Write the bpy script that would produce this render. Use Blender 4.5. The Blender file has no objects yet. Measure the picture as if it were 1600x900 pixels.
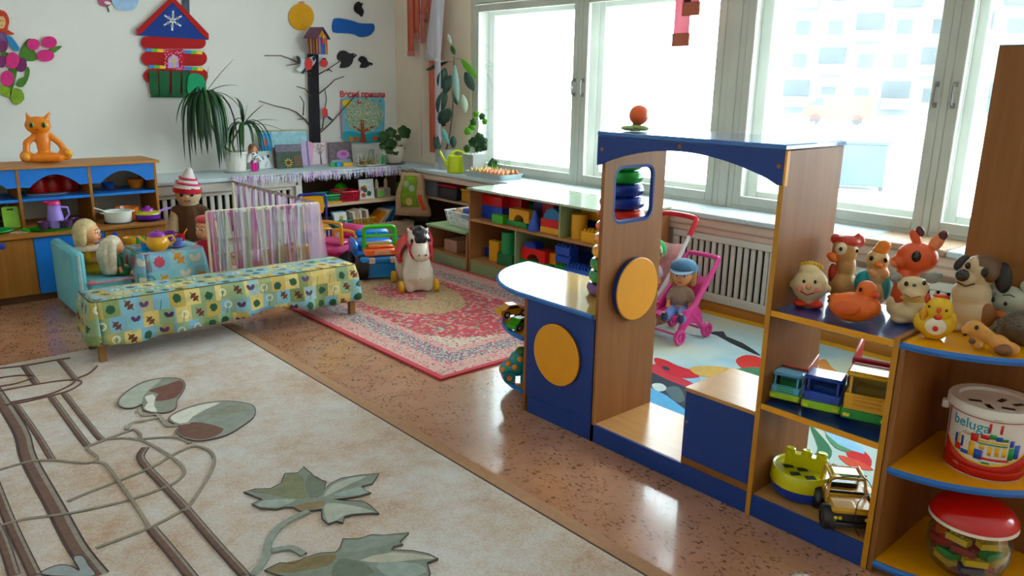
import bpy, bmesh, math, random
from math import sin, cos, pi, radians
from mathutils import Vector, Matrix
SC = bpy.context.scene
COL = SC.collection
random.seed(7)
# ------------------------------------------------------------ camera (solved from the room's vanishing points)
FPX = 1211.1523
EYE = Vector((0, 0, 1.55))
def _unit(px, py):
    return Vector((px-800, 450-py, -FPX)).normalized()
_ax = _unit(2200, 155); _ay = _unit(-319, 112); _ay = (_ay-_ax*_ax.dot(_ay)).normalized(); _az = _ax.cross(_ay)
ROT = Matrix((_ax, _ay, _az))
cam = bpy.data.cameras.new('camera'); cam.sensor_width = 36; cam.lens = FPX*36/1600; cam.clip_end = 500; cam.clip_start = .05
camo = bpy.data.objects.new('camera', cam); COL.objects.link(camo)
camo.matrix_world = Matrix.Translation(EYE) @ ROT.to_4x4()
SC.camera = camo
# ------------------------------------------------------------ light: bright overcast sky through the windows
w = bpy.data.worlds.new('sky'); SC.world = w; w.use_nodes = True
bgn = w.node_tree.nodes['Background']; bgn.inputs[0].default_value = (.94, .955, 1.0, 1); bgn.inputs[1].default_value = 9.0
def portal(y0, y1, z0, z1, x):
    l = bpy.data.lights.new('window_portal', 'AREA'); l.shape = 'RECTANGLE'; l.size = z1-z0; l.size_y = y1-y0
    o = bpy.data.objects.new('window_portal', l); COL.objects.link(o)
    o.location = (x, (y0+y1)/2, (z0+z1)/2); o.rotation_euler = (0, pi/2, 0); l.cycles.is_portal = True
portal(3.3, 6.1, .72, 2.75, 5.3); portal(.4, 3.15, .72, 2.75, 5.3); portal(-1.7, .3, .72, 2.75, 5.3)
SC.view_settings.view_transform = 'Standard'; SC.view_settings.look = 'None'; SC.view_settings.gamma = 1
SC.view_settings.use_curve_mapping = False
SC.view_settings.exposure = 0.42
SC.cycles.max_bounces = 10; SC.cycles.diffuse_bounces = 6; SC.cycles.transparent_max_bounces = 24
SC.cycles.sample_clamp_indirect = 6
# ------------------------------------------------------------ survey: photograph pixel -> point on a known plane
def ray(px, py): return ROT @ _unit(px, py)
def Z(px, py, z=0.0): d = ray(px, py); return EYE+d*((z-EYE.z)/d.z)
def X(px, py, x): d = ray(px, py); return EYE+d*(x/d.x)
def Y(px, py, y): d = ray(px, py); return EYE+d*(y/d.y)
def D(px, py, dist): d = ray(px, py); h = math.hypot(d.x, d.y); return EYE+d*(dist/h)
def HZ(p, py):
    """height at which the vertical line through p crosses picture row py"""
    Rt = ROT.transposed(); a = Rt @ Vector((p[0], p[1], -EYE.z)); b = Rt @ Vector((0, 0, 1)); k = (450-py)/FPX
    return (-k*a.z-a.y)/(b.y+k*b.z)
# ------------------------------------------------------------ materials
def lin(h):
    h = h.lstrip('#'); r = []
    for i in (0, 2, 4):
        c = int(h[i:i+2], 16)/255; r.append(c/12.92 if c <= .04045 else ((c+.055)/1.055)**2.4)
    L = .25*r[0]+.6*r[1]+.15*r[2]          # colours read off the photo are veiled by gloss; take them back to the paint's own strength
    return (*[min(1, max(.003, L+(c-L)*1.28)) for c in r], 1)
MC = {}
class NT:
    """tiny node-expression helper"""
    def __init__(s, name):
        s.mat = bpy.data.materials.new(name); s.mat.use_nodes = True; s.t = s.mat.node_tree; s.b = s.t.nodes['Principled BSDF']
    def node(s, ty, **k):
        n = s.t.nodes.new(ty)
        for a, v in k.items(): setattr(n, a, v)
        return n
    def put(s, sock, v):
        if hasattr(v, 'is_linked'): s.t.links.new(v, sock)
        else: sock.default_value = v
    def m(s, op, a, b=0.0, c=0.0):
        n = s.node('ShaderNodeMath', operation=op); s.put(n.inputs[0], a); s.put(n.inputs[1], b); s.put(n.inputs[2], c); return n.outputs[0]
    def add(s, a, b): return s.m('ADD', a, b)
    def sub(s, a, b): return s.m('SUBTRACT', a, b)
    def mul(s, a, b): return s.m('MULTIPLY', a, b)
    def gt(s, a, b): return s.m('GREATER_THAN', a, b)
    def lt(s, a, b): return s.m('LESS_THAN', a, b)
    def co(s, kind='Object'):
        n = s.node('ShaderNodeTexCoord'); x = s.node('ShaderNodeSeparateXYZ'); s.t.links.new(n.outputs[kind], x.inputs[0]); s.vec = n.outputs[kind]
        return x.outputs[0], x.outputs[1], x.outputs[2]
    def xyz(s, a, b, c=0.0):
        n = s.node('ShaderNodeCombineXYZ'); s.put(n.inputs[0], a); s.put(n.inputs[1], b); s.put(n.inputs[2], c); return n.outputs[0]
    def noise(s, vec, scale, detail=3, rough=.5):
        n = s.node('ShaderNodeTexNoise'); s.t.links.new(vec, n.inputs['Vector']); n.inputs['Scale'].default_value = scale
        n.inputs['Detail'].default_value = detail; n.inputs['Roughness'].default_value = rough; return n.outputs[0]
    def voro(s, vec, scale, out=0, feature='F1'):
        n = s.node('ShaderNodeTexVoronoi', feature=feature); s.t.links.new(vec, n.inputs['Vector']); n.inputs['Scale'].default_value = scale; return n.outputs[out]
    def white(s, vec):
        n = s.node('ShaderNodeTexWhiteNoise'); s.t.links.new(vec, n.inputs['Vector']); return n.outputs[0]
    def ramp(s, v, stops, const=False):
        n = s.node('ShaderNodeValToRGB'); n.color_ramp.interpolation = 'CONSTANT' if const else 'LINEAR'; e = n.color_ramp.elements
        while len(e) < len(stops): e.new(.5)
        for q, (p, c) in zip(e, stops): q.position = p; q.color = lin(c)
        s.put(n.inputs[0], v); return n.outputs[0]
    def mix(s, f, a, b):
        n = s.node('ShaderNodeMix', data_type='RGBA'); s.put(n.inputs[0], f)
        s.put(n.inputs[6], lin(a) if isinstance(a, str) else a); s.put(n.inputs[7], lin(b) if isinstance(b, str) else b); return n.outputs[2]
    def bump(s, h, strength=.3, dist=.01):
        n = s.node('ShaderNodeBump'); n.inputs['Strength'].default_value = strength; n.inputs['Distance'].default_value = dist
        s.put(n.inputs['Height'], h); s.t.links.new(n.outputs[0], s.b.inputs['Normal'])
    def done(s, col, rough=.6, **k):
        s.put(s.b.inputs['Base Color'], col); s.put(s.b.inputs['Roughness'], rough)
        for a, v in k.items(): s.b.inputs[a.replace('_', ' ')].default_value = v
        return s.mat
def M(col, rough=.45, var=.06, metal=0.0, coat=0.0, bump=0.0, scale=14.0, sheen=0.0, trans=0.0, alpha=1.0):
    """plain procedural material: base colour with a little mottling"""
    key = (col, rough, var, metal, coat, bump, scale, sheen, trans, alpha)
    if key in MC: return MC[key]
    g = NT('paint_'+col.strip('#')); g.co(); nz = g.noise(g.vec, scale, 4)
    c = lin(col); d = tuple(max(0, x*(1-2.2*var)) for x in c[:3])+(1,); l = tuple(min(1, x*(1+1.6*var)) for x in c[:3])+(1,)
    cc = g.mix(nz, d, l)
    if bump: g.bump(g.noise(g.vec, scale*6, 3), bump, .004)
    MC[key] = g.done(cc, rough, Metallic=metal, Coat_Weight=coat, Sheen_Weight=sheen, Transmission_Weight=trans, Alpha=alpha)
    return MC[key]
def plastic(col, rough=.28): return M(col, rough, .03, coat=.3)
def rubber(col): return M(col, .42, .07, scale=22, coat=.12)
def cloth(col, var=.12): return M(col, .9, var, bump=.35, scale=30, sheen=.2)
def wood_mat(name, a, b, axis=2, scale=1.0, rough=.5):
    """laminate: long soft streaks along an axis"""
    key = ('wood', a, b, axis, scale)
    if key in MC: return MC[key]
    g = NT(name); x, y, z = g.co(); s = [30*scale]*3; s[axis] = 1.6*scale
    v = g.xyz(g.mul(x, s[0]), g.mul(y, s[1]), g.mul(z, s[2]))
    n1 = g.noise(v, 1.0, 5, .6); n2 = g.noise(v, .22, 2)
    MC[key] = g.done(g.ramp(g.add(g.mul(n1, .6), g.mul(n2, .45)), [(.3, a), (.75, b)]), rough, Coat_Weight=.0, Specular_IOR_Level=.35); g.bump(n1, .05, .002)
    return MC[key]
WOODZ = wood_mat('laminate_wood', '#7a4e30', '#976a48', 2); WOODY = wood_mat('laminate_wood', '#7a4e30', '#976a48', 1); WOODX = wood_mat('laminate_wood', '#7a4e30', '#976a48', 0)
KWZ = wood_mat('kitchen_wood', '#8a5c34', '#a9774a', 2); KWX = wood_mat('kitchen_wood', '#8a5c34', '#a9774a', 0)
def glass(name, tint='#f4fbff', haze=.05, gloss=.06):
    if name in MC: return MC[name]
    m = bpy.data.materials.new(name); m.use_nodes = True; t = m.node_tree; t.nodes.clear()
    o = t.nodes.new('ShaderNodeOutputMaterial'); tr = t.nodes.new('ShaderNodeBsdfTransparent'); tr.inputs[0].default_value = lin(tint)
    gl = t.nodes.new('ShaderNodeBsdfGlossy'); gl.inputs['Roughness'].default_value = .03; lw = t.nodes.new('ShaderNodeLayerWeight'); lw.inputs[0].default_value = .25
    mu = t.nodes.new('ShaderNodeMath'); mu.operation = 'MULTIPLY'; mu.inputs[1].default_value = gloss*4; t.links.new(lw.outputs['Fresnel'], mu.inputs[0])
    mx = t.nodes.new('ShaderNodeMixShader'); t.links.new(mu.outputs[0], mx.inputs[0]); t.links.new(tr.outputs[0], mx.inputs[1]); t.links.new(gl.outputs[0], mx.inputs[2])
    df = t.nodes.new('ShaderNodeBsdfTranslucent'); df.inputs[0].default_value = lin('#eef4f4'); nz = t.nodes.new('ShaderNodeTexNoise'); nz.inputs['Scale'].default_value = 5
    m2 = t.nodes.new('ShaderNodeMath'); m2.operation = 'MULTIPLY'; m2.inputs[1].default_value = haze*2; t.links.new(nz.outputs[0], m2.inputs[0])
    mx2 = t.nodes.new('ShaderNodeMixShader'); t.links.new(m2.outputs[0], mx2.inputs[0]); t.links.new(mx.outputs[0], mx2.inputs[1]); t.links.new(df.outputs[0], mx2.inputs[2])
    t.links.new(mx2.outputs[0], o.inputs[0]); MC[name] = m; return m
def sheer(col, op=.55):
    """thin translucent fabric or film"""
    key = ('sheer', col, op)
    if key in MC: return MC[key]
    m = bpy.data.materials.new('sheer_'+col.strip('#')); m.use_nodes = True; t = m.node_tree; t.nodes.clear()
    o = t.nodes.new('ShaderNodeOutputMaterial'); tr = t.nodes.new('ShaderNodeBsdfTransparent'); d = t.nodes.new('ShaderNodeBsdfDiffuse'); tl = t.nodes.new('ShaderNodeBsdfTranslucent')
    d.inputs[0].default_value = lin(col); tl.inputs[0].default_value = lin(col)
    a = t.nodes.new('ShaderNodeMixShader'); a.inputs[0].default_value = .45; t.links.new(d.outputs[0], a.inputs[1]); t.links.new(tl.outputs[0], a.inputs[2])
    b = t.nodes.new('ShaderNodeMixShader'); b.inputs[0].default_value = op; t.links.new(tr.outputs[0], b.inputs[1]); t.links.new(a.outputs[0], b.inputs[2])
    t.links.new(b.outputs[0], o.inputs[0]); MC[key] = m; return m
# ------------------------------------------------------------ mesh builder
class B:
    def __init__(s): s.v = []; s.f = []; s.uv = {}; s.mi = []; s.cur = 0
    def mark(s): return len(s.v)
    def xf(s, m0, mat):
        for i in range(m0, len(s.v)): s.v[i] = tuple(mat @ Vector(s.v[i]))
        return s
    def rot(s, m0, ang, axis='Z', at=(0, 0, 0)):
        return s.xf(m0, Matrix.Translation(at) @ Matrix.Rotation(ang, 4, axis) @ Matrix.Translation(-Vector(at)))
    def face(s, *idx): s.f.append(idx); s.mi.append(s.cur)
    def mat(s, i): s.cur = i; return s
    def box(s, x0, x1, y0, y1, z0, z1, b=0.0):
        if x1 < x0: x0, x1 = x1, x0
        if y1 < y0: y0, y1 = y1, y0
        if z1 < z0: z0, z1 = z1, z0
        n = len(s.v); b = min(b, .49*(x1-x0), .49*(y1-y0), .49*(z1-z0)); lo = (x0, y0, z0); hi = (x1, y1, z1)
        if b <= 0:
            for i in range(8): s.v.append(((x1 if i & 1 else x0), (y1 if i & 2 else y0), (z1 if i & 4 else z0)))
            for q in ((0, 2, 3, 1), (4, 5, 7, 6), (0, 1, 5, 4), (2, 6, 7, 3), (0, 4, 6, 2), (1, 3, 7, 5)): s.face(*[n+k for k in q])
            return s
        for i in range(8):
            for a in range(3):
                p = []
                for k in range(3):
                    h = i >> k & 1; e = hi[k] if h else lo[k]
                    p.append(e if k == a else e+(-b if h else b))
                s.v.append(tuple(p))
        V = lambda i, a: n+3*i+a
        for a, q in ((2, (0, 2, 3, 1)), (2, (4, 5, 7, 6)), (1, (0, 1, 5, 4)), (1, (2, 6, 7, 3)), (0, (0, 4, 6, 2)), (0, (1, 3, 7, 5))): s.face(*[V(k, a) for k in q])
        for k in range(3):
            a, c = [(1, 2), (2, 0), (0, 1)][k]
            for i in range(8):
                if not i >> k & 1:
                    j = i | 1 << k; q = [V(i, a), V(j, a), V(j, c), V(i, c)]
                    flip = ((i >> a & 1) ^ (i >> c & 1))
                    s.face(*(q[::-1] if not flip else q))
        for i in range(8):
            q = [V(i, 0), V(i, 1), V(i, 2)]; par = (i & 1)+(i >> 1 & 1)+(i >> 2 & 1)
            s.face(*(q if par % 2 else q[::-1]))
        return s
    def tube(s, pts, r, n=8, closed=False, flat=1.0, cap=True):
        pts = [Vector(p) for p in pts]; N = len(pts); base = len(s.v); rs = r if isinstance(r, (list, tuple)) else [r]*N
        up = None
        for i, p in enumerate(pts):
            a = pts[(i-1) % N] if (closed or i) else p; c = pts[(i+1) % N] if (closed or i < N-1) else p
            t = (c-a); t = t.normalized() if t.length > 1e-9 else Vector((0, 0, 1))
            if up is None: up = t.orthogonal().normalized()
            up = (up-t*up.dot(t)); up = up.normalized() if up.length > 1e-6 else t.orthogonal().normalized()
            sd = t.cross(up)
            for k in range(n):
                an = 2*pi*k/n; s.v.append(tuple(p+(up*cos(an)+sd*sin(an)*flat)*rs[i]))
        for i in range(N if closed else N-1):
            for k in range(n):
                a = base+i*n+k; b_ = base+i*n+(k+1) % n; c = base+((i+1) % N)*n+(k+1) % n; d = base+((i+1) % N)*n+k
                s.face(a, b_, c, d)
        if cap and not closed:
            s.face(*[base+k for k in range(n)][::-1]); s.face(*[base+(N-1)*n+k for k in range(n)])
        return s
    def cyl(s, p0, p1, r0, r1=None, n=16): return s.tube([p0, p1], [r0, r0 if r1 is None else r1], n)
    def lathe(s, prof, c=(0, 0, 0), n=24, arc=2*pi, flat=1.0):
        base = len(s.v); m = len(prof); full = abs(arc-2*pi) < 1e-6; K = n if full else n+1
        for k in range(K):
            a = arc*k/n
            for r, z in prof: s.v.append((c[0]+r*cos(a), c[1]+r*sin(a)*flat, c[2]+z))
        for k in range(n):
            for j in range(m-1):
                a = base+k*m+j; b_ = base+((k+1) % K)*m+j; s.face(a, b_, b_+1, a+1)
        return s
    def ell(s, c, r, n=14, m=9, rot=None):
        if not isinstance(r, (tuple, list)): r = (r, r, r)
        base = len(s.v); R = Matrix.Identity(3) if rot is None else Matrix.Rotation(rot[1], 3, rot[0])
        for j in range(1, m):
            t = pi*j/m
            for k in range(n):
                a = 2*pi*k/n; s.v.append(tuple(Vector(c)+R @ Vector((r[0]*sin(t)*cos(a), r[1]*sin(t)*sin(a), r[2]*cos(t)))))
        top = len(s.v); s.v.append(tuple(Vector(c)+R @ Vector((0, 0, r[2])))); s.v.append(tuple(Vector(c)-R @ Vector((0, 0, r[2]))))
        for j in range(m-2):
            for k in range(n):
                a = base+j*n+k; b_ = base+j*n+(k+1) % n; s.face(a, a+n, b_+n, b_)
        for k in range(n):
            s.face(top, base+k, base+(k+1) % n); s.face(top+1, base+(m-2)*n+(k+1) % n, base+(m-2)*n+k)
        return s
    def cap(s, p0, p1, r0, r1=None, n=10):
        r1 = r0 if r1 is None else r1; p0 = Vector(p0); p1 = Vector(p1); t = (p1-p0).normalized() if (p1-p0).length > 1e-9 else Vector((0, 0, 1))
        ps = []; rr = []
        for a in (-80, -45, 0): ps.append(p0+t*r0*sin(radians(a))); rr.append(r0*cos(radians(a)))
        for a in (0, 45, 80): ps.append(p1+t*r1*sin(radians(a))); rr.append(r1*cos(radians(a)))
        return s.tube(ps, rr, n)
    def prism(s, poly, a, b, axis='z', ):
        """extrude a 2-d outline: axis x -> outline is (y,z); y -> (x,z); z -> (x,y)"""
        n = len(s.v); N = len(poly)
        for h in (a, b):
            for p, q in poly: s.v.append({'x': (h, p, q), 'y': (p, h, q), 'z': (p, q, h)}[axis])
        s.face(*range(n, n+N)); s.face(*range(n+2*N-1, n+N-1, -1))
        for i in range(N): j = (i+1) % N; s.face(n+i, n+j, n+N+j, n+N+i)
        return s
    def surf(s, fn, nu, nv, u1=1.0, v1=1.0, closed=False):
        base = len(s.v); K = nu if closed else nu+1
        for i in range(K):
            for j in range(nv+1):
                p = fn(i/nu, j/nv); s.uv[len(s.v)] = (i/nu*u1, j/nv*v1); s.v.append(tuple(p))
        for i in range(nu):
            for j in range(nv):
                a = base+i*(nv+1)+j; b_ = base+((i+1) % K)*(nv+1)+j; s.face(a, b_, b_+1, a+1)
        return s
    def build(s, name, mat, parent=None, ang=40, solid=0.0, sub=0, vox=0.0, loc=None, rz=None, smooth_it=4, off=0.0):
        me = bpy.data.meshes.new(name); me.from_pydata(s.v, [], s.f)
        for m in (mat if isinstance(mat, (list, tuple)) else [mat]): me.materials.append(m)
        if isinstance(mat, (list, tuple)):
            for p, i in zip(me.polygons, s.mi): p.material_index = i
        if s.uv:
            ul = me.uv_layers.new(name='UVMap')
            for l in me.loops: ul.data[l.index].uv = s.uv.get(l.vertex_index, (0, 0))
        bm = bmesh.new(); bm.from_mesh(me); bmesh.ops.recalc_face_normals(bm, faces=bm.faces); bm.to_mesh(me); bm.free()
        if ang: me.shade_smooth(); me.set_sharp_from_angle(angle=radians(ang))
        o = bpy.data.objects.new(name, me); COL.objects.link(o)
        if parent is not None: o.parent = parent
        if loc is not None: o.location = loc
        if rz is not None: o.rotation_euler.z = rz
        if vox:
            r = o.modifiers.new('r', 'REMESH'); r.mode = 'VOXEL'; r.voxel_size = vox; r.use_smooth_shade = True
            q = o.modifiers.new('s', 'SMOOTH'); q.factor = .5; q.iterations = smooth_it
        if sub: q = o.modifiers.new('u', 'SUBSURF'); q.levels = sub; q.render_levels = sub
        if solid: q = o.modifiers.new('t', 'SOLIDIFY'); q.thickness = solid; q.offset = off
        return o
def tag(o, label=None, cat=None, group=None, kind=None):
    if label: o['label'] = label
    if cat: o['category'] = cat
    if group: o['group'] = group
    if kind: o['kind'] = kind
    return o
def thing(name, label, cat, loc=(0, 0, 0), rz=0.0, group=None):
    o = bpy.data.objects.new(name, None); COL.objects.link(o); o.location = loc; o.rotation_euler.z = rz; o.empty_display_size = .05
    return tag(o, label, cat, group)
def struct(o): o['kind'] = 'structure'; return o
def sroot(name): o = bpy.data.objects.new(name, None); COL.objects.link(o); o.empty_display_size = .05; return struct(o)
def copy_tree(o, parent=None, loc=None, rz=None, label=None):
    c = o.copy(); COL.objects.link(c); c.parent = parent
    if loc is not None: c.location = loc
    if rz is not None: c.rotation_euler.z = rz
    if label: c['label'] = label
    for ch in list(o.children): copy_tree(ch, c)
    return c
def smooth_poly(pts, k=4, closed=True):
    """Catmull-Rom through outline points"""
    out = []; N = len(pts)
    for i in range(N if closed else N-1):
        g = lambda j: pts[j % N] if closed else pts[max(0, min(N-1, j))]
        a, b, c, d = [Vector(g(i+t)) for t in (-1, 0, 1, 2)]
        for q in range(k):
            t = q/k; out.append(tuple(.5*((2*b)+(c-a)*t+(2*a-5*b+4*c-d)*t*t+(3*b-a-3*c+d)*t**3)))
    if not closed: out.append(tuple(pts[-1]))
    return out
def arc(cx, cy, r, a0, a1, n=8): return [(cx+r*cos(a0+(a1-a0)*i/n), cy+r*sin(a0+(a1-a0)*i/n)) for i in range(n+1)]
def rrect(x0, x1, y0, y1, r, n=4):
    return arc(x1-r, y1-r, r, 0, pi/2, n)+arc(x0+r, y1-r, r, pi/2, pi, n)+arc(x0+r, y0+r, r, pi, 1.5*pi, n)+arc(x1-r, y0+r, r, 1.5*pi, 2*pi, n)
def text_mesh(txt, size, mat, name, parent, mtx, extrude=.0005, align='CENTER', offset=0.0):
    c = bpy.data.curves.new('t', 'FONT'); c.body = txt; c.size = size; c.extrude = extrude; c.align_x = align; c.align_y = 'CENTER'; c.offset = offset; c.resolution_u = 3
    o = bpy.data.objects.new('t', c); COL.objects.link(o); dg = bpy.context.evaluated_depsgraph_get(); me = bpy.data.meshes.new_from_object(o.evaluated_get(dg))
    bpy.data.objects.remove(o); bpy.data.curves.remove(c); me.transform(mtx); me.materials.clear(); me.materials.append(mat)
    r = bpy.data.objects.new(name, me); COL.objects.link(r); r.parent = parent; return r
# ============================================================ the room
XW, YL, CEIL = 4.95, 7.5, 3.1          # window plane, left wall plane, ceiling
XB, YB, SZ = 4.65, 6.93, .70           # boxed-out faces below the sills, sill height
X0, Y0 = -1.75, -1.9
def floor_mat():
    g = NT('cork_linoleum'); x, y, z = g.co()
    big = g.noise(g.vec, 1.5, 4); mid = g.noise(g.vec, 7, 4, .6); v = g.xyz(g.mul(x, 80), g.mul(y, 42)); fl = g.noise(v, 1.0, 3, .55); fine = g.noise(v, 1.6, 5, .7); clus = g.noise(g.vec, 11, 3, .6)
    c = g.ramp(g.add(g.mul(big, .4), g.add(g.mul(fine, .25), g.mul(mid, .35))), [(.32, '#9b705a'), (.5, '#ac826c'), (.68, '#bd9681')])
    m1 = g.m('MULTIPLY', g.gt(fl, .58), g.gt(clus, .50)); c = g.mix(g.mul(m1, .85), c, '#573820')
    m2 = g.m('MULTIPLY', g.gt(g.noise(v, .55, 3), .62), g.gt(g.noise(g.vec, 6, 3), .5)); c = g.mix(g.mul(m2, .45), c, '#7c563a')
    g.bump(fine, .05, .002)
    return g.done(c, .24, Specular_IOR_Level=.5, Coat_Weight=.55, Coat_Roughness=.09)
o = struct(B().box(X0, 5.3, Y0, 8.1, -.12, 0).build('floor', floor_mat()))
def wall_mat(name, a, b):
    g = NT(name); g.co(); n = g.noise(g.vec, 1.3, 4); f = g.noise(g.vec, 60, 3); g.bump(f, .08, .003)
    return g.done(g.ramp(n, [(.3, a), (.7, b)]), .75)
WALL = wall_mat('whitewashed_plaster', '#dad8d4', '#e4e2de'); WALL2 = wall_mat('beige_plaster', '#d9c8b6', '#e4d6c6'); CEILM = wall_mat('ceiling_plaster', '#f2f1ee', '#f7f6f3'); WALL3 = wall_mat('white_plaster', '#f0ede8', '#f5f3ee')
struct(B().box(X0, 5.4, YL, YL+.25, 0, CEIL).build('wall_left', WALL))
struct(B().box(X0-.25, X0, Y0, YL, 0, CEIL).build('wall_rear', WALL3))
struct(B().box(X0-.25, 5.4, Y0-.25, Y0, 0, CEIL).build('wall_near', WALL3))
struct(B().box(X0-.25, 5.4, Y0-.25, YL+.25, CEIL, CEIL+.2).build('ceiling', CEILM))
wl = B(); wl.box(XW, 5.3, 6.18, YL, SZ, CEIL); wl.box(XW, 5.3, Y0, -1.75, SZ, CEIL); wl.box(XW, 5.3, -1.75, 6.18, 2.78, CEIL)
wl.box(XW, 5.3, Y0, YL, 0, SZ-.04); wl.box(XB, XW, Y0, .6, 0, SZ-.04)
struct(wl.build('wall_window', WALL2))
PAINT = M('#dcd6cc', .5, .06, scale=6, bump=.1); OLDP = wall_mat('old_white_paint', '#c6c6bd', '#dddcd4')
SILLM = wall_mat('painted_sill', '#b9c6cb', '#d2dbde'); TRIM = wall_mat('pinkish_trim_paint', '#c9b3a3', '#dac8ba')
# ---- sill along the windows (slabs butt together) and the shelf-sill along the left wall
sl = B().box(4.57, 5.0, Y0, 1.52, SZ-.035, SZ, .006).box(4.57, 5.0, 1.98, 2.76, SZ-.035, SZ, .006).box(4.57, 5.0, 2.765, 3.6, SZ-.035, SZ, .006).box(4.57, 5.0, 3.605, YL, SZ-.035, SZ, .006)
struct(sl.build('sill_window', SILLM))
WORN = wood_mat('worn_bare_wood', '#9b7f68', '#c3aa93', 1, .8)
struct(B().box(4.57, 5.0, 1.525, 1.975, SZ-.035, SZ+.002, .006).build('sill_bare_patch', WORN))
struct(B().box(4.59, XB+.02, Y0, 6.9, SZ-.10, SZ-.036, .012).box(4.61, XB+.02, Y0, 4.98, SZ-.15, SZ-.10, .01).build('trim_1', TRIM))
struct(B().box(X0, 4.57, 6.85, YL, SZ-.035, SZ, .006).build('sill_left', SILLM))
struct(B().box(1.9, 3.42, 6.88, YB+.02, SZ-.13, SZ-.036, .012).build('trim_2', OLDP))
# ---- radiator casings with slatted grilles
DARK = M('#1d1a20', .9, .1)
def grille_x(y0, y1, z0, z1, pitch, x):      # in the window wall, faces -x
    r = sroot('radiator_grille')
    f = B(); f.box(x-.02, x+.01, y0-.05, y1+.05, z1, z1+.05, .004).box(x-.02, x+.01, y0-.05, y1+.05, z0-.06, z0, .004).box(x-.02, x+.01, y0-.05, y0, z0, z1, .004).box(x-.02, x+.01, y1, y1+.05, z0, z1, .004)
    f.build('grille_frame', OLDP, r); B().box(x+.02, x+.03, y0-.04, y1+.04, z0-.05, z1+.04).build('recess_shade', DARK, r)  # near-black sheet behind the slats: the recess's shade put into its colour
    n = int(round((y1-y0)/pitch)); sm = B().box(-.012, .012, -pitch*.30, pitch*.30, z0, z1, .004).build('slat', OLDP, r); sm.location = (x, y0+pitch*.5, 0)
    for i in range(1, n): q = sm.copy(); COL.objects.link(q); q.parent = r; q.location.y = y0+pitch*(i+.5)
    return r
def grille_y(x0, x1, z0, z1, pitch, y):
    r = sroot('radiator_grille')
    f = B(); f.box(x0-.05, x1+.05, y-.02, y+.01, z1, z1+.05, .004).box(x0-.05, x1+.05, y-.02, y+.01, z0-.06, z0, .004).box(x0-.05, x0, y-.02, y+.01, z0, z1, .004).box(x1, x1+.05, y-.02, y+.01, z0, z1, .004)
    f.build('grille_frame', OLDP, r); B().box(x0-.04, x1+.04, y+.02, y+.03, z0-.05, z1+.04).build('recess_shade', DARK, r)  # shade inside this recess likewise painted as a near-black sheet
    n = int(round((x1-x0)/pitch)); sm = B().box(-pitch*.27, pitch*.27, -.012, .012, z0, z1, .004).build('slat', OLDP, r); sm.location = (x0+pitch*.5, y, 0)
    for i in range(1, n): q = sm.copy(); COL.objects.link(q); q.parent = r; q.location.x = x0+pitch*(i+.5)
    return r
grille_x(2.60, 3.34, .13, .50, .052, XB-.01); grille_x(2.02, 2.42, .13, .46, .055, XB-.01); grille_x(1.0, 1.72, .13, .46, .055, XB-.01)
cs = B()
for a, b in ((.6, .95), (1.77, 1.97), (2.47, 2.55), (3.39, 4.98)): cs.box(XB, XW, a, b, 0, SZ-.04)
for a, b in ((.95, 1.77), (1.97, 2.47), (2.55, 3.39)): cs.box(XB+.03, XW, a, b, 0, SZ-.04); cs.box(XB, XB+.03, a, b, .545, SZ-.04); cs.box(XB, XB+.03, a, b, 0, .07)
struct(cs.build('radiator_casing', TRIM))
grille_y(2.02, 2.9, .2, .54, .068, YB); grille_y(3.02, 3.34, .3, .54, .06, YB)
struct(B().box(X0, 1.97, YB, YL, 0, SZ-.04).box(1.97, 3.39, YB+.035, YL, 0, SZ-.04).box(3.39, 3.45, 6.88, YL, 0, SZ-.036).box(2.95, 2.97, YB, YB+.03, 0, SZ-.04).build('radiator_casing', OLDP))
BASEW = wood_mat('baseboard_wood', '#96693f', '#b48a5c', 1)
struct(B().box(XB-.025, XB-.001, .62, 3.37, 0, .07, .006).build('baseboard_right', BASEW))
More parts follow.
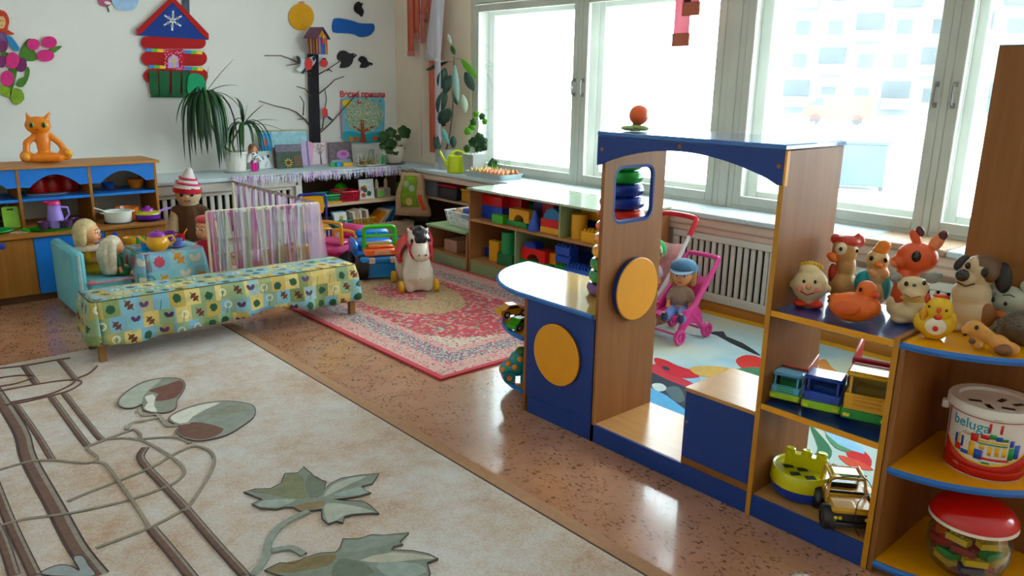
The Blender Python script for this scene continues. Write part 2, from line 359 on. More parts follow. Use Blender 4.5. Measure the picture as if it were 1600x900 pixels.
# ---- windows: double glazed, inner and outer sashes
FRAME = wall_mat('weathered_frame_paint', '#a9a9a0', '#c9c9c2'); HAND = M('#8f8f8c', .4, .1, metal=.6)
def window(name, y0, y1, ym, haze):
    r = sroot(name); zb, zt, ztr = SZ, 2.78, 2.27
    fr = B()
    fr.box(4.965, 5.24, y0, y0+.05, zb, zt, .004).box(4.965, 5.24, y1-.05, y1, zb, zt, .004).box(4.965, 5.24, y0+.05, y1-.05, zt-.05, zt).box(4.965, 5.24, y0+.05, y1-.05, zb, zb+.025)
    fr.box(4.955, 5.0, ym-.02, ym+.02, zb, zt, .004).box(5.12, 5.22, ym-.05, ym+.05, zb, zt, .004)
    fr.build('window_frame', FRAME, r)
    for a, b in ((y0+.05, ym-.02), (ym+.02, y1-.05)):
        for (xa, xb, w, nm) in ((4.958, 5.0, .062, 'inner_sash'), (5.14, 5.185, .085, 'outer_sash')):
            s_ = B(); z1 = ztr
            s_.box(xa, xb, a, a+w, zb+.025, z1, .005).box(xa, xb, b-w, b, zb+.025, z1, .005).box(xa, xb, a+w, b-w, zb+.025, zb+.03+w, .005).box(xa, xb, a+w, b-w, z1-w, z1, .005)
            s_.box(xa, xb, a, b, z1+.01, z1+.07, .005).box(xa, xb, a, b, zt-.11, zt-.05, .005).box(xa, xb, a, a+w, z1+.07, zt-.11).box(xa, xb, b-w, b, z1+.07, zt-.11)
            so = s_.build(nm, FRAME, r); xm = (xa+xb)/2
            gm = glass('window_glass', '#fbffff', haze if nm == 'inner_sash' else .015)
            B().box(xm-.002, xm+.002, a+w-.005, b-w+.005, zb+.03+w-.005, z1-w+.005).build('pane', gm, so)
            B().box(xm-.002, xm+.002, a+w-.005, b-w+.005, z1+.07, zt-.11).build('pane', gm, so)
        for ys in (a+.03, b-.03):
            if abs(ys-ym) < .2:
                h = B().tube([(4.958, ys, 1.47), (4.925, ys, 1.475), (4.92, ys, 1.53), (4.925, ys, 1.585), (4.958, ys, 1.59)], .006, 6).box(4.95, 4.96, ys-.012, ys+.012, 1.455, 1.485).box(4.95, 4.96, ys-.012, ys+.012, 1.575, 1.605)
                tag(h.build('handle', HAND, r), 'metal bracket handle')
    return r
window('window_1', 3.26, 6.18, 4.715, .02); window('window_2', .42, 3.185, 1.79, .02); window('window_3', -1.75, .36, -.7, .02)
struct(B().box(4.955, 5.26, 3.185, 3.26, SZ, 2.78, .006).box(4.955, 5.26, .36, .42, SZ, 2.78, .006).build('window_post', FRAME))
# ---- outside, seen faint and overexposed through the glass
SNOW = wall_mat('thawing_snow_ground', '#d9dcd8', '#f2f3f1')
struct(B().box(5.6, 260, -160, 200, -1.0, -.8).build('ground', SNOW))
# ============================================================ outside scenery
PALE = M('#5f6568', .8, .05); PGREY = M('#262e33', .8, .1); PGRN = M('#35504a', .8, .1)
def outdoors():
    c = D(1330, 60, 85); ang = math.atan2(c.y, c.x)
    r = thing('apartment_building', 'pale block of flats with grey balcony recesses seen through the window glass', 'building', (c.x, c.y, -.8), ang)
    B().box(0, 10, -25, 8, 0, 22).build('wall', PALE, r)
    rnd = random.Random(3)
    for i in range(6):
        for j in range(10):
            y = -22.5+j*3.0; z = 1.2+i*3.1
            if (i+j) % 3 == 0:
                bl = B().box(-1.2, -.02, y-1.2, y+1.2, z-.6, z+.4).build('balcony', PALE if rnd.random() < .6 else PGRN, r)
                B().box(-.3, .02, y-1.2, y+1.2, z+.4, z+2.0).build('balcony_recess', PGREY, bl)
            else:
                w_ = B().box(-.06, .02, y-.75, y+.75, z, z+1.5).build('window', PALE, r); B().box(-.09, -.05, y-.65, y+.65, z+.1, z+1.4).build('pane', PGREY if rnd.random() < .5 else PGRN, w_)
    c = D(1305, 185, 60)
    v = thing('parked_van', 'orange van parked in the yard seen through the window glass', 'van', (c.x, c.y, -.8), math.atan2(c.y, c.x)+pi/2)
    OR = M('#9a3a0c', .6, .05)
    B().prism([(-2.2, .35), (2.0, .35), (2.2, .8), (2.0, 1.2), (1.4, 1.95), (-2.1, 1.95), (-2.25, 1.4)], -.9, .9, 'y').build('body', OR, v)
    B().prism([(.9, 1.25), (1.75, 1.25), (1.3, 1.8), (.9, 1.8)], -.92, .92, 'y').build('side_window', PGREY, v)
    for x in (-1.4, 1.3):
        for y in (-.8, .8): B().cyl((x, y-.1, .35), (x, y+.1, .35), .35).build('wheel', DARK, v)
    c = D(1330, 262, 21)
    k = thing('waste_container', 'blue metal container in the yard seen through the window glass', 'container', (c.x, c.y, -.8), math.atan2(c.y, c.x)+pi/2)
    BLU = M('#143a6c', .6, .08)
    B().box(-.75, .75, -.5, .5, .1, 1.1, .03).build('body', BLU, k); B().box(-.8, .8, -.55, .55, 1.1, 1.16, .01).build('rim', BLU, k)
    for x in (-.7, .7):
        for y in (-.4, .4): B().box(x-.05, x+.05, y-.05, y+.05, 0, .12).build('foot', DARK, k)
    a = D(1205, 215, 34); b_ = D(1420, 215, 30)
    f = thing('yard_fence', 'white picket fence in the yard seen through the window glass', 'fence', (a.x, a.y, -.8), math.atan2(b_.y-a.y, b_.x-a.x)); L = (b_-a).length
    B().box(0, L, -.02, .02, .3, .38).build('rail', PALE, f); B().box(0, L, -.02, .02, .8, .88).build('rail', PALE, f)
    pk = B().box(-.05, .05, -.035, -.02, .1, 1.15).build('picket', PALE, f)
    for i in range(1, int(L/.42)): q = pk.copy(); COL.objects.link(q); q.parent = f; q.location.x = i*.42
outdoors()
# ============================================================ floor coverings
def carpet():
    x0, x1, y0, y1 = -1.6, 1.875, -1.2, 4.83
    r = thing('carpet', 'beige carpet with grey maple leaves and brown curving bars in front of the bench', 'carpet', (0, 0, 0))
    g = NT('beige_pile'); g.co(); n1 = g.noise(g.vec, 2.4, 5, .65); n2 = g.noise(g.vec, 120, 3, .8); n3 = g.noise(g.vec, 12, 5, .7)
    g.bump(n2, .5, .006); v = g.add(g.add(g.mul(n1, .7), g.mul(n3, .35)), g.mul(g.sub(n2, .5), .6))
    pile = g.done(g.ramp(v, [(.36, '#a4866e'), (.46, '#b49f8f'), (.56, '#beb2aa'), (.66, '#c6c2be')]), .95, Sheen_Weight=.3)
    B().box(x0, x1-.07, y0, y1, .001, .012, .003).build('pile', pile, r)
    tag(B().box(x1-.066, x1, y0, y1, .001, .011, .003).build('border', M('#a58168', .9, .1, bump=.4, scale=40), r), 'plain tan border strip')
    B().box(x1-.073, x1-.063, y0, y1, .001, .0125, .002).build('edge_line', M('#4a3430', .95, .1), r)
    zt = .0122; k = [0]
    def P(pts, ox, oy, s=4.0): return [tuple(Z(ox+a/s, oy+b/s, zt)[:2]) for a, b in pts]
    def inlay(nm, pts, col, ox, oy, sm=2, out=None):
        k[0] += 1; pl = [q[:2] for q in smooth_poly([(*p, 0) for p in P(pts, ox, oy)], sm)]; top = zt+.0012+.00012*k[0]
        o = B().prism(pl, zt-.002, top).build(nm, M(col, .95, .16, bump=.4, scale=26), r)
        if out: B().tube([(a, b, top-.001) for a, b in pl], .0028, 4, closed=True).build('outline', M(out, .95, .1), o)
        return o
    def band(nm, pts, w, col, ox, oy, off=0.0):
        k[0] += 1; top = zt+.0012+.00012*k[0]; c = smooth_poly([(*p, 0) for p in P(pts, ox, oy)], 5, False)
        b_ = B(); Np = len(c); n = len(b_.v)
        for i, p in enumerate(c):
            a = Vector(c[max(0, i-1)]); d = Vector(c[min(Np-1, i+1)])-a; nn = Vector((-d.y, d.x, 0)).normalized()*w/2
            for sgn, hh in ((-1, zt-.002), (-1, top), (1, top), (1, zt-.002)): q = Vector(p)+nn*(sgn+2*off/w); b_.v.append((q.x, q.y, hh))
        for i in range(Np-1):
            for j in range(3): b_.face(n+4*i+j, n+4*i+4+j, n+4*i+5+j, n+4*i+1+j)
        o = b_.build(nm, M(col, .95, .18, bump=.4, scale=40), r)
        return o
    BR = '#6e564d'; GR = '#8e8479'; ED = '#4c3a37'
    def bar(pts, w, ox, oy): band('bar_edge', pts, w*1.25, ED, ox, oy); band('bar', pts, w*.8, BR, ox, oy); band('bar_highlight', pts, w*.3, '#8f887f', ox, oy, w*.34)
    bar([(-160, 460), (0, 690), (130, 900), (180, 1070), (350, 1380), (480, 1620), (620, 1800)], .050, 0, 450)
    for pts, w in (([(100, 730), (220, 900), (330, 1080)], .022), ([(320, 680), (480, 900), (550, 990)], .024), ([(400, 660), (590, 900), (640, 950)], .022), ([(150, 490), (230, 600)], .026), ([(370, 450), (480, 580)], .022), ([(-60, 1150), (60, 1460), (220, 1800)], .030), ([(-100, 1400), (0, 1540), (90, 1800)], .028)): bar(pts, w, 0, 450)
    bar([(950, 610), (1060, 740), (1190, 900), (1300, 1040)], .030, 0, 675); bar([(910, 100), (878, 160), (925, 230), (1030, 340), (1160, 480), (1340, 690), (1530, 900)], .026, 0, 675)
    for pts in ([(-40, 250), (180, 190), (340, 180), (540, 198), (610, 165), (545, 105), (610, 70), (700, 45), (870, 52), (1050, 145), (1150, 235), (1120, 300), (1030, 350), (800, 430), (450, 510), (150, 550), (-40, 605)], [(540, 195), (650, 200), (740, 310), (840, 450), (935, 600)], [(420, 440), (560, 380), (740, 310), (960, 220), (1060, 160), (1200, 95), (1290, 110), (1340, 165), (1310, 270), (1180, 470), (1130, 500), (940, 600), (600, 730)], [(870, 50), (1000, 38), (1110, 40), (1190, 75)], [(560, 90), (800, 0), (840, -10), (880, 20), (870, 50)]): band('scroll_line', pts, .013, GR, 0, 675)
    for pts in ([(-30, 655), (60, 635), (240, 603), (380, 582), (470, 578), (510, 592), (470, 625), (400, 655), (200, 705), (40, 735)], [(-30, 570), (90, 552), (190, 550), (200, 565), (100, 600), (-20, 620)], [(60, 720), (300, 670), (440, 610), (470, 580)], [(-30, 508), (150, 488), (370, 450), (440, 440)], [(490, 565), (560, 535), (610, 490)]): band('scroll_line', pts, .008, '#6b4f49', 0, 450)
    LG, MG, DG, BN, OL, WH = '#aeb0a6', '#8d918a', '#6f746b', '#6a4238', '#85805f', '#d5d2c9'
    inlay('leaf_motif', [(735, 725), (790, 655), (900, 592), (1030, 568), (1130, 575), (1158, 615), (1140, 660), (1108, 705), (1100, 755), (1050, 783), (960, 787), (895, 768), (890, 735), (840, 755), (775, 757)], '#8a8a80', 0, 450, 3, '#5e4a48')
    inlay('leaf_tint', [(745, 722), (790, 662), (900, 600), (1010, 575), (960, 620), (930, 645), (895, 690), (885, 725), (840, 748), (780, 750)], LG, 0, 450)
    inlay('leaf_tint', [(930, 648), (1040, 612), (1125, 582), (1150, 615), (1135, 655), (1090, 695), (1010, 712), (968, 708), (990, 668)], '#6d4a43', 0, 450)
    inlay('leaf_tint', [(905, 690), (950, 672), (972, 690), (963, 740), (985, 778), (950, 780), (902, 757), (925, 725)], WH, 0, 450)
    inlay('leaf_motif', [(1055, 825), (1110, 780), (1250, 732), (1400, 714), (1530, 725), (1592, 752), (1585, 815), (1500, 880), (1420, 925), (1330, 950), (1240, 962), (1150, 945), (1098, 905), (1130, 868), (1085, 855)], '#8e918a', 0, 450, 3, '#5e4a48')
    inlay('leaf_tint', [(1065, 822), (1115, 785), (1250, 740), (1380, 722), (1290, 765), (1205, 812), (1175, 845), (1120, 855)], WH, 0, 450)
    inlay('leaf_tint', [(1180, 850), (1270, 850), (1400, 890), (1330, 940), (1240, 955), (1150, 938), (1108, 905), (1135, 868)], '#6e5148', 0, 450)
    inlay('leaf_tint', [(1205, 815), (1310, 780), (1430, 740), (1570, 750), (1480, 790), (1380, 800), (1300, 800)], OL.replace('85805f', '87877a'), 0, 450)
    for pts in ([(870, 758), (900, 800), (985, 798), (1025, 840), (1060, 868), (1190, 850)], [(790, 890), (830, 850), (900, 835), (1000, 812)]): band('leaf_stem', pts, .018, '#a09a8e', 0, 450)
    m3 = [(-75, 385), (-10, 368), (90, 365), (160, 332), (180, 270), (262, 266), (300, 226), (345, 268), (375, 300), (438, 320), (425, 372), (470, 330), (530, 300), (600, 288), (650, 280), (768, 270), (728, 332), (662, 350), (680, 375), (718, 390), (640, 412), (560, 425), (490, 432), (560, 440), (665, 442), (710, 465), (768, 520), (690, 520), (600, 528), (552, 542), (545, 578), (500, 568), (450, 586), (415, 550), (412, 492), (350, 500), (280, 506), (235, 480), (180, 480), (130, 492), (30, 487), (-25, 460), (40, 432)]
    inlay('leaf_motif', m3, '#83887f', 400, 675, 1, '#57433f')
    inlay('leaf_tint', [(-40, 383), (90, 372), (165, 338), (185, 280), (262, 274), (300, 300), (300, 360), (320, 420), (200, 425), (90, 400)], '#7b7b64', 400, 675)
    inlay('leaf_tint', [(425, 415), (475, 345), (590, 298), (690, 288), (600, 330), (500, 380)], LG, 400, 675); inlay('leaf_tint', [(425, 500), (440, 460), (480, 455), (600, 470), (740, 510), (600, 520), (545, 535), (510, 560), (450, 575)], LG, 400, 675)
    inlay('leaf_tint', [(240, 478), (330, 450), (430, 445), (410, 480), (330, 496), (280, 500)], '#86745c', 400, 675); inlay('leaf_tint', [(0, 470), (60, 438), (250, 432), (180, 470), (80, 482)], '#9ba39c', 400, 675); inlay('leaf_tint', [(305, 350), (320, 300), (345, 275), (430, 325), (415, 400), (340, 420)], '#70766b', 400, 675)
    inlay('leaf_tint', [(480, 405), (640, 355), (700, 388), (600, 410)], '#98a19b', 400, 675)
    m4 = [(55, 878), (150, 830), (240, 836), (300, 800), (400, 770), (500, 764), (528, 740), (545, 680), (640, 682), (720, 655), (800, 658), (955, 643), (898, 700), (918, 715), (860, 728), (845, 750), (980, 755), (1080, 775), (1138, 805), (1070, 830), (1088, 900), (1050, 960), (900, 1000), (600, 1010), (450, 960), (250, 930), (130, 905)]
    inlay('leaf_motif', m4, '#7f857c', 400, 675, 1, '#57433f')
    inlay('leaf_tint', [(80, 878), (160, 838), (300, 806), (480, 775), (500, 800), (450, 850), (300, 880), (150, 898)], '#7d6e55', 400, 675); inlay('leaf_tint', [(540, 765), (560, 690), (720, 665), (900, 655), (870, 700), (720, 745)], '#868d85', 400, 675)
    inlay('leaf_tint', [(650, 815), (850, 765), (1060, 785), (1110, 805), (1000, 812), (800, 830)], '#b3aea1', 400, 675); inlay('leaf_tint', [(520, 810), (640, 820), (740, 890), (560, 960), (470, 900)], '#6b7266', 400, 675); inlay('leaf_tint', [(770, 830), (1000, 835), (1070, 890), (900, 930), (780, 890)], '#939c96', 400, 675)
    for pts in ([(-20, 905), (60, 800), (85, 690), (150, 600), (240, 545), (330, 503)], [(100, 752), (220, 735), (300, 776)]): band('leaf_stem', pts, .024, '#8f948c', 400, 675)
    inlay('leaf_motif', [(460, 800), (520, 790), (560, 850), (600, 905), (520, 920), (260, 905), (350, 850), (440, 850), (500, 880)], '#94999a', 0, 675, 3, '#57433f')
carpet()
def red_rug():
    x0, x1, y0, y1 = 2.33, 3.97, 3.15, 6.42; cx, cy, hx, hy = (x0+x1)/2, (y0+y1)/2, (x1-x0)/2, (y1-y0)/2
    r = thing('oriental_rug', 'red oriental rug with floral borders in front of the block shelves', 'rug', (cx, cy, 0))
    g = NT('oriental_rug_print'); x, y, z = g.co(); ax = g.m('ABSOLUTE', x); ay = g.m('ABSOLUTE', y)
    d = g.m('MINIMUM', g.sub(hx, ax), g.sub(hy, ay))
    wob = g.mul(g.sub(g.noise(g.vec, 26, 3), .5), .06)
    v1 = g.voro(g.vec, 21); v2 = g.voro(g.vec, 46); vr = g.voro(g.vec, 46, 1); fine = g.noise(g.vec, 70, 3, .7)
    sep = g.node('ShaderNodeSeparateXYZ'); g.t.links.new(vr, sep.inputs[0]); rnd = sep.outputs[0]
    flor = g.ramp(rnd, [(0, '#b32c44'), (.3, '#c98d86'), (.48, '#b8ab92'), (.62, '#4c4a63'), (.74, '#8a8a62'), (.86, '#c63d55')], True)
    fieldc = g.mix(g.mul(g.gt(v1, .42), .9), '#a8283c', flor)
    navy = g.mix(g.lt(v2, .38), g.mix(g.gt(fine, .52), '#5b5570', '#cdbfae'), flor)
    pink = g.mix(g.lt(v2, .34), g.mix(g.gt(fine, .55), '#c08f8a', '#cdb2a4'), flor)
    # medallion
    e = g.m('SQRT', g.add(g.m('POWER', g.m('DIVIDE', x, .52), 2), g.m('POWER', g.m('DIVIDE', y, .92), 2)))
    e = g.add(e, g.mul(wob, 2.4))
    beige = g.mix(g.lt(v2, .36), g.mix(g.gt(fine, .5), '#9c8560', '#b39c77'), flor)
    fieldc = g.mix(g.lt(e, .72), fieldc, beige); fieldc = g.mix(g.lt(e, .3), fieldc, g.mix(g.gt(v2, .3), '#a8283c', flor))
    corner = g.gt(e, 1.36); fieldc = g.mix(corner, fieldc, g.mix(g.lt(v2, .4), g.mix(g.gt(fine, .5), '#cbbfae', '#b9a595'), flor))
    dw = g.add(d, g.mul(wob, .25)); c = g.mix(g.gt(dw, .36), pink, fieldc)
    c = g.mix(g.lt(dw, .30), c, navy); c = g.mix(g.lt(dw, .16), c, pink); c = g.mix(g.lt(d, .035), c, '#b3213c')
    g.bump(fine, .5, .005)
    B().box(-hx, hx, -hy, hy, .001, .011, .003).build('pile', g.done(c, .95, Sheen_Weight=.2), r)
    e_ = B().tube([(-hx, -hy, .006), (hx, -hy, .006), (hx, hy, .006), (-hx, hy, .006)], .007, 6, closed=True)
    e_.build('bound_edge', cloth('#b3213c'), r)
red_rug()
def play_rug():
    x0, x1, y0, y1 = 2.9, 4.52, .35, 3.02
    r = thing('play_rug', 'pale blue children\'s rug printed with cars below the radiator grilles', 'rug', (0, 0, 0))
    g = NT('play_rug_print'); x, y, z = g.co(); n = g.noise(g.vec, 1.6, 3); f = g.noise(g.vec, 150, 2); g.bump(f, .4, .004)
    base = g.done(g.ramp(n, [(.35, '#9fb9c3'), (.47, '#b9c9c9'), (.6, '#c6c8b9')]), .95)
    B().box(x0, x1, y0, y1, .001, .011, .003).build('pile', base, r)
    B().box(x1-.005, x1+.1, y0, y1+.05, .0008, .006, .002).build('yellow_edge', M('#c99a3a', .9, .1), r)
    zt = .0112; k = [0]
    def inl(nm, pts, col, sm=3):
        k[0] += 1; pl = [tuple(Z(a, b, zt)[:2]) for a, b in pts]
        if sm > 1: pl = [q[:2] for q in smooth_poly([(*p, 0) for p in pl], sm)]
        return B().prism(pl, zt-.002, zt+.0008+.0001*k[0]).build(nm, M(col, .95, .1, bump=.3, scale=40), r)
    inl('printed_road', [(1010, 578), (1060, 590), (1120, 625), (1080, 660), (1000, 600)], '#2c3440', 2)
    inl('printed_stripe', [(1012, 570), (1045, 572), (1090, 600), (1075, 606), (1015, 580)], '#b4404a', 2)
    inl('printed_stripe', [(1025, 565), (1060, 570), (1095, 592), (1085, 600), (1040, 576)], '#8db6cd', 2)
    inl('printed_car', [(1022, 560), (1038, 562), (1060, 572), (1085, 580), (1092, 590), (1060, 590), (1030, 575)], '#b5363d')
    inl('printed_car_window', [(1034, 572), (1044, 574), (1046, 579), (1038, 578)], '#26344a', 2)
    inl('printed_hill', [(1078, 575), (1110, 572), (1150, 578), (1190, 595), (1140, 590), (1095, 588)], '#c5a56b')
    inl('printed_leaf', [(1150, 562), (1165, 555), (1185, 558), (1200, 570), (1195, 580), (1170, 580), (1155, 572)], '#c0433f'); inl('printed_leaf', [(1140, 580), (1180, 574), (1210, 585), (1200, 600), (1165, 590)], '#4f7a5c')
    inl('printed_wheel', [(1020, 600), (1034, 600), (1042, 608), (1030, 612), (1020, 606)], '#c9d2d2'); inl('printed_tyre', [(1040, 608), (1060, 605), (1070, 625), (1055, 628)], '#56666b')
    inl('printed_pond', [(1015, 605), (1070, 640), (1070, 660), (1010, 640)], '#6ea7cf', 2)
    inl('printed_stroke', [(1107, 520), (1130, 518), (1135, 526), (1160, 536), (1188, 555), (1176, 552), (1140, 535), (1120, 524)], '#222a30', 2)
    # the part under the truck shelf: leaves and fruit
    inl('printed_leaf', [(1265, 665), (1280, 678), (1300, 705), (1290, 722), (1270, 715), (1278, 700)], '#3f6f52'); inl('printed_fruit', [(1322, 706), (1345, 702), (1362, 720), (1355, 735), (1335, 724)], '#bb3a3a'); inl('printed_fruit', [(1310, 712), (1340, 720), (1365, 735), (1330, 730)], '#c75a49')
    inl('printed_leaf', [(1290, 678), (1318, 690), (1330, 706), (1305, 700)], '#5f8a68'); inl('printed_stripe', [(1285, 670), (1320, 685), (1345, 698), (1350, 710), (1310, 695)], '#9cc3df', 2); inl('printed_leaf', [(1300, 725), (1325, 735), (1355, 745), (1320, 748)], '#3f6f52')
    inl('printed_animal', [(1278, 566), (1290, 562), (1300, 575), (1322, 590), (1335, 605), (1310, 600), (1285, 582)], '#c98f5c')
play_rug()
# ============================================================ partition play unit
BLUE = M('#0a387a', .48, .05); BEDGE = M('#1d68ad', .35, .04, coat=.2); YEL = M('#e0a012', .45, .04); SHELFB = M('#1b356f', .28, .05, coat=.3)
LIGHTW = wood_mat('pale_glossy_laminate', '#a87c56', '#c49a70', 1, rough=.22)
CAPM = M('#8a5a3a', .5, .1)
def partition():
    xf, xb = 2.41, 2.81
    r = thing('play_partition', 'long blue and wood play unit with yellow discs, arched top and toy shelves', 'shelf unit', (2.41, 2.57, 0))
    def add(b, nm, m, par=None, **k):
        mk = 0; b.xf(0, Matrix.Translation((-2.41, -2.57, 0))); return b.build(nm, m, par or r, **k)
    add(B().box(xf, xf+.018, .905, 2.56, 0, .085, .002), 'plinth', BLUE)
    add(B().box(xf+.01, xb, .905, 2.57, .068, .086, .002), 'deck', LIGHTW)
    add(B().box(xf-.002, xb, 2.572, 2.592, 0, .572, .002), 'side_panel', WOODZ)
    add(B().box(xf, xf+.02, 2.135, 2.572, .086, .572, .002), 'front_panel', BLUE)
    def disc(c, ax, rad, th, m1, m2):
        pr = [(0, 0), (rad-.004, 0), (rad, .004), (rad, th-.004), (rad-.004, th), (0, th)]
        b = B().mat(0).lathe(pr, n=40)
        b.mi = [1 if max(b.v[i][2] for i in f) >= th-.001 and min(b.v[i][2] for i in f) > th-.005 else 0 for f in b.f]
        b.xf(0, Matrix.Translation(c) @ Matrix.Rotation(-pi/2 if ax == 'x' else pi/2, 4, 'Y' if ax == 'x' else 'X')); return add(b, 'disc', [m1, m2])
    disc((xf, 2.36, .352), 'x', .146, .018, M('#8a5633', .5, .08), YEL)
    # tall panel with the rounded window
    def pane_panel(y0, y1):
        b = B(); r_, (ha, hb, hc, hd), cx = .05, (2.475, 2.735, .985, 1.222), 2.605
        L = [(cx, 0), (cx, hc)]+arc(ha+r_, hc+r_, r_, 1.5*pi, pi, 5)+arc(ha+r_, hd-r_, r_, pi, pi/2, 5)+[(cx, hd), (cx, 1.335), (xf, 1.335), (xf, 0)]
        R_ = [(cx, 0), (cx, hc)]+arc(hb-r_, hc+r_, r_, 1.5*pi, 2*pi, 5)+arc(hb-r_, hd-r_, r_, 0, pi/2, 5)+[(cx, hd), (cx, 1.335), (xb, 1.335), (xb, 0)]
        return b.prism(L, y0, y1, 'y').prism(R_, y0, y1, 'y')
    add(pane_panel(2.125, 2.143), 'upright_panel', WOODZ)
    rim = [(p[0], p[1]) for p in rrect(2.475, 2.735, .985, 1.222, .05, 5)]
    add(B().tube([(a, 2.134, c) for a, c in rim], .011, 6, closed=True), 'window_rim', BLUE)
    disc((2.63, 2.125, .682), 'y', .142, .03, SHELFB, YEL)
    add(B().box(xf, xb, 1.33, 1.348, .0, 1.352, .002), 'upright_panel', WOODZ)
    add(B().box(xf, xb, .89, .908, .0, .812, .002), 'upright_panel', WOODZ)
    # arched valance and top board
    n = 20; po = [(2.155, 1.352), (2.155, 1.235)]+[(2.14-(2.14-1.345)*i/n, 1.237+.082*sin(pi*i/n)**.8) for i in range(n+1)]+[(1.326, 1.237), (1.326, 1.352)]
    add(B().prism(po, xf-.02, xf-.002, 'x'), 'arched_valance', BLUE)
    add(B().box(xf-.02, xf-.001, 1.318, 1.3255, 1.236, 1.352), 'edge_band', YEL)
    add(B().box(xf-.02, xb+.005, 1.326, 2.16, 1.353, 1.371, .003), 'top_board', M('#2b63a8', .16, .03, coat=.6))
    for y, z in ((2.13, 1.30), (1.75, 1.337), (1.345, 1.30)): add(B().cyl((xf-.021, y, z), (xf-.0195, y, z), .008, n=10), 'screw_cap', CAPM)
    for (y, z, x) in ((2.124, .28, xf+.03), (2.124, .12, xf+.02), (2.124, .5, xb-.02), (2.124, .2, xb-.02)): add(B().cyl((x, y, z), (x, y+.002, z), .006, n=8), 'screw_cap', CAPM)
    # counter with the round end, and the round shelves below it
    ct = [(xf-.015, 2.144), (2.80, 2.144), (2.80, 2.16), (2.89, 2.36)]+arc(2.89, 2.6, .485, pi/2, pi, 14)
    add(B().prism(ct, .574, .594), 'counter_top', M('#c9a25e', .12, .04, coat=.5)); add(B().tube([(a, c, .584) for a, c in ct[1:]+[ct[0]]], .0115, 6), 'edge_band', BEDGE)
    for z in (.375, .105):
        sh = [(xb, 2.592)]+arc(xb, 2.592, .40, pi/2, pi, 12)
        s_ = add(B().prism(sh, z-.018, z), 'round_shelf', M('#c98f1e', .16, .04, coat=.5)); add(B().tube([(a, c, z-.009) for a, c in sh[1:]], .0115, 6), 'edge_band', BEDGE, s_)
    add(B().box(xb-.018, xb, 2.592, 2.99, 0, .374, .002), 'back_panel', WOODZ); add(B().box(xb-.018, xb, 2.592, 2.99, .376, .573, .002), 'back_panel', WOODZ)
    # box seat
    add(B().box(xf+.004, xf+.02, 1.349, 1.655, .115, .395, .002), 'seat_front', BLUE); add(B().box(xf+.022, 2.74, 1.637, 1.655, .087, .395, .002), 'seat_side', WOODZ)
    add(B().box(xf, 2.745, 1.35, 1.66, .396, .412, .002), 'seat_top', LIGHTW); add(B().box(xf+.005, xf+.02, 1.349, 1.655, .087, .114), 'seat_rail', WOODY); add(B().cyl((xf+.003, 1.64, .27), (xf+.0045, 1.64, .27), .006, n=8), 'screw_cap', CAPM)
    # toy shelves
    for z in (.80, .45):
        s_ = add(B().box(xf+.006, xb, .909, 1.329, z-.018, z, .001), 'shelf', SHELFB); add(B().box(xf, xf+.005, .909, 1.329, z-.019, z+.001), 'edge_band', YEL, s_)
    for (y, z0, z1) in ((1.339, .0, 1.24), (.899, 0, .812)): add(B().box(xf-.002, xf-.0002, y-.009, y+.009, z0, z1), 'edge_band', M('#b98645', .4, .05))
    return r
partition()
def corner_unit():
    x0, y0 = 2.41, .888; c = (2.84, y0); R_ = .43
    r = thing('corner_shelf', 'wooden corner unit with rounded yellow shelves and tall back board', 'shelf unit', (2.84, .888, 0))
    def add(b, nm, m, par=None, **k): b.xf(0, Matrix.Translation((-2.84, -.888, 0))); return b.build(nm, m, par or r, **k)
    add(B().box(2.842, 2.86, .40, .889, 0, 1.69, .002), 'back_board', WOODZ); add(B().box(2.842, 2.86, .40, .889, 1.69, 1.694), 'edge_band', M('#6d6f78', .4))
    add(B().box(x0, 2.84, .870, .888, 0, .782, .002), 'side_panel', WOODZ)
    YS = M('#dfa321', .2, .04, coat=.4)
    for z in (.80, .385, .045):
        sh = [(2.84, .869 if z < .8 else .888)]+arc(2.84, .869 if z < .8 else .888, R_, pi, 1.5*pi, 16)
        s_ = add(B().prism(sh, z-.018, z), 'round_shelf', YS); add(B().tube([(a, d, z-.009) for a, d in sh[1:]], .012, 6), 'edge_band', BEDGE, s_)
    add(B().prism([(2.84, .869)]+arc(2.84, .869, .38, pi, 1.5*pi, 12), 0, .026), 'plinth', BLUE)
    add(B().cyl((2.8405, .80, .985), (2.843, .80, .985), .008, n=10), 'screw_cap', CAPM)
corner_unit()
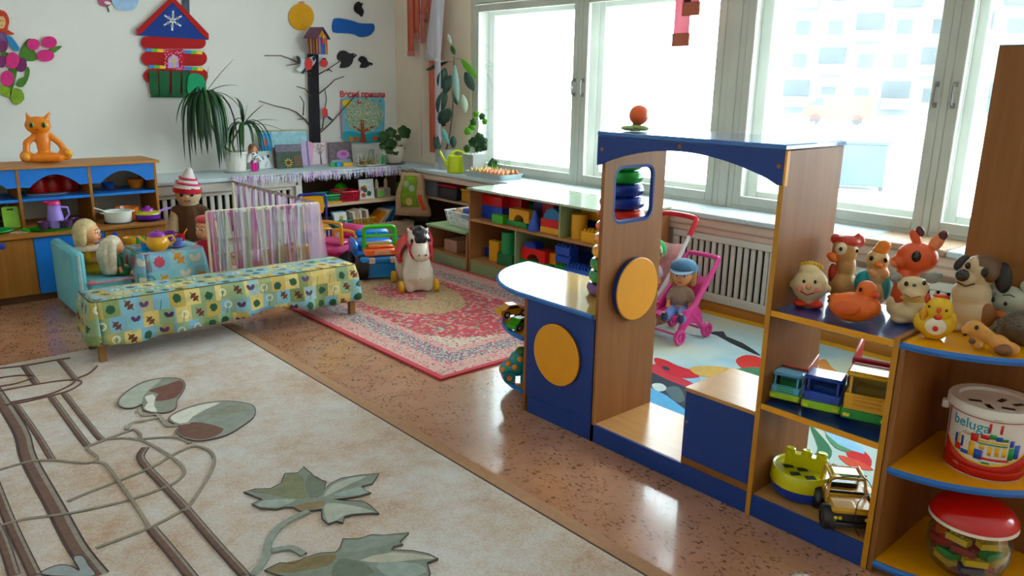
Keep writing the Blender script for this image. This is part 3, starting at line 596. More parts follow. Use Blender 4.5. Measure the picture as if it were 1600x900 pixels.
# ============================================================ block shelf and the low stand beside it
GREENL = M('#8f9f7c', .45, .06); GTOP = M('#b5c3ae', .14, .05, coat=.5)
SHW = wood_mat('block_shelf_wood', '#8b5f42', '#a97e5b', 2); SHWY = wood_mat('block_shelf_wood', '#9a6e4d', '#b98f6a', 1)
def block_shelf():
    x0, x1, y0, y1 = 4.0, 4.555, 3.38, 5.01
    r = thing('block_shelf', 'wide wooden shelf with pale green top full of plastic building blocks', 'shelf unit', (x0, y1, 0))
    def add(b, nm, m, par=None, **k): b.xf(0, Matrix.Translation((-x0, -y1, 0))); return b.build(nm, m, par or r, **k)
    add(B().box(x0-.015, x1, y0-.012, y1+.012, .70, .718, .003), 'top_board', GTOP)
    for y in (y0, y1-.018): add(B().box(x0, x1, y, y+.018, 0, .70, .002), 'side_panel', SHW)
    add(B().box(x1-.012, x1, y0+.018, y1-.018, .1, .70), 'back_panel', SHW)
    add(B().box(x0+.004, x1-.012, y0+.018, y1-.018, .44, .458, .002), 'shelf', SHWY); add(B().box(x0+.004, x1-.012, y0+.018, y1-.018, .10, .118, .002), 'shelf', SHWY)
    add(B().box(x0+.006, x0+.022, y0+.018, y1-.018, 0, .10, .002), 'plinth', GREENL)
    for y in (3.95, ): add(B().box(x0+.002, x1-.012, y-.009, y+.009, .458, .70, .002), 'divider', GREENL)
    for y in (4.43, ): add(B().box(x0+.002, x1-.012, y-.009, y+.009, .118, .44, .002), 'divider', GREENL)
block_shelf()
def low_stand():
    x0, x1, y0, y1 = 4.0, 4.5, 5.03, 5.58
    r = thing('low_stand', 'low open stand with green top between the block shelf and hanging bag', 'stand', (x0, y1, 0))
    def add(b, nm, m): b.xf(0, Matrix.Translation((-x0, -y1, 0))); return b.build(nm, m, r)
    add(B().box(x0-.02, x1, y0, y1+.02, .318, .336, .002), 'top_board', GREENL)
    for y in (y0, y1-.018): add(B().box(x0, x1, y, y+.018, 0, .318, .002), 'side_panel', SHW)
    add(B().box(x1-.012, x1, y0+.018, y1-.018, .05, .318), 'back_panel', SHW); add(B().box(x0+.004, x1-.012, y0+.018, y1-.018, .095, .113, .002), 'shelf', SHWY); add(B().box(x0+.006, x0+.022, y0+.018, y1-.018, 0, .095, .002), 'plinth', GREENL)
    tag(B().box(-.11, .11, -.09, .09, 0, .105, .004).build('carton', M('#b98f7a', .7, .08), loc=(4.16, 5.33, .113)), 'flat brown cardboard carton inside the low green-topped stand', 'box')
low_stand()
# ============================================================ built-in niches in the corner
def niches():
    BW = wood_mat('niche_board_wood', '#c0a58c', '#d8c3ac', 0); NB = M('#4a3528', .8, .1)
    r = sroot('niche_left')
    B().box(3.45, 4.62, 7.42, YL-.001, 0, SZ-.036).build('back_board', NB, r); B().box(4.60, 4.66, 6.84, YL, 0, SZ-.036).build('side_board', NB, r)
    B().box(3.45, 4.60, 6.80, 7.42, .355, .382, .004).build('shelf', BW, r); B().box(3.45, 4.60, 6.68, 7.42, .12, .148, .004).build('shelf', BW, r)
    B().box(3.45, 4.60, 6.68, 6.70, .0, .12, .003).build('front_board', BW, r)
    r = sroot('niche_right')
    B().box(4.90, XW-.001, 4.98, 6.84, 0, SZ-.036).build('back_board', NB, r); B().box(4.64, 4.90, 4.985, 6.84, .40, .42, .003).build('shelf', WORN, r); B().box(4.64, 4.90, 5.72, 5.74, 0, .40).build('divider', NB, r); B().box(4.62, 4.90, 4.985, 6.84, .0, .09).build('base', NB, r)
niches()
# ============================================================ toy kitchen dresser
KBLUE = M('#1c78c8', .4, .04); DBLUE = M('#1c3fa0', .4, .05)
def kitchen():
    xl, xr, yf, yu, yb = .10, 1.955, 6.17, 6.45, 6.90
    r = thing('toy_kitchen', 'wooden toy kitchen dresser with blue arches, shelf and blue doors', 'dresser', (xl, yf, 0))
    def add(b, nm, m, par=None, **k): b.xf(0, Matrix.Translation((-xl, -yf, 0))); return b.build(nm, m, par or r, **k)
    add(B().box(xl, xr, 6.14, yb, .462, .484, .003), 'worktop', KWX); add(B().box(xl+.02, xr-.02, yf+.03, yb, 0, .05), 'plinth', M('#5a3a24', .6, .08))
    for x in (xl, .565, 1.04, 1.5, xr-.02): add(B().box(x, x+.02, yf+.02, yb, .05, .462, .002), 'carcass_panel', KWZ)
    add(B().box(xl, xr, yb-.01, yb, .05, .462), 'back_panel', KWZ); add(B().box(xl, xr, yf+.03, yb-.012, .051, .068), 'base_board', KWX)
    for a, b_, m in ((.11, .575, KBLUE), (.58, 1.048, KWZ), (1.052, 1.505, KBLUE), (1.51, 1.95, KWZ)):
        d = add(B().box(a, b_, yf, yf+.018, .055, .455, .003), 'door', m); kx = b_-.06 if a in (.11, 1.052) else (a+.06 if a > 1.4 else b_-.19)
        add(B().lathe([(0, 0), (.009, 0), (.009, .012), (.02, .018), (.021, .026), (.014, .034), (0, .035)], n=14).rot(0, pi/2, 'X').xf(0, Matrix.Translation((kx, yf, .425))), 'knob', DBLUE, d)
    for x, w in ((.10, .02), (.57, .02), (1.045, .02), (1.51, .02), (2.0-.02, .02)): add(B().box(x, x+w, yu, 6.87, .484, .905, .002), 'upright', KWZ)
    add(B().box(xl-.01, 2.025, yu-.02, 6.88, .905, .925, .003), 'top_board', wood_mat('kitchen_top_wood', '#9c6e45', '#bb8c60', 0))
    for a, b_ in ((.12, .57), (.59, 1.045), (1.065, 1.51), (1.53, 1.98)):
        add(B().box(a, b_, yu+.004, 6.87, .672, .692, .002), 'shelf', KBLUE)
        n = 18; w = b_-a; po = [(a, .903), (a, .775), (a+.06, .772)]+[(a+.06+(w-.12)*i/n, .772+.085*sin(pi*i/n)**.9) for i in range(1, n)]+[(b_-.06, .772), (b_, .775), (b_, .903)]
        add(B().prism(po, yu+.003, yu+.018, 'y'), 'arched_valance', KBLUE)
    add(B().box(xl+.02, 1.98, 6.862, 6.872, .484, .905), 'backing', M('#bdb8ad', .7, .05))
kitchen()
# ============================================================ wall decorations (left wall)
YD = YL-.002
def wall_piece(parent, nm, pts, mat, ox, oy, s=4.0, t0=0.0, th=.008, sm=1, lab=None):
    """flat felt or paper piece on the left wall; outline surveyed from the photograph, thickness th, t0 proud of the wall"""
    c = parent.location; pl = []
    for a, b in pts: q = Y(ox+a/s, oy+b/s, YL); pl.append((q.x-c.x, q.z-c.z))
    if sm > 1: pl = [q[:2] for q in smooth_poly([(*p, 0) for p in pl], sm)]
    o = B().prism(pl, -t0-th, -t0, 'y').build(nm, mat, parent)
    if lab: tag(o, lab)
    return o
def wroot(name, label, cat, px, py, group=None): q = Y(px, py, YL); return thing(name, label, cat, (q.x, YD, q.z), 0, group)
def oval(cx, cy, rx, ry, n=14, tilt=0): return [(cx+rx*cos(t)*cos(tilt)-ry*sin(t)*sin(tilt), cy+rx*cos(t)*sin(tilt)+ry*sin(t)*cos(tilt)) for t in [2*pi*i/n for i in range(n)]]
PK = M('#c8437e', .7, .18, scale=40); PU = M('#6d2a5c', .7, .15); LF = M('#4f7a35', .7, .25, scale=30); LF2 = M('#7f9a3a', .7, .25, scale=30)
r = wroot('tulip_cutout', 'paper cutout bouquet of pink and purple tulips on the left wall', 'wall decoration', 20, 160)
for p in ([(150, 270), (120, 345), (165, 382), (232, 372), (215, 320), (190, 240)], [(300, 310), (340, 292), (388, 288), (345, 325), (320, 330)], [(0, 305), (60, 340), (120, 350), (100, 400), (20, 380)], [(165, 415), (185, 440), (172, 500), (140, 545), (100, 530), (120, 490), (150, 480)], [(60, 400), (105, 430), (90, 520), (70, 560), (40, 520)]): wall_piece(r, 'leaf', p, LF, 0, 0, sm=2)
for p in ([(-30, 545), (20, 535), (70, 560), (60, 605), (20, 598)], [(70, 555), (130, 560), (150, 620), (100, 656), (62, 620)]): wall_piece(r, 'leaf', p, LF2, 0, 0, t0=.008, sm=2)
for c in ((75, 378, 42, 52), (42, 490, 42, 50), (205, 278, 40, 36), (305, 265, 48, 38), (280, 348, 56, 38)): wall_piece(r, 'tulip_head', oval(*c), PK, 0, 0, t0=.009, th=.01)
for c in ((20, 290, 26, 36), (10, 385, 26, 40), (130, 405, 36, 46)): wall_piece(r, 'tulip_head', oval(*c), PU, 0, 0, t0=.006, th=.008)
r = wroot('girl_cutout', 'paper cutout girl in a red headscarf above the tulips', 'wall decoration', 10, 70)
wall_piece(r, 'dress', [(-60, 200), (40, 212), (48, 285), (0, 330), (-60, 330)], M('#7c5a8a', .7, .15), 0, 0, sm=2); wall_piece(r, 'sleeve', [(35, 225), (70, 232), (118, 300), (100, 324), (60, 285)], M('#3f7fae', .7, .12), 0, 0, t0=.008, sm=2)
wall_piece(r, 'headscarf', [(-50, 90), (0, 62), (40, 85), (56, 140), (45, 185), (88, 210), (55, 220), (10, 200), (-50, 205)], M('#b5482c', .7, .15), 0, 0, t0=.008, sm=2); wall_piece(r, 'face', oval(8, 140, 24, 40), M('#d8b48c', .7, .08), 0, 0, t0=.016, th=.004)
for c in ((0, 130, 4, 3), (16, 132, 4, 3)): wall_piece(r, 'eye', oval(*c), M('#3a2a22', .7), 0, 0, t0=.02, th=.002)
wall_piece(r, 'mouth', oval(8, 160, 6, 3), M('#b04440', .7), 0, 0, t0=.02, th=.002)
r = wroot('flower_cutout', 'pale blue and pink paper flower cutout at the top of the wall', 'wall decoration', 190, 8)
wall_piece(r, 'pink_flower', [(605, -40), (690, -40), (692, 25), (665, 42), (630, 35), (612, 10)], M('#a8627c', .7, .25, scale=50), 0, 0, sm=3); wall_piece(r, 'stem', [(664, 38), (672, 38), (684, 74), (676, 76)], LF, 0, 0)
wall_piece(r, 'blue_flower', [(695, -40), (850, -40), (858, 20), (835, 58), (790, 68), (745, 62), (712, 40)], M('#a9c3de', .7, .12, scale=30), 0, 0, t0=.006, sm=3); wall_piece(r, 'petal', [(650, 10), (690, 15), (680, 30), (655, 25)], M('#e8dfe2', .7, .05), 0, 0, t0=.009, sm=2)
# --- felt house
r = wroot('felt_house', 'red felt log house with blue snowflake roof and green picket fence on the wall', 'wall decoration', 268, 152)
RED = cloth('#a3182b', .08); FB = cloth('#173a80', .08); FG = cloth('#155a3a', .1); FG2 = cloth('#12946a', .08)
wall_piece(r, 'chimney', [(1135, -60), (1180, -60), (1183, 100), (1135, 60)], cloth('#4a5560'), 0, 0)
for y0, y1, xa, xb in ((228, 305, 897, 1262), (318, 412, 905, 1266), (428, 520, 918, 1272)):
    h = (y1-y0)/2; wall_piece(r, 'log', arc(xa+h*.5, y0+h, h, pi/2, 1.5*pi, 8)[::1]+arc(xb-h*.5, y0+h, h, -pi/2, pi/2, 8), RED, 0, 0, t0=.004, th=.016)
cols = ['#2d7fc0', '#5fae3c', '#e6c52c', '#e68a2c', '#de4f7c', '#e8809c', '#8a5fb0', '#2d7fc0', '#5fae3c', '#e6c52c']
for y0, xa, xb in ((302, 908, 1258), (405, 925, 1262)):
    rb = wall_piece(r, 'ribbon', [(xa, y0), (xb, y0+18), (xb, y0+38), (xa, y0+20)], cloth('#d96a94'), 0, 0, t0=.018, th=.004)
    n = 10; w_ = (xb-xa)/n
    for i in range(n):
        a = xa+i*w_; d = 18*i/n; q = wall_piece(r, 'ribbon_stripe', [(a, y0+d), (a+w_, y0+d+1.8), (a+w_, y0+d+21.8), (a, y0+d+20)], M(cols[i], .6), 0, 0, t0=.022, th=.001)
wall_piece(r, 'roof', [(850, 222), (1068, 8), (1296, 250)], FB, 0, 0, t0=.004, th=.022)
wall_piece(r, 'roof_edging', [(848, 222), (850, 185), (1062, -18), (1072, 12), (880, 205)], RED, 0, 0, t0=.02, th=.012); wall_piece(r, 'roof_edging', [(1296, 250), (1296, 212), (1075, -18), (1066, 10), (1262, 225)], RED, 0, 0, t0=.02, th=.012)
for k in range(3):
    a = k*pi/3+.05; dx, dy = cos(a+pi/2)*62, sin(a+pi/2)*62; nx, ny = -dy/62*5, dx/62*5
    wall_piece(r, 'snowflake_arm', [(1072-dx-nx, 130-dy-ny), (1072+dx-nx, 130+dy-ny), (1072+dx+nx, 130+dy+ny), (1072-dx+nx, 130-dy+ny)], M('#eef0f0', .7), 0, 0, t0=.026, th=.003)
for k in range(6):
    a = k*pi/3+.6; wall_piece(r, 'snowflake_ring', [(1072+32*cos(a)+9*cos(t), 130+32*sin(a)+9*sin(t)) for t in [i*pi/4 for i in range(8)]], M('#eef0f0', .7), 0, 0, t0=.026, th=.003)
wall_piece(r, 'window_surround', [(1020, 312), (1136, 306), (1142, 425), (1030, 432)], cloth('#b52446'), 0, 0, t0=.022, th=.005); wall_piece(r, 'window_opening', [(1042, 425), (1045, 365), (1075, 340), (1105, 355), (1112, 422)], M('#b3a0d8', .5), 0, 0, t0=.027, th=.001, sm=1)
wall_piece(r, 'window_bar', [(1074, 342), (1082, 342), (1086, 424), (1078, 424)], M('#e6cf4a', .5), 0, 0, t0=.028, th=.001); wall_piece(r, 'window_bar', [(1044, 380), (1110, 376), (1110, 383), (1044, 387)], M('#e6cf4a', .5), 0, 0, t0=.028, th=.001)
rn = random.Random(5); db = B(); c = r.location
for i in range(46):
    a, b_ = rn.uniform(1024, 1134), rn.uniform(316, 426)
    if 1040 < a < 1114 and b_ > 345: continue
    q = Y(a/4, b_/4, YL); db.cyl((q.x-c.x, -.0285, q.z-c.z), (q.x-c.x, -.0272, q.z-c.z), .0045, n=6)
tag(db.build('white_dots', M('#f0e6ea', .7), r), kind='stuff')
for xa, xb, xc, xd in ((920, 978, 938, 985), (985, 1052, 992, 1048), (1066, 1122, 1066, 1118), (1130, 1182, 1132, 1180)):
    m_ = (xa+xb)/2; wall_piece(r, 'picket', [(xa, 450), (xa+12, 438), (m_, 446), (xb-12, 440), (xb, 458), (xd, 605), (xc, 605)], FG, 0, 0, t0=.026, th=.008)
wall_piece(r, 'fence_rail', [(937, 588), (1272, 588), (1274, 608), (937, 608)], FG, 0, 0, t0=.020, th=.008); wall_piece(r, 'fence_backing', [(930, 520), (1270, 520), (1272, 590), (937, 590)], RED, 0, 0, t0=.004, th=.008)
wall_piece(r, 'felt_bush', [(1168, 605), (1164, 480), (1200, 458), (1235, 465), (1265, 490), (1274, 605)], FG2, 0, 0, t0=.034, th=.01, sm=2)
# --- sun, cloud, birds
r = wroot('felt_sun', 'round mustard yellow felt sun beside the birdhouse roof', 'wall decoration', 470, 24); wall_piece(r, 'disc', oval(280, 106, 78, 85, 28), cloth('#d3a034', .06), 400, 0, th=.016); wall_piece(r, 'top_tuft', oval(282, 16, 18, 8, 8), cloth('#cf8f7d'), 400, 0, t0=.01)
o = wroot('felt_cloud', 'blue felt cloud hanging right of the sun', 'wall decoration', 550, 42); wall_piece(o, 'cloud', [(475, 150), (490, 115), (550, 120), (600, 132), (640, 145), (690, 148), (728, 150), (735, 185), (705, 222), (650, 232), (610, 215), (560, 208), (490, 205), (475, 185)], cloth('#1f5fab', .06), 400, 0, th=.018, sm=3)
BK = cloth('#26242a', .1)
for lab, px, py, pts in (('small black felt bird above the blue cloud', 560, 14, [(610, 42), (622, 18), (640, 10), (652, 22), (666, 18), (655, 45), (670, 68), (658, 105), (642, 92), (615, 72)]), ('largest black felt bird with spread wing, below the cloud', 541, 92, [(505, 345), (525, 318), (555, 318), (580, 335), (602, 333), (626, 346), (604, 366), (598, 392), (570, 420), (520, 424), (532, 388), (508, 372)]), ('small black felt bird beside the largest one', 570, 97, [(635, 375), (655, 350), (685, 362), (695, 385), (720, 392), (724, 405), (700, 412), (680, 424), (645, 422), (656, 395)])):
    o = wroot('felt_bird', lab, 'wall decoration', px, py, 'black felt birds'); wall_piece(o, 'body', pts, BK, 400, 0, th=.016, sm=2)
    m_ = max(pts); 
    if 'above' not in lab: wall_piece(o, 'eye', oval(m_[0]-18, m_[1], 3, 3, 8), M('#c9c9c9', .5), 400, 0, t0=.016, th=.002)
# --- black trunk with twigs
r = wroot('trunk_and_twigs', 'black felt tree trunk with bare twigs on the left wall', 'wall decoration', 490, 220)
wall_piece(r, 'trunk', [(318, 335), (375, 335), (380, 600), (390, 890), (332, 890), (325, 600)], cloth('#120c18', .06), 400, 0, th=.05)
TW = M('#5b4a42', .8, .15); c = r.location
for pts in ([(45, 348), (140, 348), (190, 365), (250, 390), (330, 420)], [(180, 410), (240, 400), (270, 395)], [(340, 480), (385, 460), (430, 435), (520, 380)], [(340, 610), (380, 585), (440, 535), (480, 500), (545, 478)], [(245, 540), (290, 555), (330, 600)], [(10, 630), (100, 660), (190, 680), (240, 700), (300, 745), (335, 785)], [(265, 600), (285, 640), (280, 720)], [(350, 850), (395, 820), (450, 770), (500, 720), (560, 660), (640, 570)], [(370, 830), (400, 800), (410, 720), (430, 620), (425, 550)], [(430, 440), (445, 436), (460, 448)], [(235, 430), (290, 440), (330, 460)], [(250, 745), (285, 742), (300, 748)]):
    P3 = [Y(400+a/4, b_/4, YL)-c for a, b_ in pts]; B().tube([(p.x, -.03-.02*sin(i), p.z) for i, p in enumerate(P3)], [.009-.005*i/len(P3) for i in range(len(P3))] if pts[0][0] > 330 else [.004+.005*i/len(P3) for i in range(len(P3))], 6).build('twig', TW, r)
def finch(label, px, py, red, dark, white=None):
    o = wroot('bullfinch_cutout', label, 'wall decoration', px, py, 'paper bullfinches on the twigs')
    if white: wall_piece(o, 'wing', white, M('#d4dadd', .7, .08), 400, 0, t0=.05, th=.004, sm=2)
    for d in dark: wall_piece(o, 'feathers', d, M('#26303c', .7, .1), 400, 0, t0=.054, th=.005, sm=2)
    wall_piece(o, 'breast', red, M('#cf4a48', .7, .1), 400, 0, t0=.06, th=.006, sm=2)
finch('paper bullfinch with open wings under the birdhouse, left of the trunk', 476, 98, oval(310, 400, 24, 38), [[(235, 350), (258, 360), (262, 395), (245, 385)], [(265, 455), (285, 430), (300, 420), (280, 460)], [(335, 360), (362, 345), (345, 385)]], [(240, 352), (290, 370), (345, 350), (358, 380), (330, 420), (270, 450), (232, 430), (265, 410)])
finch('paper bullfinch perched right of the trunk under the birdhouse', 501, 98, oval(405, 395, 24, 26), [oval(408, 372, 14, 10)], [(380, 390), (385, 370), (425, 362), (430, 380), (420, 410), (390, 415)])
finch('paper bullfinch on the low right twig', 507, 178, oval(412, 702, 16, 32, tilt=-.2), [[(410, 672), (430, 685), (425, 695), (412, 690)], [(425, 720), (445, 730), (465, 750), (440, 745)]], [(408, 690), (430, 690), (452, 735), (430, 742), (412, 730)])
# --- birdhouse
q = Y(489, 85, YL); r = thing('birdhouse', 'striped wooden birdhouse with blue front on top of the black trunk', 'birdhouse', (q.x-.015, YL-.13, q.z), radians(28))
B().box(-.085, .085, -.06, .06, 0, .16, .002).build('body', M('#3f63b0', .5, .06), r)
for i in range(7): B().box(-.0885, -.0855, -.06+i*.0172, -.06+i*.0172+.0155, 0, .155).build('stick', M(['#c98f2a', '#3a3552', '#b5742a', '#5a3a68', '#d09a30', '#33406e', '#a86a2a'][i], .6), r)
for i in (0, 1, 6, 7): B().box(-.085+i*.0213, -.085+i*.0213+.019, -.064, -.0605, 0, .15).build('stick', M(['#7a3f6a', '#c98f2a', 0, 0, 0, 0, '#c98f2a', '#b5603a'][i], .6), r)
B().prism([(-.085, .16), (.085, .16), (0, .235)], -.06, .06, 'y').build('gable', M('#c9963a', .6, .08), r)
for sx in (-1, 1): B().prism([(0, .245), (sx*.115, .145), (sx*.115, .155), (0, .258)], -.08, .08, 'y').build('roof_slope', M('#6a4a62', .6, .15), r)
B().ell((0, -.068, .125), (.022, .012, .034)).build('perched_bird', M('#c9483a', .6), r); B().ell((0, -.07, .165), (.016, .012, .02)).build('bird_head', M('#e0a830', .6), r)
# --- spring poster
r = wroot('spring_poster', 'blue spring poster with a blossoming tree and red lettering above', 'poster', 566, 222)
wall_piece(r, 'board', [(535, 615), (600, 600), (795, 598), (803, 640), (800, 890), (560, 890), (535, 840), (525, 720)], M('#7fb9cc', .6, .12, scale=8), 400, 0, th=.006, sm=1)
wall_piece(r, 'pink_frame', [(525, 625), (534, 615), (540, 850), (562, 888), (555, 892), (530, 850), (520, 720)], M('#b38a9a', .7), 400, 0, t0=.004, th=.004)
wall_piece(r, 'pond', [(530, 830), (600, 820), (680, 840), (790, 820), (800, 888), (562, 888)], M('#4aa0b0', .6, .12), 400, 0, t0=.006, th=.001, sm=2); wall_piece(r, 'crown', oval(670, 720, 118, 105, 18), M('#a4b5a4', .7, .15, scale=60), 400, 0, t0=.006, th=.0015)
for pts in ([(645, 750), (672, 750), (675, 830), (690, 890), (645, 890), (655, 830)], [(655, 830), (600, 790), (605, 785), (660, 815)], [(670, 830), (740, 790), (735, 783), (668, 812)]): wall_piece(r, 'printed_trunk', pts, M('#9a4a30', .7, .12), 400, 0, t0=.008, th=.001)
wall_piece(r, 'printed_sun', oval(565, 645, 28, 24, 12), M('#e8cf4a', .6), 400, 0, t0=.006, th=.0015)
for a, b_, cc in ((625, 870, '#cf6a35'), (740, 865, '#c9503a'), (590, 870, '#d8854a'), (640, 640, '#9a4a55')): wall_piece(r, 'printed_figure', oval(a, b_, 14, 18, 10), M(cc, .7), 400, 0, t0=.0085, th=.001)
c = r.location; rn = random.Random(9)
for nm, cc, n in (('blossom_dots', '#e9e6d2', 190), ('leaf_dots', '#6f8f5a', 110), ('bird_marks', '#37506a', 10)):
    b = B()
    for i in range(n):
        a = rn.uniform(0, 2*pi); k = rn.random()**.5
        if nm == 'bird_marks': u, v_ = rn.uniform(720, 795), rn.uniform(620, 670)
        else: u, v_ = 670+120*k*cos(a), 720+108*k*sin(a)
        q = Y(400+u/4, v_/4, YL); b.cyl((q.x-c.x, -.0098, q.z-c.z), (q.x-c.x, -.0082, q.z-c.z), rn.uniform(.004, .008), n=5)
    tag(b.build(nm, M(cc, .7), r), kind='stuff')
q = Y(566, 148, YL); text_mesh('Весна пришла', .088, M('#c23a44', .6), 'lettering', r, Matrix.Translation((q.x-c.x, -.012, q.z-c.z)) @ Matrix.Rotation(pi/2, 4, 'X') @ Matrix.Scale(.92, 4, (1, 0, 0)), .002, offset=.0015)
# ============================================================ things on the left sill
def board_on(px0, px1, py0, py1, y, th=.01, z=SZ):
    """bottom-left corner, width, height of an upright card standing at depth y"""
    a = Y(px0, py1, y); b = Y(px1, py0, y); p = Z((px0+px1)/2, py1, z); return p, b.x-a.x, b.z-a.z
def card(name, label, cat, px0, px1, py0, py1, mat, rz=0, lean=.12, th=.008):
    p = Z((px0+px1)/2, py1, SZ); p = p if p.y < 7.40 else Y((px0+px1)/2, py1, 7.42); w_ = (Y(px1, py1, p.y).x-Y(px0, py1, p.y).x); h = HZ(p, py0)-SZ
    r = thing(name, label, cat, (p.x, p.y, SZ+.001), rz); 
    def put(b, nm, m): b.rot(0, -lean, 'X'); return b.build(nm, m, r)
    put(B().box(-w_/2, w_/2, 0, th, 0, h, .001), 'board', mat)
    def dec(nm, pts, col, k=0): return put(B().prism([((a-.5)*w_, b*h) for a, b in pts], -.0012-.0006*k, 0, 'y'), nm, M(col, .6, .08) if isinstance(col, str) else col)
    return r, dec
def ov(cx, cy, rx, ry, n=12): return [(cx+rx*cos(2*pi*i/n), cy+ry*sin(2*pi*i/n)) for i in range(n)]
r, d = card('landscape_picture', 'wide pale blue landscape picture leaning behind the small cards', 'picture', 411, 484, 204, 252, M('#8fb5c4', .6, .2, scale=12), lean=.06)
d('blue_sheet', [(.0, .45), (.22, .45), (.22, .93), (0, .93)], '#2f9fd6'); d('orange_figure', ov(.11, .7, .04, .13), '#c9683f', 1); d('sky_patch', [(.24, .55), (.98, .55), (.98, .98), (.24, .98)], M('#a9cfdc', .6, .22, scale=25)); d('meadow', [(.24, .3), (.98, .3), (.98, .55), (.24, .55)], M('#6f7a86', .6, .35, scale=40)); d('frame_edge', [(.05, .98), (1, .98), (1, 1.01), (.05, 1.01)], '#b39a6a')
r, d = card('cow_print_card', 'small greeting card with a spotted animal beside the doll', 'card', 405, 432, 236, 264, M('#bfcfd2', .6, .15, scale=20), rz=.1, lean=.14)
d('red_border', [(.9, 0), (1, 0), (1, 1), (.9, 1)], '#c87a7a')
for a, b_ in ((.3, .6), (.5, .35), (.62, .7), (.4, .2)): d('spot', ov(a, b_, .07, .1), '#3f4a52')
d('white_animal', [(.05, .05), (.8, .05), (.7, .45), (.4, .75), (.2, .6)], M('#e6ebec', .6, .05))
r, d = card('sunflower_card', 'dark green card with a sunflower in a vase', 'card', 434, 474, 226, 263, M('#3c4a3c', .6, .35, scale=30), lean=.14)
d('vase', [(.28, .03), (.62, .03), (.66, .3), (.56, .55), (.34, .55), (.24, .3)], '#20402f'); d('brown_patch', [(.68, .1), (.95, .1), (.95, .5), (.68, .5)], '#6a4a3a'); d('sky_patch', [(.0, .7), (.98, .7), (.98, .98), (0, .98)], M('#71687a', .6, .35, scale=40))
for i in range(10): t = 2*pi*i/10; d('petal', [(.45+.06*cos(t+.4), .24+.07*sin(t+.4)), (.45+.2*cos(t), .24+.24*sin(t)), (.45+.06*cos(t-.4), .24+.07*sin(t-.4))], '#e9c22e', 1)
d('sunflower_centre', ov(.45, .24, .09, .1), '#4a2416', 2)
r, d = card('lilac_card', 'narrow lilac card behind the pink tree card', 'card', 473, 487, 221, 259, M('#c9b8d8', .6, .12, scale=20), lean=.1); d('violet_stripe', [(.6, 0), (.8, 0), (.8, 1), (.6, 1)], '#8a6a9a')
r, d = card('pink_tree_card', 'pink card with a thin grey tree drawing', 'card', 485, 515, 221, 257, M('#e6a9c4', .6, .05), lean=.14)
d('white_field', [(.12, .03), (.97, .03), (.97, .97), (.35, .97)], '#e4d6dc'); d('tree_trunk', [(.52, .02), (.62, .02), (.6, .45), (.55, .45)], '#6a5f66', 1)
for a, b_ in ((.35, .8), (.5, .9), (.68, .88), (.8, .7), (.3, .62), (.72, .6)): d('tree_branch', [(.56, .42), (.6, .42), (a+.02, b_), (a-.02, b_)], '#857a80', 1)
for a, b_ in ((.5, .82), (.66, .8), (.6, .66), (.45, .68), (.76, .78)): d('leaf_patch', ov(a, b_, .07, .05, 8), '#b09a98', 2)
r, d = card('umbrella_card', 'picture card with a violet umbrella and grey figures', 'card', 516, 552, 222, 256, M('#7a6a72', .6, .35, scale=35), lean=.12); d('umbrella', ov(.6, .42, .28, .22), '#b98ac4'); d('umbrella_centre', ov(.62, .45, .12, .08), '#b85a92', 1); d('pale_base', [(.05, .0), (.95, .0), (.9, .2), (.1, .2)], '#9ab0c0')
for lab, px, cc in (('small green toy brick in front of the umbrella card', 520, '#5fae6a'), ('small blue toy brick in front of the umbrella card', 530, '#3f9fc4'), ('small yellow toy brick in front of the umbrella card', 543, '#d8a82e')):
    p = Z(px, 260, SZ); w_ = .035 if px != 543 else .055; tag(B().box(-w_, w_, -.02, .02, 0, .04, .004).build('toy_brick', plastic(cc), loc=p), lab, 'brick', 'toy bricks on the left sill')
# doll in cow print
def face_dots(b_, c, r_, sp, ms): pass
p = Z(398, 268, SZ); r = thing('cowgirl_doll', 'small doll in pink trousers and cow-print jacket on the left sill', 'doll', p, .0)
b = B(); b.cap((-.012, 0, .015), (-.012, 0, .10), .014, .016).cap((.014, 0, .015), (.014, 0, .10), .014, .016).cap((0, 0, .10), (0, 0, .16), .025, .028).cap((-.03, 0, .155), (-.055, -.01, .10), .011).cap((.03, 0, .155), (.055, -.01, .11), .011).cap((0, 0, .17), (0, 0, .19), .012).ell((0, 0, .215), (.032, .032, .036)); b.build('body', M('#d9a98a', .5), r, vox=.005)
B().cap((-.012, 0, .012), (-.012, 0, .10), .018, .02).cap((.014, 0, .012), (.014, 0, .10), .018, .02).build('trousers', cloth('#d2458c'), r); B().cap((0, 0, .11), (0, 0, .16), .034, .032).cap((-.03, 0, .155), (-.058, -.012, .10), .016).cap((.03, 0, .155), (.058, -.012, .11), .016).build('jacket', M('#e6e6e6', .8), r)
b = B(); rn = random.Random(2)
for i in range(16): a = rn.uniform(-pi, 0); z = rn.uniform(.1, .175); b.ell((.034*cos(a), .034*sin(a), z), .006, 6, 5)
tag(b.build('black_spots', M('#1c1c1e', .8), r), kind='stuff'); B().ell((0, .008, .225), (.042, .04, .04)).cap((-.03, .012, .22), (-.038, .012, .16), .016, .01).cap((.03, .012, .22), (.038, .012, .16), .016, .01).build('hair', M('#a87c68', .7, .2), r); B().ell((0, -.03, .212), (.02, .008, .022)).build('face', M('#d9a98a', .5), r)
for s_ in (-1, 1): B().ell((s_*.008, -.038, .216), .003, 6, 5).build('eye', M('#2a1a16', .4), r)
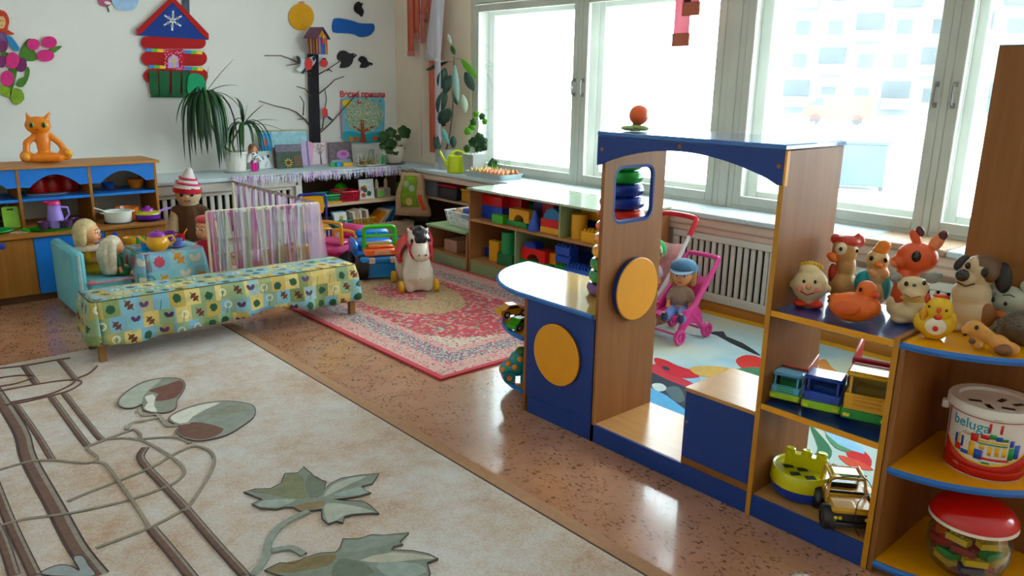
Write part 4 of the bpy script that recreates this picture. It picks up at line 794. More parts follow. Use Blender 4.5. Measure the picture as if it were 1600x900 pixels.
# ============================================================ plants
LEAFD = M('#1f4227', .35, .25, scale=20); LEAFM = M('#33592f', .4, .22, scale=20); LEAFB = M('#5f9a2e', .4, .15, scale=20); POTW = M('#e3e1da', .35, .03)
def strap(parent, p0, d, L, w, droop, mat, up=.0, nm='leaf'):
    """long arching strap leaf starting at p0 in direction d"""
    d = Vector(d).normalized(); pts = []; p = Vector(p0); v = d.copy(); n = 8
    for i in range(n+1): pts.append(p.copy()); p = p+v*(L/n); v = (v+Vector((0, 0, -droop/n))).normalized()
    b = B(); sd = d.cross(Vector((0, 0, 1))); sd = sd.normalized() if sd.length > .01 else Vector((1, 0, 0))
    for i, q in enumerate(pts):
        t = i/n; ww = w*(.35+.65*sin(min(1, t*2.2)*pi/2))*(1-t**3.5)+.0005
        b.v += [tuple(q-sd*ww), tuple(q+Vector((0, 0, -ww*.35))), tuple(q+sd*ww)]
    for i in range(n): k = 3*i; b.face(k, k+1, k+4, k+3); b.face(k+1, k+2, k+5, k+4)
    return b.build(nm, mat, parent, solid=.0012)
def pot(parent, h, r0, r1, mat=POTW, soil=True):
    B().lathe([(0, .0), (r0, 0), (r0+(r1-r0)*.85, h*.86), (r1+.004, h*.88), (r1+.006, h), (r1-.004, h), (r1-.008, h*.85), (0, h*.82)], n=28).build('pot', mat, parent)
    if soil: B().lathe([(0, h*.87), (r1-.012, h*.86)], n=20).build('soil', M('#3a2a20', .95, .3, bump=.5), parent)
p = Z(358, 266, SZ); p.y = min(p.y, 7.24); r = thing('dracaena_plant', 'dracaena with drooping strap leaves in a white pot on the left sill', 'plant', p)
B().lathe([(0, .002), (.10, .002), (.125, .018), (.128, .024), (.115, .016), (0, .012)], n=28).build('saucer', POTW, r); 
B().lathe([(0, .012), (.085, .012), (.10, .165), (.108, .17), (.108, .195), (.098, .195), (.092, .165), (0, .16)], n=28).build('pot', POTW, r); B().lathe([(0, .172), (.095, .17)], n=20).build('soil', M('#3a2a20', .95, .3, bump=.5), r)
def at(px, py, y): q = Y(px, py, y); return q-p
t1 = at(319, 148, p.y-.05); t2 = at(380, 195, p.y-.03); ba = Vector((-.02, 0, .17))
B().tube([ba, at(345, 225, p.y), at(330, 195, p.y-.03), t1], [.012, .011, .010, .009], 8).build('stem', M('#6a6a48', .7, .2), r); B().tube([ba+Vector((.02, 0, 0)), at(362, 222, p.y), at(372, 205, p.y), t2], [.012, .011, .010, .008], 8).build('stem', M('#6f7a48', .7, .2), r)
rn = random.Random(4)
for i in range(34):
    a = 2*pi*i/34*3.1+rn.uniform(-.3, .3); strap(r, t1+Vector((0, 0, -.012*(i % 5))), (cos(a)*.5, (sin(a)*.5 if sin(a) < 0 else sin(a)*.1)-.1, .42), rn.uniform(.5, .8), rn.uniform(.016, .026), rn.uniform(8.0, 13), (LEAFD, LEAFM)[i % 3 == 0])
for (dx, dz, L, dr) in ((.55, .75, .42, .3), (.75, .55, .33, .9), (.15, .9, .25, .4), (.9, .35, .5, 2.6), (.8, .3, .42, 3.6), (-.8, .35, .45, 3.4), (-.6, .4, .42, 4.2)): strap(r, t1, (dx, -.1, dz), L, .015, dr, LEAFM)
for i in range(18):
    a = 2*pi*i/18*2.3+rn.uniform(-.3, .3); strap(r, t2, (cos(a)*.8, (sin(a)*.6 if sin(a) < 0 else sin(a)*.1)-.1, .5), rn.uniform(.28, .5), rn.uniform(.013, .019), rn.uniform(4, 8), (LEAFD, LEAFM)[i % 2])
for (dx, dz, L, dr, w_) in ((.55, .7, .28, .5, .022), (.9, .35, .34, .6, .012), (.95, .15, .42, .8, .012), (.75, -.1, .26, .8, .012), (.2, .9, .2, .3, .02)): strap(r, t2, (dx, -.1, dz), L, w_, dr, LEAFM)
# geranium
p = Z(616, 256, SZ); p.y = min(p.y, 7.28); r = thing('geranium_plant', 'dark lobed-leaf geranium in a white bowl-shaped pot by the corner', 'plant', p)
B().lathe([(0, 0), (.09, 0), (.115, .012), (.118, .02), (0, .01)], n=24).build('saucer', M('#8d8d8a', .5), r); B().lathe([(0, .012), (.07, .012), (.105, .08), (.11, .15), (.112, .19), (.10, .19), (0, .17)], n=28).build('pot', M('#d8d0c4', .5, .04), r)
def lobed(parent, c, rad, nrm, mat):
    n = 20; b = B(); z_ = Vector(nrm).normalized(); u = z_.orthogonal().normalized(); v = z_.cross(u); b.v.append(tuple(c))
    for i in range(n): t = 2*pi*i/n; q = rad*(.8+.2*abs(cos(t*2.5))); b.v.append(tuple(Vector(c)+(u*cos(t)+v*sin(t))*q+z_*.15*rad*(sin(3*t)*.4-.5)))
    for i in range(n): b.face(0, 1+i, 1+(i+1) % n)
    return b.build('leaf', mat, parent, solid=.001)
GL = M('#2c4a26', .6, .25, scale=25); rn = random.Random(8)
def gl(px, py, rad, dy=-.1):
    q = Y(px, py, p.y+dy)-p; B().tube([(0, 0, .17), (q.x*.4, q.y*.4, .17+q.z*.2), tuple(q)], .003, 5).build('stalk', M('#6a5a3a', .7), r); lobed(r, q, rad, (rn.uniform(-.4, .2), -.9, rn.uniform(.2, .6)), GL)
for a in ((600, 212, .06), (611, 207, .065), (604, 222, .07), (614, 224, .06), (608, 234, .055), (632, 206, .08), (622, 215, .04), (598, 228, .04), (618, 238, .035), (596, 218, .045)): gl(*a)
gl(628, 232, .04, -.05)
# plate with dried plants and a green leaf house
p = Z(580, 259, SZ); r = thing('craft_plate', 'white plate with a dried moss and twig craft on the left sill', 'craft', p)
B().lathe([(0, 0), (.12, 0), (.17, .015), (.172, .02), (0, .008)], n=28, flat=.55).build('plate', POTW, r); B().prism([(.06, .012), (.15, .012), (.15, .07), (.105, .13), (.06, .07)], -.06, -.05, 'y').build('green_house', M('#7d9a78', .7, .15), r); B().prism([(.085, .02), (.125, .02), (.125, .07), (.105, .1), (.085, .07)], -.064, -.06, 'y').build('house_door', M('#3f7a52', .7), r)
b = B(); rn = random.Random(11)
for i in range(60): x, y = rn.uniform(-.14, .05), rn.uniform(-.06, .06); b.ell((x, y, .012+rn.random()*.03), (.016, .014, rn.uniform(.01, .028)), 6, 5)
tag(b.build('dried_moss', M('#8a7a58', .9, .4, scale=50), r), kind='stuff')
for i in range(9): x = -.13+i*.024; B().tube([(x, 0, .02), (x+rn.uniform(-.02, .02), rn.uniform(-.03, .03), rn.uniform(.09, .17))], .004, 5).build('twig', M('#6f5a44' if i % 2 else '#7d8a5a', .8), r)
B().tube([(-.15, 0, .01), (-.155, 0, .13), (-.12, 0, .13), (-.12, 0, .01)], .004, 5).build('wire_stand', POTW, r)
# rubber plant on the window sill
p = Z(697, 264, SZ); p.x = max(p.x, 4.66); r = thing('rubber_plant', 'tall rubber plant with big dark leaves in a grey pot on the window sill', 'plant', p)
B().lathe([(0, 0), (.075, 0), (.095, .19), (.1, .195), (.1, .2), (.088, .2), (0, .18)], n=26).build('pot', M('#a9aaa8', .4, .05), r)
xr_ = p.x+.02
def rp(px, py): return X(px, py, xr_)-p
st = [(0, 0, .18), rp(702, 215), rp(707, 180), rp(709, 140), rp(709, 105), rp(710, 88)]
B().tube(st, [.01, .009, .008, .007, .006, .004], 8).build('stem', M('#5a4a38', .7, .2), r)
def bigleaf(a, b_, w_, mat, yoff=0.0):
    A, Bp = rp(*a)+Vector((yoff, 0, 0)), rp(*b_)+Vector((yoff*1.5, 0, 0)); ax = Bp-A; L = ax.length; ax.normalize(); sd = ax.cross(Vector((-.8, -.6, 0))).normalized(); nn = sd.cross(ax); m = B(); n = 10
    for i in range(n+1):
        t = i/n; ww = w_*sin(pi*min(1, t*.97+.02))**.7+.0006; c_ = A+ax*L*t+nn*.03*L*sin(pi*t)
        m.v += [tuple(c_-sd*ww+nn*.15*ww), tuple(c_), tuple(c_+sd*ww+nn*.15*ww)]
    for i in range(n): k = 3*i; m.face(k, k+1, k+4, k+3); m.face(k+1, k+2, k+5, k+4)
    lf = m.build('leaf', mat, r, solid=.0015)
RL = M('#2a443c', .25, .12, coat=.4); RL2 = M('#9db8b4', .3, .1); RG = M('#6aa52c', .35, .1)
def cr(a, b_): return (580+a/5, b_/5)
for a, b_, w_, m_, yo in (((600, 535), (565, 695), .055, RL, -.03), ((655, 590), (620, 735), .045, RL, -.05), ((715, 565), (775, 710), .045, RL, .03), ((610, 705), (560, 885), .055, RL, -.04), ((640, 700), (650, 820), .03, RL, .02), ((655, 850), (590, 960), .06, RL, -.05), ((690, 510), (735, 800), .032, RL2, -.06), ((700, 460), (832, 612), .03, RG, 0), ((600, 482), (428, 548), .02, RL, 0), ((625, 355), (655, 430), .022, LEAFM, 0), ((600, 265), (625, 345), .018, M('#c5cfc6', .5), 0), ((690, 740), (700, 880), .04, M('#b9c4b2', .5, .1), .04)): bigleaf(cr(*a), cr(*b_), w_, m_, yo)
def c2(a, b_): return (560+a/7.26, 150+b_/7.26)
for a, b_, w_, m_, yo in (((1075, 150), (985, 310), .06, RL, -.05), ((960, 455), (985, 620), .05, RL, -.06), ((1090, 450), (1110, 590), .035, RL, -.02), ((905, 430), (920, 600), .035, RL, -.02), ((1020, 370), (1120, 540), .028, M('#7fb5b0', .3, .1), -.07), ((995, 330), (900, 310), .02, RL, 0)): bigleaf(c2(*a), c2(*b_), w_, m_, yo)
for a, b_ in (((710, 92), (720, 92)), ((709, 97), (700, 96)), ((709, 128), (720, 118)), ((707, 150), (703, 108))): B().tube([rp(*a), rp(*b_)], .0025, 5).build('stalk', M('#7a5048', .7), r)
# trough plant with light vines
p = Z(741, 265, SZ); p = X(741, 262, 4.76); p.z = SZ+.001; r = thing('vine_plant', 'young light green vine in a square grey planter on the window sill', 'plant', p)
B().lathe([(0, 0), (.10, 0), (.12, .185), (.125, .19), (.112, .19), (0, .17)], n=4).rot(0, pi/4).build('planter', M('#b3b8b8', .4, .05), r); xr_ = p.x+.02
B().tube([(0, 0, .17), rp(745, 215), rp(748, 195), rp(745, 176)], .003, 5).build('stem', LEAFM, r); B().tube([(-.02, .03, .17), rp(737, 210), rp(733, 198)], .003, 5).build('stem', LEAFM, r)
rn = random.Random(21)
for (px, py, s_, m_) in ((746, 178, .035, LEAFB), (752, 182, .035, LEAFM), (742, 190, .04, LEAFM), (755, 190, .03, LEAFB), (737, 198, .04, LEAFB), (734, 205, .04, LEAFB), (748, 215, .05, LEAFM), (752, 222, .055, LEAFD), (742, 222, .05, LEAFD), (734, 222, .045, LEAFM), (745, 230, .055, LEAFD), (733, 232, .04, LEAFM), (756, 230, .04, LEAFD)): lobed(r, rp(px, py)+Vector((rn.uniform(-.03, .03), 0, 0)), s_, (-.8, -.5, rn.uniform(-.1, .5)), m_)
# watering can
p = Z(712, 270, SZ); p.x = max(p.x, 4.615); r = thing('watering_can', 'translucent lime yellow plastic watering can on the window sill', 'watering can', p, radians(-30))
LIME = M('#d3e04e', .3, .03, trans=.2)
B().lathe([(0, .002), (.078, .002), (.085, .01), (.08, .14), (.074, .165), (.05, .17), (.048, .165), (.07, .158), (.076, .138), (.08, .012), (0, .008)], n=28).build('body', LIME, r); B().tube([(-.07, 0, .06), (-.11, 0, .12), (-.155, 0, .21)], [.022, .014, .011], 10).build('spout', LIME, r); B().tube([(.075, 0, .05), (.105, 0, .08), (.11, 0, .14), (.08, 0, .195), (.02, 0, .215), (-.03, 0, .2), (-.055, 0, .165)], .011, 8).build('handle', LIME, r)
# onion tray
p = Z(778, 276, SZ); p.x = 4.73; p.y -= .02; r = thing('onion_tray', 'pale grey plastic tray on the window sill planted with onions', 'tray', p)
TR = M('#b5c4c6', .4, .04); B().prism(rrect(-.13, .13, -.26, .26, .03), 0, .006).build('base', TR, r)
for a in (0, ): 
    b = B(); ri, ro = rrect(-.122, .122, -.252, .252, .03), rrect(-.14, .14, -.27, .27, .04); n = len(ri)
    for i in range(n): b.v += [(ri[i][0], ri[i][1], .004), (ro[i][0], ro[i][1], .05), (ro[i][0]*1.04, ro[i][1]*1.02, .05), (ri[i][0]*1.03, ri[i][1]*1.01, .001)]
    for i in range(n):
        j = (i+1) % n
        for k in range(3): b.face(4*i+k, 4*j+k, 4*j+k+1, 4*i+k+1)
    b.build('rim', TR, r)
B().prism(rrect(-.12, .12, -.25, .25, .03), .006, .035).build('soil', M('#4a3526', .95, .3, bump=.5), r)
rn = random.Random(12); ONI = [M('#b5744a', .45, .2, scale=30), M('#c98a68', .45, .2, scale=30), M('#b9a06a', .5, .2, scale=30)]
bulb0 = B().lathe([(0, -.01), (.012, -.008), (.021, .006), (.02, .018), (.010, .03), (.004, .042), (0, .046)], n=10)
bm_ = [bulb0.build('onion', m_) for m_ in ONI]; used = set()
k = 0
for i in range(9):
    for j in range(4):
        t = 2 if i > 5 else rn.choice((0, 1, 1)); o = bm_[t] if t not in used else bm_[t].copy()
        if t in used: COL.objects.link(o)
        used.add(t); o.location = (p.x-.09+j*.06, p.y-.22+i*.055+rn.uniform(-.006, .006), SZ+.042); o.rotation_euler = (rn.uniform(-.2, .2), rn.uniform(-.2, .2), rn.random()*6)
        tag(o, '%s onion bulb, %s from the right in the %s row of the tray' % (('brown', 'pinkish', 'pale yellow')[t], ('first', 'second', 'third', 'fourth', 'fifth', 'sixth', 'seventh', 'eighth', 'ninth')[i], ('room-side', 'second', 'third', 'window-side')[j]), 'onion', 'onions planted in the sill tray')
for i in range(9):
    x, y = rn.uniform(-.1, .1), rn.uniform(-.22, .24); B().tube([(x, y, .06), (x+rn.uniform(-.02, .02), y+rn.uniform(-.03, .03), rn.uniform(.13, .22))], [.004, .001], 5).build('green_shoot', LEAFB, r)
q = Z(795, 262, SZ); tag(B().box(-.03, .03, -.035, .035, 0, .155, .003).build('carton', M('#b98a62', .7, .1), loc=(4.905, q.y+.02, SZ)), 'upright brown carton behind the onion tray', 'box')
q = thing('leafy_pot', 'small pot with a dark green leafy plant at the end of the onion tray', 'plant', (4.9, Z(808, 268, SZ).y-.03, SZ)); pot(q, .06, .03, .038, M('#5a5a5a', .6)); rn = random.Random(3)
for i in range(12): lobed(q, Vector((rn.uniform(-.035, .03), rn.uniform(-.04, .04), rn.uniform(.07, .13))), .03, (-.8, -.3, rn.uniform(0, .6)), LEAFD)
# ============================================================ vertical blinds with stepped ends
r = thing('vertical_blind', 'white and salmon vertical blind strips drawn aside beside the window corner', 'blind', (4.8, 6.7, 2.92))
SAL = sheer('#e0907e', .85); WHT = sheer('#eceaf0', .9)
B().box(-.02, .02, -3.5, .75, .12, .16, .004).build('head_rail', POTW, r)
def strip(px, py_bot, ww, m, endm=None, x=4.8, dz=0, rot=.5, tw=0.0):
    q = X(px, py_bot, x); L = 2.92+.12-q.z; o = B().surf(lambda u, v: ((u-.5)*ww*sin(rot+tw*v), (u-.5)*ww*cos(rot+tw*v), .12-L*v), 2, 10).build('strip', m, r, solid=.001); o.location = (q.x-4.8, q.y-6.7, 0)
    if endm: e = B().box(-.006, .006, -ww*.52, ww*.52, -.05, .004, .002); e.rot(0, -rot-tw); eo = e.build('end_weight', endm, o); eo.location = (0, 0, .12-L)
    return o
EW = M('#b5706a', .6, .06); EW2 = M('#d8d8dc', .5)
for px, py in ((642, 80), (650, 52), (660, 22), (672, 2)): strip(px, py, .13, SAL, EW, 4.86, rot=.1)
strip(676, 238, .12, SAL, None, 4.86, rot=.1); strip(660, 60, .085, SAL, EW, 4.86, rot=.2)
strip(685, 255, .125, WHT, EW2, 4.76, rot=.15); strip(659, 245, .075, WHT, None, 4.87, rot=.2, tw=.6)
o = B().surf(lambda u, v: tuple(X(690+(u-.5)*(24-8*abs(v-.9))-14*v, -60+155*v, 4.79)-Vector((4.8, 6.7, 2.92))), 2, 10).build('tied_strip', WHT, r, solid=.001)
B().tube([tuple(X(a, b_, 4.78)-Vector((4.8, 6.7, 2.92))) for a, b_ in ((668, 66), (673, 85), (684, 94), (692, 96))], .004, 5).build('tie_cord', POTW, r); B().ell(tuple(X(684, 94, 4.77)-Vector((4.8, 6.7, 2.92))), (.02, .03, .025)).build('tie_knot', POTW, r)
r2 = thing('blind_strips', 'two short pink blind strips with dark ends hanging before the second pane', 'blind', (4.8, 3.6, 2.92)); r = r2
B().box(-.02, .02, -.35, .35, .165, .2, .004).build('rail_clip', POTW, r)
def strip2(px, py, ww):
    q = X(px, py, 4.8); L = 2.92+.16-q.z; PKS = sheer('#e0a4b0', .965)
    o = B().surf(lambda u, v: (.0, (u-.5)*ww, .16-L*v), 1, 4).build('strip', PKS, r2, solid=.001); o.location = (0, q.y-3.6, 0); eo = B().box(-.01, .01, -ww*.53, ww*.53, -.01, .08, .003).build('end_weight', M('#a5604f', .6, .06), o); eo.location = (0, 0, .16-L)
strip2(1063, 70, .135); strip2(1079, 22, .135)
# ============================================================ garland of tinsel along the left sill
r = thing('tinsel_garland', 'lilac and silver tinsel fringe along the front edge of the left sill', 'garland', (2.75, 6.845, SZ)); rn = random.Random(6)
B().tube([(i*.09, -.008+.004*sin(i*2.1), -.008+.006*sin(i*1.3)) for i in range(21)], .006, 6).build('cord', M('#8a8a96', .5, metal=.4), r)
for nm, cc, n in (('silver_fringe', '#d6d4da', 380), ('lilac_fringe', '#b98ac0', 240), ('grey_fringe', '#8d8da8', 140)):
    b = B()
    for i in range(n):
        x = rn.uniform(0, 1.8)
        if nm == 'lilac_fringe' and sin(x*9) < -.2: continue
        y = -.01+rn.uniform(-.01, .004); L = rn.uniform(.03, .095); dx = rn.uniform(-.015, .015); k = len(b.v); b.v += [(x, y, .008), (x+.004, y, .008), (x+dx+.004, y-.006, -L), (x+dx, y-.006, -L)]; b.face(k, k+1, k+2, k+3)
    tag(b.build(nm, M(cc, .35, .1, metal=.25), r, ang=0), kind='stuff')
# ============================================================ bench with printed cloth
def patch_mat(name, cell, pal, motifs, mot_scale=1.0):
    """patchwork print: uneven patches, each with a leaf cluster, round leaf, butterfly or dandelion ring"""
    g = NT(name); u, v, _ = g.co('UV'); su, sv = g.mul(u, 1/cell), g.mul(v, 1/cell)
    row = g.m('FLOOR', sv); su = g.add(su, g.mul(.43, g.m('SINE', g.mul(row, 2.4))))
    fu, fv = g.m('FLOOR', su), row; A = g.white(g.xyz(fu, fv, 3.1)); T = g.white(g.xyz(fu, fv, 7.7)); K = g.white(g.xyz(fu, fv, 11.3))
    lu, lv = g.sub(g.m('FRACT', su), .5), g.sub(g.m('FRACT', sv), .5); n = len(pal)
    base = g.ramp(A, [(i/n, c) for i, c in enumerate(pal)], True)
    sub = g.mul(g.gt(lu, g.sub(K, .5)), g.gt(T, .45)); base = g.mix(g.mul(sub, .8), base, g.ramp(T, [(i/n, c) for i, c in enumerate(pal[2:]+pal[:2])], True))
    nz = g.noise(g.xyz(su, sv, 0), 7, 3); soft = g.noise(g.xyz(su, sv, 0), 1.3, 3); base = g.mix(g.mul(g.gt(soft, .57), .4), base, pal[1])
    sc = lambda x: g.mul(x, 1/mot_scale); ou, ov_ = sc(g.sub(lu, g.mul(g.sub(K, .5), .25))), sc(g.sub(lv, g.mul(g.sub(A, .5), .25)))
    ru, rv = g.add(g.mul(ou, .8), g.mul(ov_, .6)), g.sub(g.mul(ov_, .8), g.mul(ou, .6))
    wav = g.m('ABSOLUTE', g.m('SINE', g.mul(rv, 11))); env = g.m('MAXIMUM', g.sub(.42, g.m('ABSOLUTE', rv)), 0.0)
    pin = g.lt(g.m('ABSOLUTE', ru), g.mul(g.mul(env, .75), g.add(.12, wav)))                      # feathered leaf cluster
    rad = g.m('SQRT', g.add(g.mul(ou, ou), g.mul(ov_, ov_))); rn_ = g.add(rad, g.mul(g.sub(nz, .5), .3))
    blob = g.lt(rn_, .27); ring = g.mul(g.lt(rad, .27), g.gt(g.add(rad, g.mul(g.sub(nz, .5), .12)), .15))
    bu = g.m('ABSOLUTE', g.mul(ou, 1.0)); bfly = g.lt(g.add(g.m('POWER', g.mul(g.sub(bu, .13), 6.5), 2), g.m('POWER', g.mul(g.sub(ov_, g.mul(bu, .5)), 6), 2)), g.add(.75, g.mul(nz, .5)))
    c = g.mix(g.mul(pin, g.lt(T, .30)), base, motifs[1]); c = g.mix(g.mul(blob, g.mul(g.gt(T, .30), g.lt(T, .55))), c, motifs[0])
    c = g.mix(g.mul(bfly, g.mul(g.gt(T, .55), g.lt(T, .72))), c, motifs[4]); c = g.mix(g.mul(g.mul(ring, .7), g.gt(T, .82)), c, motifs[5])
    stem = g.mul(g.lt(g.m('ABSOLUTE', g.sub(lu, g.mul(lv, .2))), .022), g.lt(lv, .1)); c = g.mix(g.mul(stem, g.gt(T, .7)), c, motifs[2])
    g.bump(g.noise(g.xyz(su, sv, 0), 40, 2), .2, .002); return g.done(c, .7, Sheen_Weight=.1)
BENCHC = patch_mat('printed_bench_cloth', .088, ['#cbb47a', '#8a9a78', '#7fa5ba', '#d2bf88', '#7d8a5e', '#93a886', '#b39d62', '#86aebd'], ['#1c4a30', '#5f3320', '#2a5a34', '#6b3d26', '#54375e', '#d9dccb'])
def skirt(b, loop, nrm, ztop, drop, amp, seg_v=6, hem=None):
    """pleated skirt hanging from a closed loop of (x,y)"""
    N = len(loop); acc = [0]
    for i in range(N): acc.append(acc[-1]+math.dist(loop[i], loop[(i+1) % N]))
    k = len(b.v)
    for i in range(N+1):
        x, y = loop[i % N]; nx, ny = nrm[i % N]; s_ = acc[i]
        fold = sin(s_*17)*.6+sin(s_*31+1.3)*.4
        for j in range(seg_v+1):
            t = j/seg_v; dd = drop+(hem(s_) if hem else 0); off = amp*t*(fold+.55)+.012*min(1, t*4); b.uv[len(b.v)] = (s_, -t*dd); b.v.append((x+nx*off, y+ny*off, ztop-.004*(1 if j else 0)-t*dd))
    for i in range(N):
        for j in range(seg_v): a = k+i*(seg_v+1)+j; c = a+seg_v+1; b.face(a, c, c+1, a+1)
def loop_rr(x0, x1, y0, y1, r_, step=.02):
    pts = []; nr = []
    def line(a, b_, n_): 
        L = math.dist(a, b_); m = max(1, int(L/step))
        for i in range(m): pts.append((a[0]+(b_[0]-a[0])*i/m, a[1]+(b_[1]-a[1])*i/m)); nr.append(n_)
    def crn(cx, cy, a0):
        for i in range(5): t = a0+pi/2*i/5; pts.append((cx+r_*cos(t), cy+r_*sin(t))); nr.append((cos(t), sin(t)))
    line((x0+r_, y0), (x1-r_, y0), (0, -1)); crn(x1-r_, y0+r_, -pi/2); line((x1, y0+r_), (x1, y1-r_), (1, 0)); crn(x1-r_, y1-r_, 0); line((x1-r_, y1), (x0+r_, y1), (0, 1)); crn(x0+r_, y1-r_, pi/2); line((x0, y1-r_), (x0, y0+r_), (-1, 0)); crn(x0+r_, y0+r_, pi); return pts, nr
r = thing('covered_bench', 'long low bench behind the beige carpet', 'bench', (1.81, 4.68, .0128), radians(-2.0)); LW = wood_mat('bench_wood', '#7d5a3c', '#9a7450', 2)
B().box(-.80, .80, -.14, .15, .315, .338, .004).build('seat', LW, r)
for x in (-.775, .775):
    for y in (-.145, .12): B().box(x-.02, x+.02, y-.02, y+.02, 0.0005, .315, .003).build('leg', LW, r)
b = B(); lp, nr = loop_rr(-.81, .81, -.165, .16, .03)
b.surf(lambda u, v: (-.80+1.60*u, -.155+.305*v, .3425+.002*sin(u*40)*sin(v*5)), 40, 8, 1.6, .3); k = 0
skirt(b, lp, nr, .343, .225, .028, 7, lambda s_: .02*sin(s_*5.2)+.012*sin(s_*11))
tag(b.build('bench_cloth', BENCHC, loc=(1.81, 4.68, .0128), rz=radians(-2.0), solid=.002, ang=60), 'leaf and butterfly printed cloth draped over the long bench', 'cloth')
o = bpy.data.objects['bench_cloth']
B().tube([(-.80, -.16, .3455), (-.4, -.161, .3455), (0, -.16, .3455), (.4, -.161, .3455), (.80, -.16, .3455)], .0022, 5).build('seam', M('#5a4a30', .8), o); B().tube([(-.80, -.16, .3455), (-.81, 0, .3455), (-.80, .15, .3455)], .0022, 5).build('seam', M('#5a4a30', .8), o)
# ============================================================ doll corner: armchair, table, screen
SOFA = patch_mat('pale_blue_doll_fabric', .16, ['#6faab2', '#76b0b6', '#7ab5ba', '#6fa9b3'], ['#7ab5ba', '#6fa9b3', '#7ab5ba', '#76b0b6', '#5a6f9a', '#7ab5ba'], .4)
def cushion(x0, x1, y0, y1, z0, z1, nm, par, m):
    b = B().box(x0, x1, y0, y1, z0, z1, .02); b.uv = {i: (v_[0]+v_[1]*.7, v_[2]+v_[1]*.4) for i, v_ in enumerate(b.v)}; return b.build(nm, m, par)
r = thing('doll_armchair', 'pale turquoise fabric doll armchair with pink piping beside the doll table', 'armchair', (1.33, 5.80, 0))
cushion(-.12, .165, -.31, .25, .02, .25, 'seat', r, SOFA); cushion(-.20, -.125, -.32, .27, .02, .46, 'backrest', r, SOFA); cushion(-.12, .15, .2, .26, .25, .36, 'armrest', r, SOFA)
for y in (-.32, .27): B().tube([(-.165, y, .03), (-.165, y, .44)], .012, 6).build('piping', cloth('#a6b9bd'), r)
B().tube([(-.13, -.315, .24), (.165, -.315, .24)], .01, 6).build('piping', cloth('#b98d9c'), r); B().ell((-.10, -.32, .245), (.03, .012, .015), 8, 6).build('pink_bow', cloth('#c77a86'), r)
TABC = patch_mat('printed_doll_tablecloth', .12, ['#7fb2bd', '#8fbfc6', '#5f8f8a', '#8ab0c8', '#7a7f86', '#9ac4cc'], ['#b5505f', '#c98a3a', '#5a6f9a', '#8a3f4f', '#d8d0c0', '#4f7f6a'], 1.15)
r = thing('doll_table', 'small low doll table laid with toy crockery', 'table', (1.73, 5.62, 0)); B().box(-.2, .2, -.2, .2, .385, .402, .004).build('table_top', LW, r)
for x in (-.17, .17):
    for y in (-.17, .17): B().box(x-.015, x+.015, y-.015, y+.015, .0005, .385, .002).build('leg', LW, r)
b = B(); lp, nr = loop_rr(-.215, .215, -.215, .215, .03); 
def ttop(u, v): return (-.205+.41*u, -.205+.41*v, .407)
b.surf(ttop, 6, 6, .43, .43); skirt(b, lp, nr, .4075, .26, .018, 6, lambda s_: .012*sin(s_*9)); TC = b.build('doll_tablecloth', TABC, loc=(1.73, 5.62, 0), solid=.002, ang=60); tag(TC, 'pale blue printed tablecloth on the small doll table', 'tablecloth')
B().tube([(-.21, -.215, .408), (.21, -.215, .408)], .003, 5).build('pink_trim', cloth('#c995a8'), TC)
# screen of ribbons
r = thing('ribbon_screen', 'L-shaped doll screen hung with pink, white and pale green organza ribbons', 'screen', (2.74, 5.23, 0)); RZ = .672; ROD = M('#d8cfb8', .45, .05)
for x, y, z0 in ((-.80, .06, .0005), (0, 0, .0115), (.0, 1.56, .0005)): B().tube([(x, y, z0), (x, y, RZ)], .011, 8).build('post', ROD, r); B().lathe([(0, 0), (.05, 0), (.05, .008), (.014, .014)], (x, y, z0), 16).build('foot', ROD, r)
B().tube([(-.80, .06, RZ), (0, 0, RZ)], .008, 8).build('rail', ROD, r); B().tube([(0, 0, RZ), (0, 1.56, RZ)], .008, 8).build('rail', M('#9a8f84', .5, .1), r)
rn = random.Random(14); RC = ['#d09cbc', '#b9c2d4', '#dbe2cc', '#c183a8', '#dcd4e0', '#cdd8c0', '#cc8fb4', '#eae6ec']
def ribbon(x, y, dx, dy, ww, col, op, L, sw):
    ph = rn.random()*6; m = sheer(col, op)
    o = B().surf(lambda u, v: (x+dx*(u-.5)*ww*(1-.35*sin(pi*v))+.006*sin(ph+v*5)*dy+sw*v*dx, y+dy*(u-.5)*ww+.012*sin(u*9+ph+v*3)*(.3+v), RZ+.004-L*v), 5, 10).build('ribbon', m, r); return o
for i in range(16):
    x = -.78+i*.0495; ribbon(x, .059*(-x/.8)-.008+rn.uniform(-.006, .006), 1, -.03, 0.044, RC[i % 8], .7 if i < 9 else .42, .48+rn.uniform(-.05, .02), rn.uniform(-.02, .03))
for i in range(30): x = -.78+i*.026; ribbon(x, .059*(-x/.8)+.014*(1 if i % 2 else -1), 1, -.03, .014, ['#f2f0f4', '#d9bfd0', '#e6ecdc', '#cfd6e2'][i % 4], .75, .56, rn.uniform(-.03, .05))
o = B().surf(lambda u, v: (-.10+.10*u+.05*v*u+.01*sin(u*14), -.012-.03*v, RZ-.55*v), 10, 6).build('organza_panel', sheer('#e9d6f0', .38), r); o = B().surf(lambda u, v: (.0+.012*sin(u*30)+.08*v*(1-u), .02+.25*u, RZ-.55*v), 14, 6).build('organza_panel', sheer('#ebdcf4', .36), r)
for i in range(20): y = .32+i*.062; ribbon(.0, y, .12, 1, .07, ['#e4e2ea', '#c98fc0', '#dfe6e4', '#b58fc4', '#e8dce6'][i % 5], .58, .42+rn.uniform(-.06, .05), 0)
for i in range(14): B().ell((-.78+i*.058, .06*(-(-.78+i*.058)/.8), RZ-.012), (.028, .014, .016), 8, 6).build('ribbon_knot', M(RC[(i*3) % 8], .7, .1), r)
